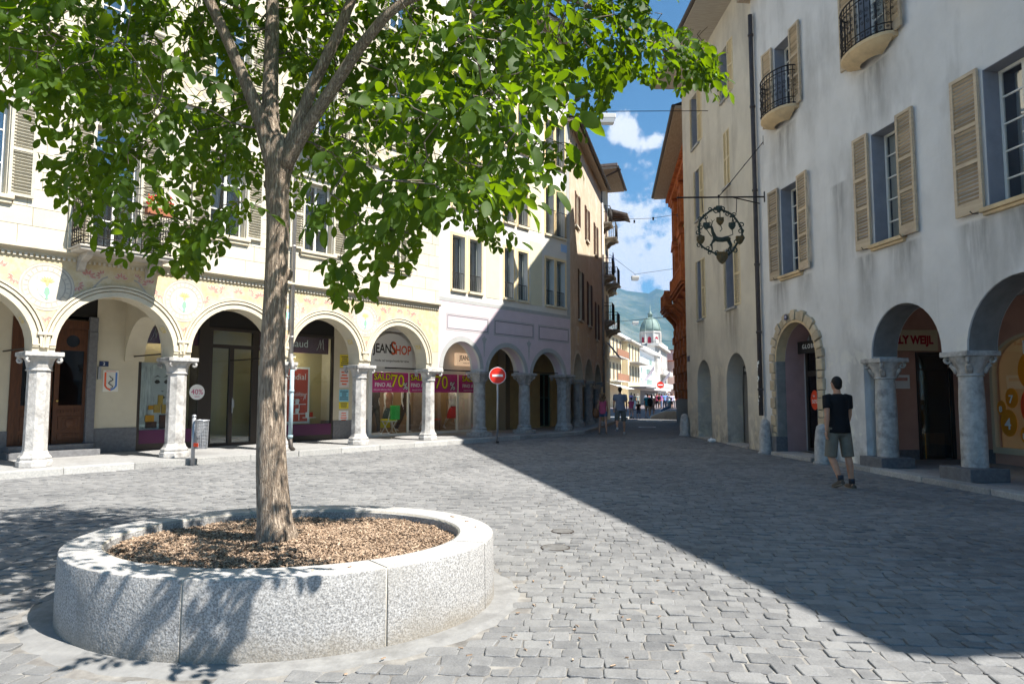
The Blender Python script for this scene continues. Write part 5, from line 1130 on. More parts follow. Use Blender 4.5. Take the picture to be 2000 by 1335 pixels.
# ================================================================ grey-white house on the right
def stained(name, a, b, stain, runs=()):
    """plaster with soft mottling, rain streaks and lighter patches where the coat has come off"""
    m = bpy.data.materials.new(name); m.use_nodes = True; nt = m.node_tree; N = nt.nodes; L = nt.links; p = N['Principled BSDF']; p.inputs['Roughness'].default_value = .92; p.inputs['Specular IOR Level'].default_value = .15
    tc = N.new('ShaderNodeTexCoord'); v = tc.outputs['Object']
    def noise(sc, det, ro=.6, vec=v, dist=0):
        n = N.new('ShaderNodeTexNoise'); n.inputs['Scale'].default_value = sc; n.inputs['Detail'].default_value = det; n.inputs['Roughness'].default_value = ro; n.inputs['Distortion'].default_value = dist; L.new(vec, n.inputs[0]); return n.outputs['Fac']
    def ramp(x, lo, hi, mx=1):
        r = N.new('ShaderNodeMapRange'); r.inputs['From Min'].default_value = lo; r.inputs['From Max'].default_value = hi; r.inputs['To Max'].default_value = mx; L.new(x, r.inputs['Value']); return r.outputs[0]
    def mix(f, x, y):
        q = N.new('ShaderNodeMix'); q.data_type = 'RGBA'; L.new(f, q.inputs[0])
        for i, c in ((6, x), (7, y)):
            if isinstance(c, tuple): q.inputs[i].default_value = (*c, 1)
            else: L.new(c, q.inputs[i])
        return q.outputs[2]
    c = mix(ramp(noise(1.1, 6), .35, .65), a, b)
    mp = N.new('ShaderNodeMapping'); mp.inputs['Scale'].default_value = (.85, .85, .3); L.new(v, mp.inputs[0])
    c = mix(ramp(noise(1, 6, .62, mp.outputs[0]), .5, .7, .8), c, stain)
    mp2 = N.new('ShaderNodeMapping'); mp2.inputs['Scale'].default_value = (7, 7, .5); L.new(v, mp2.inputs[0])
    c = mix(ramp(noise(1, 5, .6, mp2.outputs[0]), .58, .85, .3), c, tuple(q*.7 for q in stain))
    sx = N.new('ShaderNodeSeparateXYZ'); L.new(v, sx.inputs[0]); low = ramp(sx.outputs['Z'], 3.2, .2)
    mu = N.new('ShaderNodeMath'); mu.operation = 'MULTIPLY'; L.new(low, mu.inputs[0]); L.new(ramp(noise(2.4, 7, .6, v, .6), .56, .6), mu.inputs[1])
    c = mix(mu.outputs[0], c, tuple(min(.75, q*1.1) for q in (a[0], a[1]*.97, a[2]*.88)))
    # damp rising from the foot
    mz = N.new('ShaderNodeMath'); mz.operation = 'MULTIPLY'; L.new(ramp(sx.outputs['Z'], 1.3, .1), mz.inputs[0]); L.new(ramp(noise(3, 6), .4, .62, .8), mz.inputs[1]); c = mix(mz.outputs[0], c, tuple(q*.75 for q in stain))
    mp3 = N.new('ShaderNodeMapping'); mp3.inputs['Scale'].default_value = (5, 5, .8); L.new(v, mp3.inputs[0]); wob = noise(1, 5, .6, mp3.outputs[0]); acc = None
    def mth(op, x, y, z=None):
        q = N.new('ShaderNodeMath'); q.operation = op
        for i, k in enumerate((x, y, z)):
            if k is None: continue
            if isinstance(k, (int, float)): q.inputs[i].default_value = k
            else: L.new(k, q.inputs[i])
        return q.outputs[0]
    for x0, x1, zt, ln in runs:       # rain runs below sills and ledges
        dx = mth('ABSOLUTE', mth('SUBTRACT', sx.outputs['X'], (x0+x1)/2), 0); dx = mth('MULTIPLY_ADD', wob, .5, dx); fx = ramp(dx, (x1-x0)/2+.35, (x1-x0)/2+.12)
        fz = mth('MULTIPLY', ramp(sx.outputs['Z'], zt-ln, zt-.1), ramp(sx.outputs['Z'], zt+.02, zt-.03)); f = mth('MULTIPLY', fx, fz); acc = f if acc is None else mth('MAXIMUM', acc, f)
    if acc is not None: c = mix(mth('MULTIPLY', acc, ramp(wob, .3, .6, .85)), c, tuple(q*.62 for q in stain))
    L.new(c, p.inputs['Base Color'])
    bn = N.new('ShaderNodeBump'); bn.inputs['Distance'].default_value = .006; L.new(noise(9, 8, .65), bn.inputs['Height']); L.new(bn.outputs[0], p.inputs['Normal'])
    return m
M_r1 = stained('grey lime plaster', (.7, .69, .67), (.61, .6, .58), (.4, .388, .368), [(.5, 1.2, 4.28, 1.1), (1.7, 2.3, 4.28, .8), (4.0, 4.6, 4.28, 1.5), (5.0, 5.8, 4.28, .9), (6.7, 7.4, 4.26, 1.6), (7.6, 8.6, 4.26, 1.0), (.9, 1.8, 8.1, 1.9), (4.3, 5.2, 8.0, 1.6), (3.2, 3.7, 6.0, 3.0)]); M_r2 = stained('beige grey plaster', (.6, .56, .47), (.51, .475, .405), (.35, .32, .275), [(1.4, 2.3, 4.02, 1.4), (4.4, 5.6, 4.02, 1.6), (1.4, 2.3, 7.5, 1.3), (4.5, 5.3, 7.75, 1.4)])
M_rev = mat('blue grey reveal', (.27, .28, .315), (.23, .24, .27), sc=4, rough=.9); M_oak = mat('weathered shutter wood', (.56, .46, .32), (.44, .34, .23), sc=2.4, stretch=(.8, 1, 9), rough=.7, c3=(.36, .27, .2), sc3=2, vary=.28)
M_oakf = mat('faded shutter frame', (.52, .43, .34), (.42, .34, .27), sc=5, rough=.75)
M_salmon = mat('salmon pink wall', (.56, .32, .24), (.5, .28, .21), sc=2.5, rough=.9, c3=(.44, .25, .19), sc3=1); M_pinkd = mat('dusty pink passage', (.46, .29, .27), (.4, .25, .235), sc=3, rough=.9)
H1 = FR1.thing('grey_house', 'grey-white plastered house with rusticated portal, wooden shutters and columned portico on the right', 'house')
R1A = [(.62, 2.42, 3.22), (4.32, 6.2, 3.17), (6.75, 8.95, 3.28), (9.5, 11.7, 3.28)]
R1W = [(1.02, 1.86, 4.42, 6.6), (4.58, 5.36, 4.42, 6.62), (7.35, 8.3, 4.4, 6.6), (10.2, 11.1, 4.4, 6.6), (.92, 1.72, 8.42, 10.3), (4.35, 5.2, 8.3, 10.3), (7.4, 8.3, 8.3, 10.3), (10.2, 11.1, 8.3, 10.3)]
E0, E1 = -.28, 17.0
def ez(x): return 12.35-3.3*(x-E0)/(E1-E0)  # unseen eave slopes toward the near end, shaped to set the shadow edge
ow = [(E0, 0), (.62, 0)]+arc(1.52, 2.32, .9, 180, 0, 20)+[(2.42, 0), (4.06, 0), (4.06, 2.2)]
for a, b, zc in R1A[1:]: r_ = (b-a)/2; ow += [(a, 2.2)] if zc-r_ > 2.201 else []; ow += arc((a+b)/2, zc-r_, r_, 180, 0, 20); ow += [(b, 2.2)] if zc-r_ > 2.201 else []
ow += [(11.7, 0), (E1, 0), (E1, ez(E1)), (E0, ez(E0))]
wl = MB().slab(ow, [rect(*w) for w in R1W], 0, .55); wl.slab([(E0+.01, 3.45), (E1-.01, 3.45), (E1-.01, ez(E1)-.01), (E0+.01, ez(E0)-.01)], [], .55, 9)
wl.box(E0+.02, 2.9, .9, 9, .05, 3.44); wl.box(2.9, E1-.02, 3.1, 9, .05, 3.43)
wl.build('wall', M_r1, H1)
# portico columns: half pier and free-standing round columns on slabs
for x, s in ((4.3, 1), (6.47, 1), (9.22, 1)):
    c = round_column(H1, x, .28, .3 if x > 5 else .28, 2.2, .185, M_col, base=False)
    MB().box(x-.34, x+.34, -.1, .6, .085, .3 if x > 5 else .28).build('plinth_slab', M_step, c, bevel=.012)
MB().box(2.95, 4.12, .02, .5, 2.15, 2.21).build('pier_cap', M_col, H1)
for a, b, zc in R1A[1:]:      # darker grey sheets on the undersides of the arches
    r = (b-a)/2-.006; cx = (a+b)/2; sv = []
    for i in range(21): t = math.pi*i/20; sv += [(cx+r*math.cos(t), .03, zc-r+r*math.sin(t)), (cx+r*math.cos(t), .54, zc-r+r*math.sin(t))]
    MB().add(sv, [(2*i, 2*i+1, 2*i+3, 2*i+2) for i in range(20)]).build('arch_soffit', mat('dark grey soffit', (.22, .22, .215), (.17, .17, .165), sc=4, rough=.95), H1, smooth=True)
# end wall of the portico with the shop door, back wall with display window
ew = MB(); MY = Matrix(((0, 1, 0, 0), (1, 0, 0, 0), (0, 0, 1, 0), (0, 0, 0, 1)))
ew.slab(rect(.5, 3.2, .08, 3.44), [rect(1.92, 2.78, .09, 2.42)], 2.91, 3.02, M=MY); ew.build('portico_end_wall', M_salmon, H1)
dd = MB(); dd.box(2.905, 2.915, 1.93, 2.77, .1, 2.4).build('doorway_room', M_dark, H1); MB().slab(rect(1.92, 2.78, .09, 2.42), [rect(1.98, 2.72, .1, 2.02), rect(1.98, 2.72, 2.06, 2.36)], 3.0, 3.05, M=MY).build('door_frame', M_alu, H1)
dg = MB().box(3.022, 3.026, 1.97, 2.73, .1, 2.37).build('door_pane', M_glass, H1)
MB().box(3.02, 3.05, .56, 1.9, .08, .3).build('skirting', M_step, H1)
bw = MB().slab(rect(3.0, E1-.1, .08, 3.44), [[(3.95, .3), (6.0, .3), (6.0, 1.95)]+arc(4.975, 1.95, 1.025, 0, 180, 18, rz=.75)], 2.9, 3.1); bw.build('back_wall', M_salmon, H1)
sw = MB().slab([(3.95, .3), (6.0, .3), (6.0, 1.95)]+arc(4.975, 1.95, 1.025, 0, 180, 18, rz=.75)+[], [[(4.02, .42), (5.93, .42), (5.93, 1.95)]+arc(4.975, 1.95, .955, 0, 180, 18, rz=.69)], 2.85, 2.95).build('display_window', mat('pale window frame', (.6, .5, .34), rough=.5), H1, bevel=.004)
MB().box(4.0, 5.95, 2.91, 2.915, .4, 2.65).build('pane', M_glass, sw); MB().box(3.9, 6.05, 3.07, 3.08, .3, 2.9).build('display_back', emat('glowing display wall', (.62, .36, .16), .05), sw)  # display back given a faint glow of its own, no lamp there
MB().box(3.1, 3.95, 2.86, 2.899, .08, .36).build('skirting', M_step, H1)
M_or = mat('orange sticker', (.8, .3, .02), (.72, .24, .02), sc=2, rough=.4); M_rd = mat('red sticker', (.75, .07, .02), rough=.4)
for k, (x, z, rx, rz, wd, sz, m, lb) in enumerate(((4.72, 1.22, .11, .15, '8', .16, M_or, 'small orange oval sticker reading 8'), (4.98, 1.42, .15, .2, '7', .22, M_or, 'middle orange oval sticker reading 7 beside the red one'), (4.88, .92, .2, .27, '4', .32, M_or, 'large orange oval sticker reading 4'), (5.27, .7, .13, .17, '15', .16, M_or, 'orange oval sticker reading 15'), (5.42, 1.95, .26, .36, 'S', .42, M_or, 'big orange oval sticker with a rabbit and letter S'), (5.5, 1.25, .32, .42, 'P', .42, M_rd, 'biggest red oval sticker with letter P'))):
    t = FR1.thing('price_sticker', lb+' in the portico shop window', 'sale sticker', x-.56, 2.904, z, group='oval price stickers'); MB().slab([(rx*math.cos(i*.2618), rz*math.sin(i*.2618)) for i in range(24)], [], -.004-.0004*k, 0).build('oval', m, t); text(wd, sz, M_white, t, -.02, -.0075, -.03, bold=.004)
    if wd == 'S': MB().ball((-.03, -.006, .22), (.03, .002, .04), 8).ball((-.045, -.006, .28), (.008, .002, .04), 6).ball((-.015, -.006, .28), (.008, .002, .04), 6).build('rabbit', M_white, t)
t = FR1.thing('shop_tag', 'white box sign with red letters TALLY inside the portico window', 'shop sign', 5.0, 2.9, 2.28); MB().box(-.2, .34, -.06, -.02, 0, .26).build('panel', M_white, t, bevel=.01); text('TALLY', .13, M_rd, t, .08, -.063, .13, bold=.006)
t = FR1.thing('shop_sign', 'cream sign reading TALLY WEIJL over the dark door in the portico', 'shop sign', 3.1, 1.75, 2.44, turn=math.pi/2)
MB().box(-1.2, .62, -.06, 0, 0, .46).build('panel', mat('cream sign board', (.62, .52, .34), rough=.6), t, bevel=.006); text('TALLY WEIJL', .24, mat('sign red', (.35, .01, .02), rough=.5), t, .5, -.064, .23, bold=.012, width=.86, align='RIGHT')
t = FR1.thing('wall_poster', 'white notice board on the salmon wall inside the portico', 'poster', 3.03, 1.55, 1.62, turn=math.pi/2); MB().box(-.2, .2, -.012, 0, 0, .3).build('panel', M_white, t); MB().box(-.15, .15, -.015, -.0125, .17, .24).build('print', M_fred, t)
t = FR1.thing('banner_stand', 'narrow white banner hanging behind the first portico column', 'banner', 3.5, .9, .95, turn=math.pi/2); MB().box(-.14, .14, -.01, 0, 0, 1.3).build('panel', M_white, t)
t = FR1.thing('counter', 'low wooden counter inside the dark shop door', 'counter', 2.99, 2.05, .1, turn=math.pi/2); MB().box(0, .5, -.001, .06, 0, .55).box(.03, .06, -.004, .06, 0, .55, 1).build('front', [M_wood, M_or], t)
# ---- rusticated portal: every voussoir and jamb block a stone of its own
PO = bpy.data.objects.new('portal', None); COL.objects.link(PO); PO.parent = H1
pc, pr, pz = 1.52, .9, 2.32
M_por = mat('portal sandstone', (.56, .46, .32), (.47, .38, .26), sc=5, rough=.88, bump=.005, bs=30, c3=(.36, .3, .22), sc3=2, vary=.18)
k = 0
for i in range(17):
    a0, a1 = 180*i/17, 180*(i+1)/17; wide = i % 2 == 0; ro = pr+(.3 if wide else .255); g = .7
    P = arc(pc, pz, ro, a0+g, a1-g, 3)+arc(pc, pz, pr+.045, a1-g, a0+g, 3); MB().slab(P, [], -.08 if wide else -.062, .02).build('voussoir', M_por, PO, bevel=.022)
z = 2.3; i = 0
while z > .45:
    h = (.27 if i % 2 == 0 else .17); w = .29 if i % 2 == 0 else .25
    if z-h < .3: h = z-.3
    for s in (-1, 1):
        e0, e1 = pc+s*(pr+.045), pc+s*(pr+w); MB().box(min(e0, e1), max(e0, e1), -.08 if i % 2 == 0 else -.06, .02, z-h+.006, z-.006).build('jamb_block', M_por, PO, bevel=.022)
    z -= h; i += 1
for s in (-1, 1): e0, e1 = pc+s*(pr-.005), pc+s*(pr+.06); MB().box(min(e0, e1), max(e0, e1), -.045, .2, .45, 2.32).build('jamb_fillet', mat('grey jamb stone', (.3, .28, .25), (.22, .21, .19), sc=6, rough=.85), PO, bevel=.006); MB().box(pc+s*(pr+.14)-.16, pc+s*(pr+.14)+.16, -.11, .2, .0, .45).build('jamb_foot', M_step, PO, bevel=.015)
ringband(PO, pc, pz, pr-.005, pr+.06, -.045, .2, M_stone, 'arch_fillet'); MB().box(.62, 2.42, -.25, .5, 0, .09).build('threshold', M_kerb, PO, bevel=.01)
MB().box(.6, .625, .2, .72, .09, 3.1).build('passage_wall', M_pinkd, PO); MB().slab([(.6, .09), (2.44, .09), (2.44, 2.32)]+arc(pc, pz, pr+.01, 0, 180, 14), [rect(.68, 2.3, .1, 2.6)], .7, .78).build('passage_end', mat('passage grey', (.36, .36, .36), rough=.9), PO)
vs = []
for i in range(25): t_ = math.pi*i/24; vs += [(pc+(pr-.012)*math.cos(t_), .2, pz+(pr-.012)*math.sin(t_)), (pc+(pr-.012)*math.cos(t_), .7, pz+(pr-.012)*math.sin(t_))]
MB().add(vs, [(2*i, 2*i+1, 2*i+3, 2*i+2) for i in range(24)]).build('passage_vault', M_pinkd, PO, smooth=True)
gd = MB().slab(rect(.68, 2.3, .1, 2.6), [rect(.76, 1.42, .18, 1.95), rect(1.52, 2.22, .18, 1.95), rect(.76, 2.22, 2.08, 2.54)], .7, .76).build('glass_door', M_alu, PO, bevel=.004); MB().box(.7, 2.27, .728, .733, .15, 2.57).build('pane', glass('dark shop glass', (.25, .25, .26), .7, .03), gd); MB().tube([(1.4, .66, .7), (1.4, .66, 1.5)], .014, 6).build('door_handle', M_steel, gd); MB().box(.68, 2.3, .84, .85, .1, 2.6).build('room', M_dark, gd)
t = FR1.thing('shop_sign', 'black sign reading GLOBUS hanging inside the stone portal', 'shop sign', 1.32, .5, 2.5); MB().box(-.55, .55, -.04, 0, 0, .3).box(-.02, .02, -.03, -.01, .3, .62).build('panel', mat('sign black', (.015, .015, .015)), t, bevel=.004); text('GLOBUS', .15, M_white, t, .02, -.044, .16, space=1.35)
t = FR1.thing('sale_disc', 'red oval sale sticker reading 50% on the glass door inside the portal', 'sale sticker', 1.08, .69, 1.36); MB().slab([(.17*math.cos(i*.2618), .24*math.sin(i*.2618)) for i in range(24)], [], -.006, 0).build('oval', M_rd, t); text('50%', .14, M_white, t, 0, -.009, -.04); text('bis', .08, M_white, t, -.02, -.009, .1)
t = FR1.thing('house_number', 'small blue number plate reading 19 on the portal keystone', 'number plate', 1.27, -.105, 3.3); MB().box(-.06, .06, -.006, 0, 0, .12).build('plate', mat('plate blue', (.06, .06, .16), rough=.4), t); text('19', .09, M_white, t, 0, -.008, .06)
# guard stones either side of the portal
def guard(loc, label, h, r):
    t = thing('guard_stone', label, 'guard stone', loc, random.random(), group='stone guard posts against the walls'); n = 14
    b = MB().lathe([(r*1.12, 0), (r*1.08, .1), (r, h*.5), (r*.86, h*.82), (r*.7, h*.93), (r*.38, h*.985), (.01, h)], n)
    b.v = [(x*(1+.05*math.sin(z*9+x*20)), y*(1+.05*math.cos(z*11+y*17)), z) for x, y, z in b.v]; b.build('stone', M_col, t, smooth=True); MB().lathe([(r*1.3, -.01), (r*1.25, .04), (r*1.1, .06)], n).build('footing', M_kerb, t, smooth=True)
guard(FR1.w(.26, -.2, 0), 'worn rounded granite guard stone left of the stone portal', .88, .15); guard(FR1.w(2.86, -.22, 0), 'worn granite guard stone right of the portal beside the man in black', .86, .16)
guard(FR2.w(.12, -.16, 0), 'pointed guard stone at the far corner of the beige house', .8, .17)
# ---- windows, shutters, balconies
for i, (x0, x1, z0, z1) in enumerate(R1W):
    for a, b in ((x0, x0+.012), (x1-.012, x1)): MB().box(a, b, .004, .34, z0, z1).build('reveal', M_rev, H1)
    MB().box(x0+.012, x1-.012, .004, .34, z1-.012, z1).build('reveal', M_rev, H1)
    w = window(H1, x0+.012, x1-.012, z0, z1-.012, .27, rows=(.2, .4, .6, .8), curtain=M_curt if i % 2 else None, fr=.045, depth=.7)
    lw = (x1-x0)*.58
    if z0 < 5 or True:
        ro = i in (0, 4)
        louvre(H1, x0-lw-.04, x0-.04, z0-.04, z1+.06, -.075, M_oak, rails=(.36, .62), fr=.06, pitch=.062, thick=.045, solid=.14, turn=R(random.uniform(0, 5)), hinge=x0-.04); louvre(H1, x1+.02, x1+lw+.02, z0-.04, z1+.06, -.075, M_oak, rails=(.36, .62), fr=.06, pitch=.062, thick=.045, solid=.14, turn=R(random.uniform(-6, 0)), hinge=x1+.02)
    for x in (x0-.2, x1+.14): MB().tube([(x, -.02, z0-.05), (x, -.12, z0-.06), (x-.04, -.13, z0-.01)], .009, 5).build('shutter_catch', M_black, H1)
    if z0 < 5: MB().box(x0-.1, x1+.12, -.1, .3, z0-.075, z0).box(x0-.07, x1+.09, -.065, .3, z0-.13, z0-.076).build('window_sill', M_stone, H1, bevel=.012)
    else:      # bow-fronted stone balcony with swollen iron railing
        cx = (x0+x1)/2; hw = (x1-x0)/2+.3; bz = z0-.02; n = 14; pl = [(cx+hw*math.cos(math.pi*q/n), -.1-.38*math.sin(math.pi*q/n)) for q in range(n+1)]
        s = MB(); lev = [(1, 0), (1.0, -.06), (.95, -.085), (.88, -.14), (.66, -.2), (.42, -.25)]
        for f_, dz in lev: s.v += [(cx+(p[0]-cx)*f_, (p[1]+.1)*f_-.1*(f_), bz+dz) for p in pl]
        m_ = n+1; s.f += [tuple(range(m_))]; s.m += [0]
        for q in range(len(lev)-1): s.f += [(q*m_+j, q*m_+j+1, (q+1)*m_+j+1, (q+1)*m_+j) for j in range(n)]; s.m += [0]*n
        o = s.build('balcony', M_stone, H1, angle=35); MB().box(cx-hw, cx+hw, -.1, .02, bz-.1, bz-.001).build('balcony_root', M_stone, o)
        railing(o, [(cx-hw+.02, .0)]+[(cx+(p[0]-cx)*.97, (p[1]+.1)*.97-.1) for p in reversed(pl)]+[(cx+hw-.02, .0)], bz, .95, ornate=True, pitch=.12)
pp = MB().tube([(-.12, -.1, 11.8), (-.12, -.1, .95)], .06, 10)
for z in (1.6, 3.1, 4.9, 6.9, 9.2, 11.2): pp.lathe([(.075, 0), (.075, .06)], 10, (-.12, -.1, z))
pp.build('drainpipe', mat('brown iron pipe', (.06, .05, .05), (.09, .075, .07), sc=5, rough=.5), H1, smooth=True); st_ = MB(); rn = random.Random(4)
for i in range(16): z = rn.uniform(1.0, 2.4); a = rn.uniform(-2.6, -.6); x, y = -.12+.063*math.cos(a), -.1+.063*math.sin(a); st_.box(x-.02, x+.02, y-.003, y+.003, z, z+rn.uniform(.03, .09))
st_.build('stickers', M_white, H1, kind='stuff')
MB().slab([(E0-.2, ez(E0)), (E1+.3, ez(E1)), (E1+.3, ez(E1)+.13), (E0-.2, ez(E0)+.13)], [], -.3, 9).build('soffit', M_soffit, H1)
MB().slab([(E0-.2, ez(E0)+.14), (E1+.3, ez(E1)+.14), (E1+.3, ez(E1)+.25), (E0-.2, ez(E0)+.25)], [], -.34, 9).build('roof', M_roof, H1)
# ================================================================ beige-grey neighbour
H2 = FR2.thing('beige_house', 'plain beige-grey plastered house with two arched doorways and cream shutters', 'house')
R2A = [(1.3, 2.86, 2.68), (4.4, 6.18, 2.72)]; R2W = [(1.62, 2.18, 4.1, 6.15), (4.62, 5.42, 4.1, 5.95), (1.6, 2.2, 7.6, 9.4), (4.62, 5.2, 7.85, 9.6), (1.3, 2.1, 10.3, 12.2), (4.6, 5.3, 10.6, 12.2)]
wl = MB().slab(archwall(0, 7.34, 13.3, R2A, 0), [rect(*w) for w in R2W], 0, .5); wl.box(.0, 7.33, .5, 9, 2.95, 13.29); wl.box(.01, 7.32, .9, 9, 0, 2.94); wl.build('wall', M_r2, H2)
for i, (x0, x1, z0, z1) in enumerate(R2W):
    for a, b in ((x0, x0+.012), (x1-.012, x1)): MB().box(a, b, .004, .34, z0, z1).build('reveal', M_rev, H2)
    MB().box(x0-.06, x1+.06, -.07, .2, z0-.07, z0-.002).build('window_sill', M_kerb, H2, bevel=.006); window(H2, x0+.012, x1-.012, z0, z1, .27, rows=(.33, .66), frame=mat('grey window frame', (.4, .4, .39), rough=.6))
    w = (x1-x0)*.55; M_cs = mat('cream louvre', (.62, .53, .34), (.52, .43, .27), sc=5, rough=.7)
    if i == 3: louvre(H2, x0, (x0+x1)/2, z0, z1, .0, M_cs, rails=(.5,), pitch=.062); louvre(H2, (x0+x1)/2, x1, z0, z1, .0, M_cs, rails=(.5,), pitch=.062)
    else: louvre(H2, x0-w-.02, x0-.02, z0, z1, -.06, M_cs, rails=(.5,), pitch=.062, turn=R(-12), hinge=x0-.02); louvre(H2, x1+.02, x1+w+.02, z0, z1, -.06, M_cs, rails=(.5,), pitch=.062, turn=R(8), hinge=x1+.02)
for j, (a, b, zc) in enumerate(R2A):
    d = MB().box(a+.02, b-.02, .52, .56, .05, 2.9).build('door_recess', mat('recess plaster', (.16, .155, .145), rough=.9), H2); MB().box(a+(b-a)*.58, b-.02, .48, .53, .06, 2.3).build('door', M_dark if j == 0 else M_salmon, d); MB().box(a, b, -.05, .5, 0, .05).build('threshold', M_kerb, H2)
    t = FR2.thing('shop_sign', ('small black shop sign in the farther arched doorway of the beige house', 'small black shop sign in the nearer arched doorway beside the drainpipe')[j], 'shop sign', (a+b)/2+.28, .3, 2.08); MB().box(-.42, .5, -.04, 0, 0, .26).box(-.02, .02, -.03, -.01, .26, .58).build('panel', mat('sign black', (.015,)*3), t); text('GLOBUS MODA', .12, M_white, t, .02, -.044, .14, width=.8)
t = board(FR2, 'street_plate', 'small blue-grey street name plate at the corner of the beige house', 'street sign', .1, .4, 2.72, 2.92, -.002, mat('plate slate', (.1, .11, .16), rough=.4), th=.012)
MB().box(-.3, 7.4, -1.05, .6, 13.3, 13.42).build('soffit', mat('pale soffit boards', (.44, .4, .34), (.36, .32, .27), sc=3, stretch=(8, 1, 1), rough=.8), H2); MB().tube([(-.3, -1.1, 13.4), (7.4, -1.1, 13.4)], .07, 8).build('gutter', M_iron, H2)
MB().add([(-.3, -1.1, 13.46), (7.4, -1.1, 13.46), (7.4, 9, 16.4), (-.3, 9, 16.4)], [(0, 1, 2, 3)]).build('roof', M_roof, H2)
t = thing('plastic_bag', 'crumpled white plastic bag lying by the beige house doorway', 'bag', FR2.w(3.55, -.22, 0)); b = MB().ball((0, 0, .05), (.13, .09, .06), 12); rn = random.Random(1); b.v = [(x*(1+rn.uniform(-.25, .25)), y*(1+rn.uniform(-.25, .25)), max(.002, z*(1+rn.uniform(-.3, .3)))) for x, y, z in b.v]; b.build('bag', M_white, t)
# ================================================================ carved red house
H3 = FR3.thing('red_house', 'ornate brick red terracotta house with carved balconies projecting over the lane', 'house')
M_terra = mat('carved terracotta', (.52, .17, .05), (.38, .11, .033), sc=5, rough=.85, bump=.012, bs=16, c3=(.27, .075, .024), sc3=2.5); M_ocw = mat('yellow ochre wall', (.6, .4, .12), (.52, .34, .1), sc=3, rough=.9)
MB().box(-1.2, 10.9, 0, 9, .0, 12.6).build('wall', M_ocw, H3)
MB().box(-1.25, 10.9, -.12, .0, 0, 1.3).build('stone_plinth', M_step, H3, bevel=.02)
for x in (-1.1, .5, 2.1, 3.7, 5.3, 7.5): # carved pilasters with rough-cut blocks
    p = bpy.data.objects.new('pilaster', None); COL.objects.link(p); p.parent = H3; z = 1.3; i = 0
    while z < 5.0: h = .42; e = .06 if i % 2 else .0; MB().box(x-.3-e, x+.3+e, -.2-e, .0, z+.01, z+h).build('carved_block', M_terra, p, bevel=.04); z += h; i += 1
    for q in range(3): MB().prism([(0, -.9), (.14, -.85), (.25, -.55), (.42, -.35), (.62, -.12), (.72, 0), (0, 0)], x-.26+q*.18, x-.12+q*.18, M=Matrix(((0, 1, 0, 0), (-1, 0, 0, 0), (0, 0, 1, 5.9), (0, 0, 0, 1)))).build('scroll_bracket', M_terra, p, bevel=.04)
MB().box(-1.3, 10.9, -.1, .0, 5.0, 5.9).build('frieze', M_terra, H3, bevel=.02)
def terrace(x0, x1, z, out, lab):
    b = MB().box(x0, x1, -out, .0, z, z+.12).box(x0-.06, x1+.06, -out-.06, .0, z+.12, z+.22).box(x0+.1, x1-.1, -out+.1, 0, z-.14, z).build('carved_balcony', M_terra, H3, bevel=.03)
    n = int((x1-x0)/.22)
    for i in range(n+1): MB().lathe([(.05, 0), (.075, .06), (.04, .16), (.085, .36), (.05, .52), (.07, .6)], 8, (x0+.1+(x1-x0-.2)*i/n, -out+.08, z+.22)).build('baluster', M_terra, b, smooth=True)
    for y in (-out+.3, -out+.55, -out+.8):
        for x in (x0+.1, x1-.1): MB().lathe([(.05, 0), (.075, .06), (.04, .16), (.085, .36), (.05, .52), (.07, .6)], 8, (x, y, z+.22)).build('baluster', M_terra, b, smooth=True)
    MB().box(x0, x1, -out, -out+.2, z+.82, z+.95).box(x0, x0+.2, -out+.2, 0, z+.82, z+.95).box(x1-.2, x1, -out+.2, 0, z+.82, z+.95).build('coping', M_terra, b, bevel=.02)
    for x in (x0+.02, x1-.3): MB().box(x, x+.28, -out-.02, -out+.26, z+.2, z+1.0).build('pier', M_terra, b, bevel=.03)
terrace(-1.4, 1.2, 5.95, .85, ''); terrace(1.5, 7.0, 6.35, .6, '')
for x in (-.3, 2.9, 6.2):
    for z in (7.5, 10.0):
        s = MB().slab(rect(x-.65, x+.65, z, z+1.9), [rect(x-.4, x+.4, z+.001, z+1.55)], -.22, .0).build('carved_surround', M_terra, H3, bevel=.04); MB().slab([(x-.8, z+1.9), (x+.8, z+1.9), (x, z+2.4)], [], -.3, 0).build('pediment', M_terra, s, bevel=.03); window(H3, x-.4, x+.4, z, z+1.55, -.05, rows=(.5,), frame=M_brown, depth=.04)
MB().box(-1.5, 10.9, -.35, 0, 12.1, 12.6).build('brick_cornice', M_terra, H3, bevel=.02)
for i in range(40): MB().box(-1.4+i*.3, -1.26+i*.3, -.5, -.35, 12.3, 12.5).build('corbel', M_terra, H3)
MB().box(-1.6, 10.9, -1.15, .4, 12.62, 12.75).build('soffit', M_soffit, H3); MB().tube([(-1.6, -1.2, 12.74), (10.9, -1.2, 12.74)], .08, 8).build('gutter', M_iron, H3); MB().add([(-1.6, -1.2, 12.8), (10.9, -1.2, 12.8), (10.9, 9, 15.8), (-1.6, 9, 15.8)], [(0, 1, 2, 3)]).build('roof', M_roof, H3)
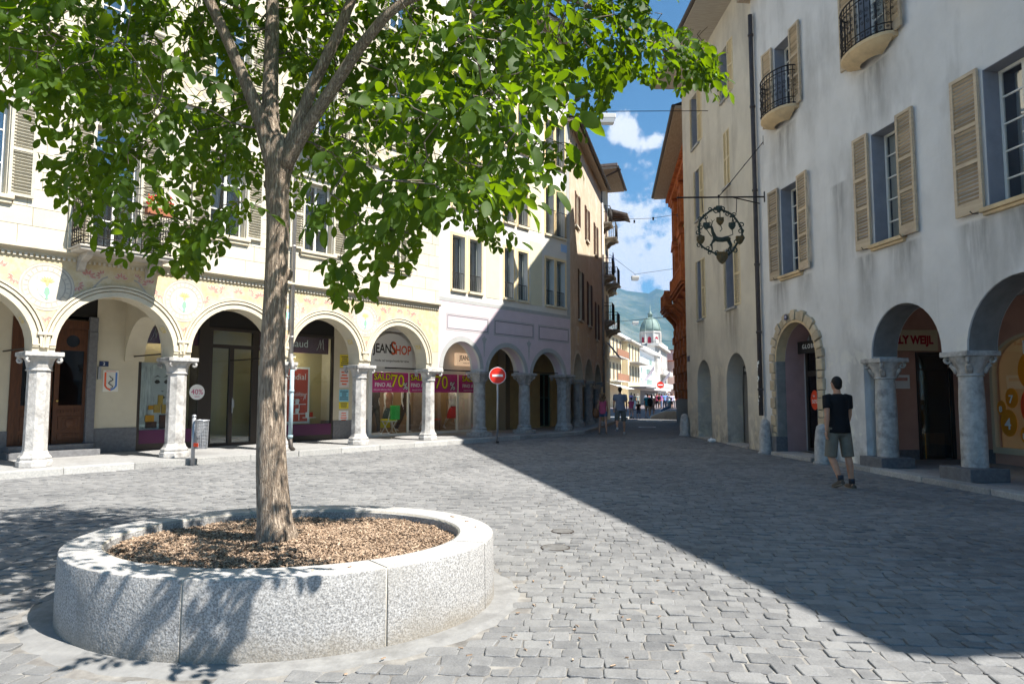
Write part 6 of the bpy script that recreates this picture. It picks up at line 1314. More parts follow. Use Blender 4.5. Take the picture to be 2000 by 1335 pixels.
# ================================================================ houses down the street
def house(fr, name, label, x0, x1, y0, depth, h, wall, roof=None, cols=0, rows=0, z0=3.2, dz=2.6, ww=.9, wh=1.5, wm=None, cat='house', flat=True):
    t = fr.thing(name, label, cat, x0, y0); w = x1-x0
    MB().box(0, w, 0, depth, 0, h).build('wall', wall, t)
    for r in range(rows):
        for c in range(cols):
            x = w*(c+.5)/cols; z = z0+dz*r
            o = MB().slab(rect(x-ww/2-.1, x+ww/2+.1, z-.1, z+wh+.12), [rect(x-ww/2, x+ww/2, z, z+wh)], -.07, .0).build('window', wm or M_wframe, t)
            MB().add([(x-ww/2, -.02, z), (x+ww/2, -.02, z), (x+ww/2, -.02, z+wh), (x-ww/2, -.02, z+wh)], [(0, 1, 2, 3)]).build('pane', mat('far pane', (.1, .13, .16), rough=.1, spec=.6), o)
    if roof: MB().box(-.4, w+.4, -.6, depth, h, h+.25).build('roof', roof, t)
    return t
M_fy = mat('far cream plaster', (.72, .62, .42), (.66, .56, .37), sc=.8, rough=.9); M_fw = mat('far white plaster', (.82, .82, .82), rough=.8); M_fg = mat('far grey stone', (.56, .54, .5), (.46, .44, .41), sc=1.5, rough=.9, c3=(.38, .36, .33), sc3=.5)
M_rust = mat('rust balcony front', (.34, .17, .1), (.26, .13, .08), sc=4, rough=.8); M_fb = mat('far shutters', (.34, .27, .2), rough=.8)
a = house(FF, 'cream_townhouse', 'cream townhouse with two rusty balconies at the left of the far street', -3, 8.2, 0, 9, 9.3, M_fy, M_fg, 4, 2, 3.6, 3.2, .8, 2.0, M_fb)
for z in (3.4, 6.5): s = MB().box(1, 10.4, -1.1, 0, z-.15, z).build('balcony', M_fg, a); MB().box(1, 10.4, -1.12, -1.04, z, z+.85).build('parapet', M_rust, s)
aw = MB().add([(0, -.05, 3.0), (8, -.05, 3.0), (8, -2.2, 2.3), (0, -2.2, 2.3)], [(0, 1, 2, 3)]).build('awning', M_white, a)
a = house(FF, 'cream_corner_house', 'cream house with a long pale balcony left of the white modern building', 8.4, 21, -.8, 9, 9.0, M_fy, M_fg, 4, 2, 3.6, 3.0, .8, 2.0, M_fb)
s = MB().box(1.5, 13.3, -1.4, 0, 6.1, 6.25).build('balcony', M_fg, a); MB().box(1.5, 13.3, -1.42, -1.34, 6.25, 7.0).build('parapet', mat('pale blue grey rail', (.5, .52, .55), rough=.6), s)
MB().box(0, 12.6, -2.5, 0, 2.5, 2.75).build('canopy', M_step, a)
a = house(FF, 'white_modern_building', 'plain white modern building with green-grey strip windows and flat roof', 21.4, 50, -.4, 12, 8.9, M_fw, None)
for z in (3.3, 5.1, 6.9):
    for x0, x1 in ((3.6, 6), (10.5, 20)):
        o = MB().slab(rect(x0-.15, x1+.15, z-.1, z+1.1), [rect(x0, x1, z, z+1)], -.06, 0).build('window', M_fw, a); MB().add([(x0, -.02, z), (x1, -.02, z), (x1, -.02, z+1), (x0, -.02, z+1)], [(0, 1, 2, 3)]).build('pane', mat('green grey glass', (.3, .42, .4), rough=.15, spec=.6), o)
MB().box(-1, 29, -.9, 12, 9.0, 9.35).build('roof_slab', M_fw, a); MB().box(-12, 22, 2.5, 12, 9.36, 10.6).build('penthouse', M_fg, a); MB().box(-13, 23, 1.8, 12, 10.6, 10.85).build('penthouse_roof', M_fw, a); MB().box(24, 28.6, -.6, 0, 2.2, 9.0).build('grey_pier', M_fg, a); MB().box(-2, 28.6, -2.6, 0, 2.3, 2.7).build('canopy', M_wall, a); MB().box(0, 28.6, -.05, 0, .0, 2.3).build('shop_glazing', M_step, a)
for x in (-6, -4): MB().tube([(x, 5, 10.8), (x, 5, 13.4)], .35, 10).build('chimney', M_steel, a)
a = house(FF, 'domed_building', 'ornate grey stone building with a green copper dome and red window blinds', 50.4, 76, .0, 12, 11.3, M_fg, None, 5, 3, 3.4, 2.6, 1.1, 1.7)
for z in (3.0, 5.7): s = MB().box(1, 22, -1.5, 0, z-.15, z+.05).build('balcony', M_fg, a); MB().box(1, 22, -1.55, -1.45, z+.05, z+.9).build('parapet', M_fg, s)
MB().box(-.4, 25.8, -.8, 12, 11.3, 11.8).build('cornice', M_fg, a); MB().box(0, 25, -.3, .1, 11.8, 12.7).build('parapet', M_fg, a)
M_cu = mat('green copper', (.15, .21, .19), (.2, .27, .24), sc=2, rough=.6); M_blind = mat('red blind', (.32, .02, .045), rough=.7)
T = bpy.data.objects.new('dome_tower', None); COL.objects.link(T); T.parent = a; T.location = (6.8, 1.6, 0)
MB().lathe([(2.1, 8), (2.1, 14.3), (2.3, 14.4), (2.3, 14.7)], 8, ph=R(22.5)).build('drum', M_fg, T)
for k in range(8):
    an = k*math.pi/4; M = Matrix.Rotation(an, 4, 'Z'); MB().slab([(-.34, 12.1), (.34, 12.1), (.34, 13.2)]+arc(0, 13.2, .34, 0, 180, 8), [], -1.99, -1.9, M=M).build('blind', M_blind, T); MB().box(-.95, -.7, -2.15, -1.85, 11.6, 14.3, M=M).box(.7, .95, -2.15, -1.85, 11.6, 14.3, M=M).build('pilaster', M_fg, T)
dm_ = MB().lathe([(2.15, 14.7), (2.1, 15.4), (1.85, 16.3), (1.35, 17.1), (.7, 17.6), (.45, 17.7)], 16); dm_.build('dome', M_cu, T, smooth=True)
for k in range(8): an = (k+.5)*math.pi/4; MB().tube([((r_+.03)*math.cos(an), (r_+.03)*math.sin(an), z) for r_, z in ((2.15, 14.7), (2.1, 15.4), (1.85, 16.3), (1.35, 17.1), (.7, 17.6))], .07, 5).build('dome_rib', M_cu, T)
MB().lathe([(.45, 17.7), (.45, 18.2), (.6, 18.3), (.3, 18.7), (.08, 19.1), (.04, 20.4)], 10).build('lantern', M_cu, T, smooth=True)
for x in (3, 8.5, 13):
    for z in (8.7, 6.1, 3.5): MB().box(x-.5, x+.5, -.04, -.025, z, z+1.2).build('red_blind', M_blind, a)
for k, s in enumerate((24, 52)):
    t = FF.thing('flagpole', ('slanting pole with striped flag on the white modern building', 'slanting pole with striped flag on the domed building')[k], 'flag', s, -.5, 3.2, group='slanting flags over the shops'); MB().tube([(0, 0, 0), (.8, -2.2, 3.2)], .05, 6).build('pole', M_steel, t); MB().add([(.1, -.3, .5), (.75, -2.1, 3.0), (1.9, -2.0, 2.4), (1.2, -.3, -.1)], [(0, 1, 2, 3)]).build('cloth', mat('flag cloth', (.4, .33, .42), (.6, .57, .6), sc=2, stretch=(5, 5, 1), rough=.8), t)
a = house(FF, 'pink_roofed_house', 'pale pink house with a red tiled roof beyond the domed building', 78, 100, -2, 10, 9.5, mat('far pink plaster', (.66, .46, .38), rough=.9), mat('red roof tiles', (.42, .14, .07), (.34, .11, .06), sc=2, rough=.85), 6, 3, 2.8, 2.3, 1, 1.4)
a = house(FF, 'grey_far_block', 'grey apartment block with dark windows at the end of the street', 100, 125, -5, 10, 13.5, M_fg, M_step, 7, 4, 2.8, 2.6, 1, 1.4)
a = house(FF, 'low_stone_wall_house', 'low grey stone shop front right of the domed building', 77, 90, -6, 4, 4.6, M_fg, None, 4, 1, .8, 2, 1.4, 2.2)
# right-hand side of the lane beyond the red house (hidden by it, added to shade the street)
H4 = Frame((19.0, 73), (-.239, -.971)); a = house(H4, 'added_shade_house', 'ochre house behind the red house on the right of the lane', 0, 32.5, 0, 12, 11.5, M_fy, M_roof, 8, 3, 3.2, 2.8, .9, 1.6)
# ---------------------------------------------------------------- hills
def hills(name, label, r0, r1, a0, a1, prof, base, m, seed, nr=26, na=260):
    rnd = np.random.default_rng(seed); ph = rnd.uniform(0, 6.28, 40); vs = []; fs = []
    for j in range(na+1):
        az = R(a0+(a1-a0)*j/na); top = prof(math.degrees(az))
        for i in range(nr+1):
            t = i/nr; r = r0+(r1-r0)*t; x, y = r*math.sin(az), r*math.cos(az)
            n = sum(math.sin(x*.0011*1.9**k+ph[k]*1.3)*math.cos(y*.0010*1.9**k+ph[k+8])*.5**k for k in range(7))
            rid = sum((1-abs(math.sin(az*r1*.0016*1.8**k+ph[k+16]+t*1.1)))*.5**k for k in range(5))
            h = top*min(1, t*1.02)**1.15*(1+.05*n*t)+(rid-1.1)*top*.1*math.sin(math.pi*min(1, t))+(n*12*t)
            vs.append((x, y, base+max(0, h)))
    m_ = nr+1; fs = [(j*m_+i, (j+1)*m_+i, (j+1)*m_+i+1, j*m_+i+1) for j in range(na) for i in range(nr)]
    o = MB().add(vs, fs).build(name, m, smooth=True); tag(o, label, None, kind='structure'); return o
M_for = mat('far forest', (.035, .06, .022), (.06, .085, .032), sc=.012, det=8, rough=.95, bump=9, bs=.02, c3=(.2, .2, .14), sc3=.0022); M_hill = mat('near forest', (.03, .055, .015), (.055, .085, .022), sc=.05, det=8, rough=.95, bump=4, bs=.06)
def prof1(d): return float(np.interp(d, [-30, -20, -10, 0, 6, 8.6, 9.6, 10.6, 11.3, 12.2, 13, 14, 18, 24, 30], [800, 900, 850, 930, 880, 868, 850, 812, 806, 832, 815, 770, 830, 900, 850]))+9*math.sin(d*4.3)+6*math.sin(d*11)
hills('mountain', 'long blue wooded mountain ridge closing the view', 2600, 5200, -75, 80, lambda d: prof1(d) if abs(d) < 30 else prof1(30 if d > 0 else -30), -5, M_for, 3)
hills('hill', 'nearer green wooded hill at the right end of the street', 900, 1700, 12.2, 60, lambda d: 190*min(1, max(0, (d-12.2)/5))**.8+12*math.sin(d*2), -5, M_hill, 8, 16, 120)
# ================================================================ street furniture
t = thing('no_entry_sign', 'round red no entry sign on a grey pole at the left kerb', 'traffic sign', FA.w(12.4, -.9, 0))
t.location = (-.45, 21.35, 0)
MB().tube([(0, 0, 0), (0, 0, 2.36)], .032, 10).build('pole', M_steel, t, smooth=True); MB().lathe([(.05, 0), (.05, .06)], 10).build('foot', M_iron, t)
d = MB().lathe([(.265, 0), (.265, .012)], 32).build('disc', mat('sign rim', (.62, .64, .68), rough=.4), t, angle=30); d.matrix_local = Matrix.Translation((0, -.045, 2.09)) @ Matrix.Rotation(R(90), 4, 'X')
d = MB().lathe([(.245, 0), (.245, .004)], 32).build('red_field', mat('sign face red', (.72, .035, .02), rough=.35), t, angle=30); d.matrix_local = Matrix.Translation((0, -.0575, 2.09)) @ Matrix.Rotation(R(90), 4, 'X')
MB().box(-.165, .165, -.066, -.062, 2.055, 2.125).build('white_bar', M_white, t)
t = thing('no_entry_sign', 'small distant round no entry sign above the crowd', 'traffic sign', (18.0, 83, 0)); MB().tube([(0, 0, 0), (0, 0, 3.2)], .04, 8).build('pole', M_steel, t); MB().lathe([(.42, 0), (.42, .03)], 20).build('disc', mat('sign face red', (.72,)*3), t).matrix_local = Matrix.Translation((0, -.06, 2.75)) @ Matrix.Rotation(R(90), 4, 'X'); MB().box(-.3, .3, -.1, -.095, 2.68, 2.82).build('white_bar', M_white, t)
# litter bin of wire mesh on its post
t = thing('litter_bin', 'grey wire mesh litter bin on a steel post in front of the second column', 'litter bin', (-6.72, 14.55, 0), R(-28))
MB().tube([(0, -.02, 0), (0, -.02, 1.02)], .04, 10).lathe([(.048, 1.02), (.048, 1.05), (.02, 1.07)], 10, (0, -.02, 0)).build('post', M_steel, t, smooth=True)
bk = bpy.data.objects.new('basket', None); COL.objects.link(bk); bk.parent = t; n = 20
path = lambda s: [(.17+.15*math.cos(2*math.pi*k/n)*s-.02, .06+.12*math.sin(2*math.pi*k/n)*s) for k in range(n+1)]
for z in [.36+.03*i for i in range(20)]:
    s = .9+.1*(z-.36)/.57; MB().tube([(p[0], p[1], z) for p in path(s)], .0055, 4, cap=False).build('wire_ring', M_steel, bk)
for k in range(n): p, q = path(.9)[k], path(1)[k]; MB().tube([(p[0], p[1], .36), (q[0], q[1], .94)], .005, 4).build('wire_stay', M_steel, bk)
MB().tube([(p[0], p[1], .945) for p in path(1.03)], .016, 6, cap=False).build('rim', M_steel, t); MB().lathe([(.13, .355), (.13, .362)], 16, (.15, .06, 0), sy=.8).build('floor', M_steel, t); MB().box(.08, .22, -.075, -.068, .4, .48).build('sticker', M_rd, t)
# wrought-iron inn sign on its bracket
HS = thing('hanging_inn_sign', 'dark wrought-iron wreath sign with a stag hanging from a bracket on the grey house', 'hanging sign', FR1.w(.2, 0, 0)); hx, hy = HS.location.x, HS.location.y
M_sign = mat('verdigris iron', (.03, .045, .038), (.06, .075, .06), sc=14, rough=.6, metal=.3, bump=.004, bs=40); M_gild = mat('dull gilding', (.16, .1, .035), (.08, .07, .04), sc=12, rough=.5, metal=.4)
AX = -2.3; zA = 6.66
MB().tube([(0, 0, zA), (AX, 0, zA-.02)], .022, 8).tube([(-.02, .28, zA-.1), (-.85, 0, zA-.01)], .016, 6).box(-.01, .02, -.03, .03, zA-.14, zA+.14).build('bracket_arm', M_black, HS, smooth=False)
MB().tube([(-1.2, 0, zA), (.02, 0, 8.15)], .012, 6).ball((-1.2, 0, zA+.03), .03, 8).ball((-.9, 0, zA+.36), .02, 6).ball((-.5, 0, zA+.86), .02, 6).box(0, .03, -.03, .03, 8.05, 8.3).build('tie_rod', M_black, HS)
wx, wz = -1.2, 5.72
for dx in (-.42, 0, .45): MB().tube([(wx+dx*1.05, 0, zA), (wx+dx, 0, zA-.32-(.1 if dx else 0))], .01, 6).build('hanger', M_black, HS)
def wr(a): return Vector((wx+.56*math.cos(a)*(1+.06*math.cos(5*a)), 0, wz+.6*math.sin(a)*(1+.05*math.sin(4*a+.4))))
wrth = bpy.data.objects.new('wreath', None); COL.objects.link(wrth); wrth.parent = HS
MB().tube([wr(2*math.pi*k/48) for k in range(49)], .026, 6, cap=False).build('ring', M_sign, wrth, smooth=True); rn = random.Random(6)
for k in range(22):      # curling scrolls along the ring
    a = 2*math.pi*k/22+rn.uniform(-.05, .05); p = wr(a); sd = 1 if k % 2 else -1; c = p+Vector((math.cos(a), 0, math.sin(a)))*(.045*sd)
    sc = scroll((c.x, c.z), rn.uniform(.055, .085), a+(math.pi if sd > 0 else 0), rn.uniform(.9, 1.3), 12, rn.choice((-1, 1))); MB().tube([(u, rn.uniform(-.015, .015), v) for u, v in sc], [.02-.0011*i for i in range(13)], 5).build('scroll', M_sign, wrth, smooth=True)
for k in range(34):
    a = 2*math.pi*k/34+rn.uniform(-.06, .06); p = wr(a); MB().ball(p+Vector((rn.uniform(-.035, .035), rn.uniform(-.02, .02), rn.uniform(-.035, .035))), (rn.uniform(.02, .04), .018, rn.uniform(.02, .04)), 7).build('wreath_leaf', M_sign, wrth, smooth=True)
for (x, z, s) in ((-.34, .17, .085), (.02, .3, .095), (.33, .17, .085), (0, .62, .08), (-.5, -.2, .1), (.52, -.2, .1), (.05, -.66, .14)):
    MB().slab([(wx+x-s, wz+z+s), (wx+x+s, wz+z+s), (wx+x+s*1.05, wz+z-s*.1), (wx+x+s*.6, wz+z-s*.9), (wx+x, wz+z-s*1.35), (wx+x-s*.6, wz+z-s*.9), (wx+x-s*1.05, wz+z-s*.1)], [], -.035, .035).ball((wx+x, -.03, wz+z), (s*.6, .035, s*.7), 8).build('shield', M_gild if s > .09 else M_sign, wrth, bevel=.015)
for x, z in ((-.34, .26), (.02, .4), (.33, .26)): MB().tube([(wx+x, 0, wz+z), (wx+x*1.1, 0, wz+z+.2)], .014, 5).build('stem', M_sign, wrth); MB().tube([(wx+x, 0, wz+z-.18), (wx+x*.9+.05, 0, wz+z-.32), (wx+x*.6, 0, wz+z-.38)], .013, 5).build('stem', M_sign, wrth)
sg = MB(); X = lambda x, z: (wx+x, 0, wz+z)
sg.tube([X(-.16, -.12), X(-.06, -.19), X(.06, -.2), X(.2, -.17), X(.27, -.2)], [.05, .07, .065, .075, .05], 8); sg.tube([X(-.13, -.12), X(-.18, .0), X(-.2, .12), X(-.22, .16)], [.055, .042, .034, .03], 8); sg.tube([X(-.2, .15), X(-.26, .13), X(-.31, .11)], [.036, .03, .014], 8)
for pts in ([X(-.14, -.17), X(-.22, -.32), X(-.2, -.46), X(-.24, -.52)], [X(-.1, -.2), X(-.2, -.28), X(-.26, -.36)], [X(.24, -.2), X(.3, -.33), X(.27, -.44), X(.3, -.54)], [X(.2, -.2), X(.27, -.36), X(.22, -.46), X(.24, -.54)]): sg.tube(pts, [.036, .026, .016, .014][:len(pts)], 6)
for s in (-.03, .03): sg.tube([(wx-.21, s, wz+.18), (wx-.2, s*2.5, wz+.26), (wx-.14, s*3, wz+.32)], [.012, .009, .004], 5); sg.tube([(wx-.2, s*2.5, wz+.26), (wx-.25, s*3, wz+.32)], [.009, .004], 5)
sg.build('stag', M_sign, HS, smooth=True)
# street lamps on cables across the lane
def lamp(loc, w, a, b, label, h=.3):
    t = thing('cable_lamp', label, 'street lamp', loc, group='lamps hung on cables across the lane'); L = Vector(loc)
    MB().box(-w/2, w/2, -w*.3, w*.3, h*.45, h).build('housing', mat('lamp housing', (.6, .6, .58), rough=.5), t, bevel=.02); f = [(-w/2, -w*.3), (w/2, -w*.3), (w/2, w*.3), (-w/2, w*.3)]
    MB().add([(x, y, h*.45) for x, y in f]+[(x*.8, y*.8, 0) for x, y in f], [(0, 1, 5, 4), (1, 2, 6, 5), (2, 3, 7, 6), (3, 0, 4, 7), (4, 5, 6, 7)]).build('diffuser', mat('lamp diffuser', (.7, .72, .74), rough=.3), t)
    MB().tube([Vector(a)-L, Vector((0, 0, h+.12)), Vector(b)-L], .012, 5).tube([(0, 0, h), (0, 0, h+.12)], .02, 5).build('cable', M_black, t)
lamp((3.15, 22, 10.45), .55, FA.w(14, .0, 10.9), FR2.w(3.2, 0, 10.95), 'nearest boxy white lamp on a cable high over the lane')
lamp((8.2, 45, 9.1), .5, FC.w(13, 0, 9.6), (13, 43, 9.9), 'small lamp on a cable against the white cloud'); lamp((10.9, 60, 7.7), .55, (6, 60, 7.7), (15, 58, 8.4), 'distant lamp on a cable left of the dome'); lamp((8.5, 56, 7.1), .5, (5.5, 56, 7.2), (14, 54, 7.8), 'distant lamp on a cable beside the balconies'); lamp((13.2, 68, 6.4), .55, (8, 68, 6.6), (17, 66, 6.8), 'farthest lamp hung low before the domed building')
t = thing('bare_cable', 'bare cable with small fittings strung high between the eaves', 'cable', FC.w(12, 0, 11.4)); P0 = FC.w(12, 0, 11.4); MB().tube([(0, 0, 0), (2.2, -1.5, -.32), (4.6, -3, -.3)], .012, 5).build('wire', M_black, t)
for k in (.3, .5, .75): MB().box(4.6*k-.04, 4.6*k+.04, -3*k-.04, -3*k+.04, -.42, -.26).build('fitting', M_black, t)
# bench, pale kerb block
t = thing('street_bench', 'dark metal bench in the shade by the red house', 'bench', (13.1, 56.5, 0), R(95)); 
for k in range(4): MB().box(-.8, .8, -.2+.11*k, -.12+.11*k, .43, .46).build('seat_slat', M_step, t)
for k in range(3): MB().box(-.8, .8, .24+.03*k, .27+.03*k, .55+.13*k, .64+.13*k).build('back_slat', M_step, t)
for x in (-.7, .7): MB().tube([(x, -.18, 0), (x, -.16, .43), (x, .22, .43), (x, .32, .95)], .02, 6).tube([(x, .2, .43), (x, .28, 0)], .02, 6).build('leg', M_steel, t)
t = thing('stone_block', 'pale sloping stone block at the foot of the red house', 'stone block', (9.6, 43.6, 0), R(-8)); MB().prism([(-.9, 0), (1.2, 0), (1.2, .52), (.1, .5), (-.75, .2)], -.5, .5).build('block', M_kerb, t, bevel=.03)
for x, y, r, lb in ((6.3, 32, .4, 'white-edged drain ring in the lane nearer the viewer'), (8.2, 39.6, .45, 'farther white-edged drain ring in the lane')):
    t = thing('drain_ring', lb, 'drain cover', (x, y, .004), group='pale drain rings in the lane'); MB().lathe([(r, 0), (r, .006), (r-.07, .006), (r-.07, 0)], 28).build('ring', M_white, t); MB().lathe([(r-.08, 0), (r-.08, .004)], 28).build('lid', M_iron, t)
# ================================================================ people
def remesh(mb, name, mats, parent, vox, loc=None, smooth_it=3, kind=None):
    o = bpy.data.objects.new(name, mb.mesh(name, mats, True))
    m = o.modifiers.new('r', 'REMESH'); m.mode = 'VOXEL'; m.voxel_size = vox; m.use_smooth_shade = True
    if smooth_it: s = o.modifiers.new('s', 'SMOOTH'); s.factor = .5; s.iterations = smooth_it
    me = bake(o); o.modifiers.clear(); old = o.data; o.data = me; bpy.data.meshes.remove(old); me.name = name
    if not me.materials: me.materials.append(mats)
    COL.objects.link(o); o.parent = parent
    return o
def loft(mb, rings, n=14, m=None):
    """stack of horizontal ellipses (x, y, z, rx, ry)"""
    k = len(mb.v)
    for x, y, z, rx, ry in rings:
        for j in range(n): a = 2*math.pi*j/n; mb.v.append((x+rx*math.cos(a), y+ry*math.sin(a), z))
    for i in range(len(rings)-1):
        for j in range(n): a, b = k+i*n+j, k+i*n+(j+1) % n; mb.f.append((a, b, b+n, a+n)); mb.m.append(0)
    mb.f.append(tuple(k+j for j in reversed(range(n)))); mb.f.append(tuple(k+(len(rings)-1)*n+j for j in range(n))); mb.m += [0, 0]
CM = {}
def cloth(c, rough=.85):
    k = 'cloth %.2f %.2f %.2f' % c; return mat(k, c, tuple(q*.8 for q in c), sc=9, rough=rough, bump=.004, bs=14)
SKIN = (.56, .29, .18)
def person(label, loc, rz, h, top, bottom, hair=(.03, .02, .015), skin=SKIN, shoes=(.1, .08, .06), legs=((6, 4), (-12, 22)), arms=((-10, 12), (8, 10)), blen='short', sleeve=.5, style='short', female=False, vox=.03, group=None, seated=False, hands=False, name='person', nude=False, head=True, cat='person', child=False, cap=None, lean=0, spread=.08):
    t = thing(name, label, cat, loc, rz, group); k = h/1.75; hd = 1.25 if child else 1
    V3 = lambda x, y, z: Vector((x, y, z))
    hipz = .93; J = {}
    sh = .165 if female else .19
    for i, s in enumerate((-1, 1)):
        a, kn = legs[i]; a, kn = R(a), R(kn); hip = V3(s*.095, 0, hipz); knee = hip+.44*V3(s*spread, math.sin(a), -math.cos(a)); b = a-kn; ank = knee+.42*V3(s*spread*.3, math.sin(b), -math.cos(b)); f = R(-legs[i][1]*.55 if kn > R(15) else 0)+ (R(0))
        toe = ank+V3(s*.02, .17*math.cos(f), -.05+.17*math.sin(f)); heel = ank+V3(0, -.05*math.cos(f), -.05-.05*math.sin(f)); J[s] = (hip, knee, ank, toe, heel)
    dz = -min(min(J[s][3].z, J[s][4].z) for s in (-1, 1))+.028
    if seated: dz = .5-hipz+.02
    U = V3(0, 0, dz); A = {}
    for i, s in enumerate((-1, 1)):
        sw, el = arms[i]; sw, el = R(sw), R(el); so = V3(s*sh, 0, 1.425); elb = so+.285*V3(s*.16, math.sin(sw), -math.cos(sw)); w = sw+el; wr_ = elb+.25*V3(s*.03, math.sin(w), -math.cos(w)); hn = wr_+.09*V3(-s*.05, math.sin(w+.1), -math.cos(w+.1)); A[s] = (so, elb, wr_, hn)
    Tm = Matrix.Diagonal((k, k, k, 1)) @ Matrix.Translation(U)
    ln = Matrix.Translation((0, 0, hipz)) @ Matrix.Rotation(R(-lean), 4, 'X') @ Matrix.Translation((0, 0, -hipz))
    def fin(mb, up=True):
        mb.v = [tuple(Tm @ ((ln if up and v[2] > hipz else Matrix()) @ Vector(v))) for v in mb.v]; return mb
    b = MB(); w = .9 if female else 1
    loft(b, [(0, 0, .84, .1, .09), (0, 0, .9, .155*w*(1.08 if female else 1), .105), (0, 0, 1.0, .145, .1), (0, .005, 1.1, .125*w, .09), (0, .01, 1.25, .15*w, .105), (0, .0, 1.36, .165*w, .1), (0, -.005, 1.43, .14*w, .075), (0, -.005, 1.47, .07, .055)])
    b.tube([(0, -.005, 1.42), (0, .01, 1.56)], [.06, .052], 10)
    if head:
        hc = V3(0, .02, 1.64+(.02 if child else 0)); b.ball(hc, (.074*hd, .092*hd, .108*hd), 14); b.ball(hc+V3(0, .03, -.055), (.055*hd, .06*hd, .06*hd), 10); b.ball(hc+V3(0, .1, -.015), (.013, .02, .022), 6)
        for s in (-1, 1): b.ball(hc+V3(s*.077*hd, -.005, -.01), (.012, .022, .032), 8)
    else: b.ball((0, .0, 1.57), (.05, .05, .03), 8)
    for s in (-1, 1):
        hip, knee, ank, toe, heel = J[s]; c = knee+(ank-knee)*.3+V3(0, -.015, 0)
        b.tube([hip+V3(0, 0, .03), hip+(knee-hip)*.45, knee, c, ank+(knee-ank)*.2, ank-V3(0, 0, .03)], [.092, .08, .054, .057, .038, .036], 10)
        b.tube([heel+V3(0, 0, .02), ank-V3(0, 0, .035), toe], [.035, .04, .025], 8)
        so, elb, wr_, hn = A[s]; b.tube([so-V3(s*.05, 0, 0), so, so+(elb-so)*.5, elb, elb+(wr_-elb)*.3, wr_], [.06, .058, .047, .038, .041, .026], 10)
        d = (hn-wr_).normalized(); side = V3(0, 1, 0)-d*d.y; side.normalize(); out = d.cross(side)
        b.tube([wr_, wr_+d*.045, wr_+d*.09], [.026, .04, .036], 8, flat=.5)
        if hands:
            for q in range(4): o = wr_+d*.085+side*(.027-.018*q); l = (.058, .07, .066, .05)[q]; b.tube([o, o+d*l*.5-out*s*.008, o+d*l-out*s*.028], [.0095, .009, .0075], 6)
            o = wr_+d*.035+side*.03; b.tube([o, o+side*.022+d*.028, o+side*.024+d*.055], [.011, .0105, .008], 6)
        else: b.tube([wr_+d*.08, wr_+d*.15], [.034, .015], 6, flat=.45)
    fin(b); remesh(b, 'body', cloth(skin, .6) if not nude else mat('mannequin white', (.72, .7, .67), rough=.4), t, vox*.6 if hands else vox, smooth_it=2 if hands else 3)
    if nude is True: pass
    # clothing
    if top:
        b = MB(); e = .022
        low = .86 if blen != 'skirt' else .9
        loft(b, [(0, 0, low, .175*w+e, .128+e), (0, 0, 1.0, .162*w+e, .115+e), (0, .005, 1.12, (.132 if female else .15)*w+e, .098+e), (0, .01, 1.26, .155*w+e, .11+e), (0, .0, 1.37, .17*w+e, .105+e), (0, -.005, 1.44, .14*w+e*.6, .075+e), (0, -.005, 1.48, .068, .056)], 16)
        for s in (-1, 1):
            so, elb, wr_, hn = A[s]
            if sleeve > 0:
                en = so+(elb-so)*min(1, sleeve*1.3); pts = [so-V3(s*.06, 0, 0), so+V3(0, 0, .004), en]; rr = [.064, .068, .064]
                if sleeve > 1: pts += [elb+(wr_-elb)*.9]; rr += [.042]
                b.tube(pts, rr, 10)
        fin(b); remesh(b, 'shirt', cloth(top), t, vox*.7, smooth_it=2)
    if bottom:
        b = MB(); e = .02; loft(b, [(0, 0, .82, .15, .11), (0, 0, .9, .168*w+e, .118+e), (0, 0, 1.0, .155*w+e*.8, .105+e)], 16)
        if blen == 'skirt': loft(b, [(0, 0, .45, .24, .2), (0, 0, .7, .2, .16), (0, 0, .95, .16, .12)], 16)
        else:
            for s in (-1, 1):
                hip, knee, ank, toe, heel = J[s]
                if blen == 'short': pts = [hip+V3(0, 0, .02), hip+(knee-hip)*.5, hip+(knee-hip)*1.02]; rr = [.1, .098, .094]
                elif blen == 'mini': pts = [hip+V3(0, 0, .02), hip+(knee-hip)*.42]; rr = [.11, .108]
                else: pts = [hip+V3(0, 0, .02), hip+(knee-hip)*.5, knee, ank+V3(0, 0, .0)]; rr = [.108, .098, .078, .064]
                b.tube(pts, rr, 12)
        fin(b, False); remesh(b, {'short': 'shorts', 'mini': 'shorts', 'skirt': 'skirt'}.get(blen, 'trousers'), cloth(bottom), t, vox*.7, smooth_it=2)
    if shoes:
        for s in (-1, 1):
            hip, knee, ank, toe, heel = J[s]; b = MB(); b.tube([heel+V3(0, -.02, .0), heel+(toe-heel)*.35+V3(0, 0, .006), heel+(toe-heel)*.75, toe+V3(0, .015, .004)], [.036, .043, .042, .026], 10); b.tube([ank+V3(0, 0, -.03), ank+V3(0, 0, .015)], [.046, .043], 10)
            b.v = [(x, y, z) for x, y, z in b.v]; fin(b, False); o = remesh(b, 'shoe', cloth(shoes, .7), t, max(.012, vox*.5), smooth_it=1)
            if hands: so_ = MB(); so_.tube([heel+V3(0, -.022, -.024), heel+(toe-heel)*.4+V3(0, 0, -.026), toe+V3(0, .018, -.016)], [.036, .046, .03], 10, flat=.3); fin(so_, False); so_.build('sole', cloth((.3, .26, .2)), o, smooth=True); sk = MB().tube([ank+V3(0, 0, -.0), ank+V3(0, 0, .075)], [.045, .045], 10); fin(sk, False); sk.build('sock', cloth((.05, .05, .06)), t, smooth=True)
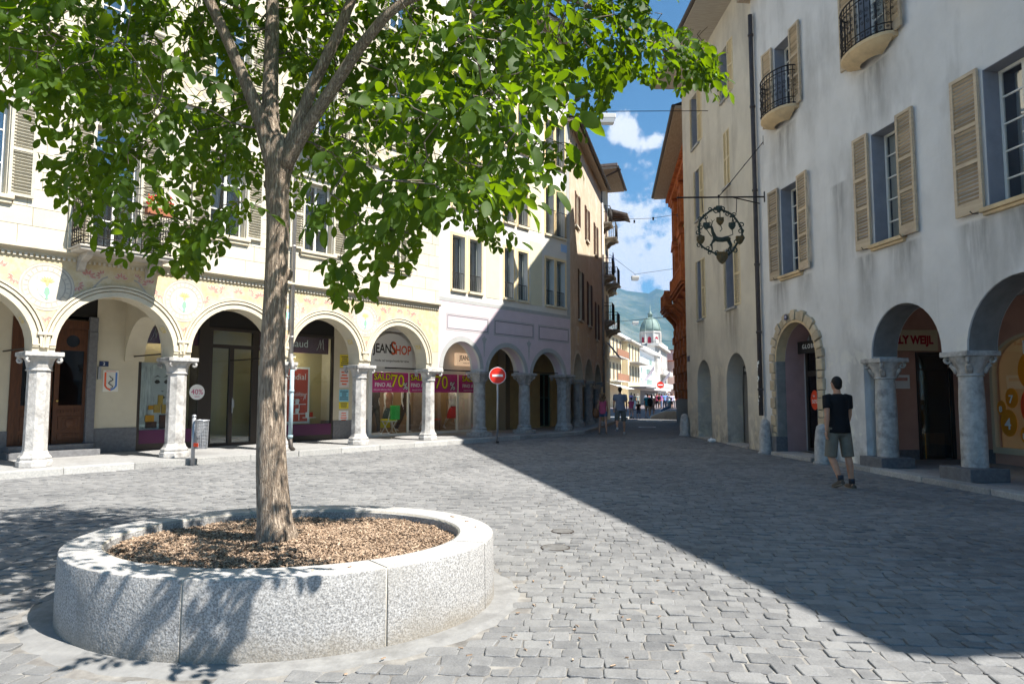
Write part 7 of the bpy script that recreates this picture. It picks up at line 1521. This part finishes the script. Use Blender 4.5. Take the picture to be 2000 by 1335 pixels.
    if head and hair and not cap:
        b = MB(); b.ball(hc+V3(0, -.018, .022), (.081*hd, .09*hd, .1*hd), 14)
        if style == 'short': b.ball(hc+V3(0, -.05, -.03), (.068*hd, .05*hd, .07*hd), 10)
        if style in ('long', 'tail'): b.ball(hc+V3(0, -.055, -.06), (.09, .06, .12), 10); b.ball(hc+V3(0, -.06, -.18), (.1 if style == 'long' else .045, .05, .13), 10)
        if style == 'curly':
            rn = random.Random(3)
            for i in range(46): a = rn.random()*6.28; z = rn.uniform(-.26, .08); r_ = .1+.03*rn.random()-.02*(z > .02); b.ball(hc+V3(r_*math.cos(a), -.03+r_*.8*math.sin(a)-(.0 if math.sin(a) < .3 else .12), z), rn.uniform(.03, .05), 6)
        fin(b); remesh(b, 'hair', mat('hair %.2f' % hair[0], hair, tuple(q*.6 for q in hair), sc=25, rough=.6, bump=.004, bs=60), t, vox*.5, smooth_it=1)
    if cap:
        b = MB(); b.ball(hc+V3(0, -.005, .035), (.085, .1, .085), 12); b.box(-.06, .06, .06, .17, hc.z+.03, hc.z+.045); fin(b); b.build('cap', cloth(cap), t, smooth=True)
    if head and hands:
        e = MB()
        for s in (-1, 1): e.ball(hc+V3(s*.03, .086, .012), (.012, .006, .008), 8)
        fin(e); e.build('eyes', mat('eye', (.03, .02, .02), rough=.2), t)
    return t
person('man in black T-shirt and grey cargo shorts walking away past the portico', (5.25, 11.05, .0), R(9), 1.77, (.008, .008, .01), (.2, .175, .135), hair=(.012, .01, .009), shoes=(.12, .095, .07), legs=((5, 40), (-4, 4)), arms=((-14, 18), (10, 18)), blen='short', sleeve=.5, vox=.02, hands=True, spread=.07)
person('man in grey T-shirt and grey shorts walking up the lane beside a woman', (4.12, 26.1, 0), R(-6), 1.8, (.2, .22, .28), (.13, .13, .12), hair=(.015, .012, .01), shoes=(.5, .5, .5), legs=((-16, 38), (4, 3)), arms=((-8, 14), (6, 16)), vox=.026)
person('woman with curly hair, pink vest and denim shorts walking up the lane', (3.45, 26.1, 0), R(-4), 1.56, (.5, .09, .17), (.09, .13, .22), hair=(.2, .12, .06), skin=(.48, .26, .17), shoes=(.2, .14, .1), legs=((4, 3), (-8, 12)), blen='mini', sleeve=0, style='curly', female=True, vox=.026)
t = thing('shoulder_bag', 'brown leather bag on the walking woman\'s left side', 'bag', (3.18, 26.0, .62)); MB().ball((0, 0, .18), (.13, .08, .19), 12).build('bag', mat('brown leather', (.16, .07, .03), rough=.5), t, smooth=True); MB().tube([(-.06, 0, .3), (.1, -.02, .62), (.24, 0, .8)], .012, 6).build('strap', mat('brown leather', (.16, .07, .03)), t)
person('boy in purple T-shirt and checked shorts ahead in the lane', (7.65, 44.0, 0), R(-8), 1.32, (.22, .05, .16), (.2, .19, .22), legs=((5, 4), (-5, 8)), vox=.035, child=True)
person('small child in dark T-shirt and denim shorts in the lane', (8.15, 44.2, 0), R(-10), 1.1, (.03, .02, .015), (.06, .08, .14), hair=(.12, .07, .035), legs=((6, 4), (-6, 8)), arms=((6, 6), (-12, 14)), vox=.035, child=True)
person('man in teal T-shirt and khaki shorts carrying a backpack up the lane', (9.1, 46, 0), R(-12), 1.58, (.01, .19, .26), (.36, .28, .21), legs=((5, 4), (-6, 8)), vox=.035)
t = thing('backpack', 'black backpack on the man in the teal shirt', 'backpack', (9.23, 45.8, .78), R(-12)); b = MB(); b.ball((0, 0, .24), (.2, .13, .3), 12); b.ball((0, -.08, .14), (.15, .08, .15), 10); remesh(b, 'bag', cloth((.012, .012, .014)), t, .03); MB().tube([(-.12, .02, .45), (-.15, .16, .5), (-.14, .2, .3)], .018, 6).build('strap', cloth((.012, .012, .014)), t)
person('woman in pale pink top walking close behind the backpack', (9.55, 46.8, 0), R(-12), 1.55, (.6, .42, .42), (.3, .2, .17), hair=(.05, .03, .02), legs=((4, 3), (-6, 8)), sleeve=0, style='long', female=True, vox=.04)
CR = [ # x pixel column at the far square, label, shirt, trousers, options
 (1231.5, 72, 'woman in lilac top partly hidden behind the boy in purple', (.4, .3, .6), (.7, .7, .72), dict(style='long', female=True, blen='long', hair=(.3, .2, .1))),
 (1237.5, 70, 'woman in beige top and white trousers beyond the boys', (.34, .28, .22), (.75, .75, .75), dict(style='short', female=True, blen='long')),
 (1244, 84, 'grey haired figure in a green-grey jacket by the blue hoarding', (.22, .26, .24), (.2, .22, .2), dict(blen='long', hair=(.4, .4, .4))),
 (1260.5, 80, 'man in white shirt and dark trousers at the left of the crowd', (.8, .8, .8), (.03, .035, .06), dict(blen='long', sleeve=.6)),
 (1264.5, 84, 'person in dark red top behind the white-shirted man', (.4, .03, .03), (.1, .1, .1), dict(blen='long')),
 (1272.5, 79, 'grey haired man in white shirt at the crowd edge', (.78, .78, .8), (.3, .35, .5), dict(hair=(.4, .39, .38), blen='long')),
 (1278, 81, 'woman in plum dress with pale hair', (.12, .05, .07), (.12, .05, .07), dict(style='long', female=True, blen='skirt', hair=(.55, .5, .42))),
 (1282, 79.5, 'woman in bright pink vest and black trousers', (.75, .12, .24), (.012, .012, .015), dict(sleeve=0, female=True, blen='long', hair=(.25, .12, .06))),
 (1285.5, 78.5, 'man in red shirt with dark shorts in the crowd', (.65, .05, .03), (.07, .065, .06), dict()),
 (1290, 80.5, 'woman in violet top and blue jeans in the crowd', (.3, .08, .4), (.08, .14, .28), dict(style='long', female=True, blen='long')),
 (1296, 78.5, 'man in sky blue polo shirt and navy trousers', (.16, .3, .6), (.015, .02, .05), dict(blen='long', hair=(.15, .1, .06))),
 (1301, 82, 'tall man in royal blue shirt behind the pony-tailed woman', (.03, .1, .4), (.05, .05, .05), dict(blen='long')),
 (1304.5, 78, 'woman in white top, pale cap and turquoise trousers', (.78, .78, .8), (.02, .28, .42), dict(blen='long', female=True, cap=(.6, .62, .78))),
 (1310, 79, 'man in lavender shirt and dark shorts', (.45, .42, .68), (.06, .05, .05), dict()),
 (1313.5, 83, 'bald man in pale shirt behind the lavender shirt', (.6, .6, .66), (.2, .2, .2), dict(blen='long', hair=None)),
 (1320.5, 79.5, 'woman in red T-shirt near the red house corner', (.7, .05, .03), (.05, .05, .06), dict(female=True, blen='long')),
 (1323, 82, 'dark haired person in white at the far right of the crowd', (.7, .7, .72), (.1, .1, .12), dict(blen='long')),
 (1287, 85, 'man in dark jacket deep in the crowd', (.03, .03, .035), (.05, .05, .06), dict(blen='long')),
 (1268, 86, 'person in striped pale top deep behind the teal shirt', (.5, .5, .55), (.1, .1, .14), dict(blen='long')),
]
rn = random.Random(8)
for px, Y, lb, tp, bt, kw in CR:
    person(lb, ((px-1000)/1333*Y*1.003, Y, 0), rn.uniform(-1.2, 1.2), rn.uniform(1.6, 1.78), tp, bt, vox=.05, group='crowd in the far square', legs=((rn.uniform(-4, 6), 4), (rn.uniform(-6, 4), 4)), **kw)
t = thing('backpack', 'black backpack on the man in the red shirt', 'backpack', ((1285.5-1000)/1333*78.3, 78.2, .95)); b = MB().ball((0, 0, .24), (.2, .13, .27), 10); b.build('bag', cloth((.012, .012, .014)), t, smooth=True); MB().tube([(-.12, .06, .42), (-.14, .2, .5)], .02, 5).build('strap', cloth((.012, .012, .014)), t)
person('person in denim sitting on the bench with legs stretched out', (13.0, 56.5, 0), R(95), 1.7, (.05, .055, .07), (.07, .12, .2), shoes=(.7, .7, .7), legs=((74, 24), (80, 34)), arms=((20, 40), (25, 50)), blen='long', vox=.045, seated=True, lean=-12)
# ---------------------------------------------------------------- shop window mannequins
for (x, y, lb, tp, bt, kw, hh) in ((10.1, 3.2, 'mannequin in orange top and jeans at the left end of the shop window', (.6, .25, .05), (.05, .08, .16), dict(blen='long'), 1.7), (10.85, 3.6, 'headless mannequin in dark top in the left window', (.05, .035, .03), (.1, .07, .05), dict(blen='long'), 1.75), (11.3, 3.4, 'headless mannequin in flowered top in the left window', (.3, .16, .1), (.06, .1, .12), dict(blen='skirt', sleeve=0), 1.7),
        (12.0, 3.3, 'mannequin in brown vest and cropped trousers behind the column', (.1, .055, .03), (.1, .065, .045), dict(blen='long', sleeve=0), 1.75), (13.1, 3.4, 'mannequin in white top by the small red chair', (.6, .57, .52), (.1, .03, .03), dict(blen='skirt'), 1.4), (13.55, 3.7, 'mannequin in long dark green dress', (.05, .08, .05), (.05, .08, .05), dict(blen='skirt', sleeve=0), 1.8), (14.35, 3.3, 'white mannequin with a red skirt nearest the no entry sign', (.66, .66, .64), (.6, .03, .03), dict(blen='skirt', sleeve=0), 1.75)):
    person(lb, FA.w(x, y, .155), FA.a+math.pi, hh, tp, bt, shoes=None, hair=None, head=False, nude=True, vox=.035, group='mannequins in the jeans shop window', name='mannequin', cat='mannequin', female=True, **kw)
t = FA.thing('folding_chair', 'white folding chair draped with green and yellow shirts in the shop window', 'chair', 11.0, 2.95, .155)
for x in (-.18, .18): MB().tube([(x, -.2, 0), (x, .22, .5)], .016, 6).tube([(x, .25, 0), (x, -.12, .45), (x, -.28, .95)], .016, 6).build('leg', M_white, t)
MB().box(-.19, .19, -.16, .22, .43, .46).build('seat', M_white, t); MB().box(-.2, .2, -.3, -.22, .5, .98).build('green_shirt', cloth((.1, .62, .12)), t, bevel=.03); MB().box(-.21, .21, -.14, .25, .46, .52).box(-.2, .2, .22, .27, .22, .5).build('yellow_shirt', cloth((.8, .7, .02)), t, bevel=.02)
t = FA.thing('small_chair', 'small dark red chair under the seated display in the shop window', 'chair', 13.15, 3.1, .155); MB().box(-.2, .2, -.2, .2, .42, .47).build('seat', M_rd, t)
for x in (-.17, .17):
    for y in (-.17, .17): MB().tube([(x, y, 0), (x, y, .43)], .018, 6).build('leg', M_wood, t)
# ================================================================ haze
M_hz = bpy.data.materials.new('haze'); M_hz.use_nodes = True; N = M_hz.node_tree.nodes; N.clear(); o_ = N.new('ShaderNodeOutputMaterial'); pv = N.new('ShaderNodeVolumePrincipled'); pv.inputs['Color'].default_value = (.2, .5, 1, 1); pv.inputs['Density'].default_value = 1.1e-4; pv.inputs['Anisotropy'].default_value = .2; M_hz.node_tree.links.new(pv.outputs[0], o_.inputs['Volume'])
hz = MB().box(-6000, 6000, -6000, 6000, -8, 1080).build('haze', M_hz); tag(hz, kind='stuff')
bpy.data.scenes.remove(TMP)
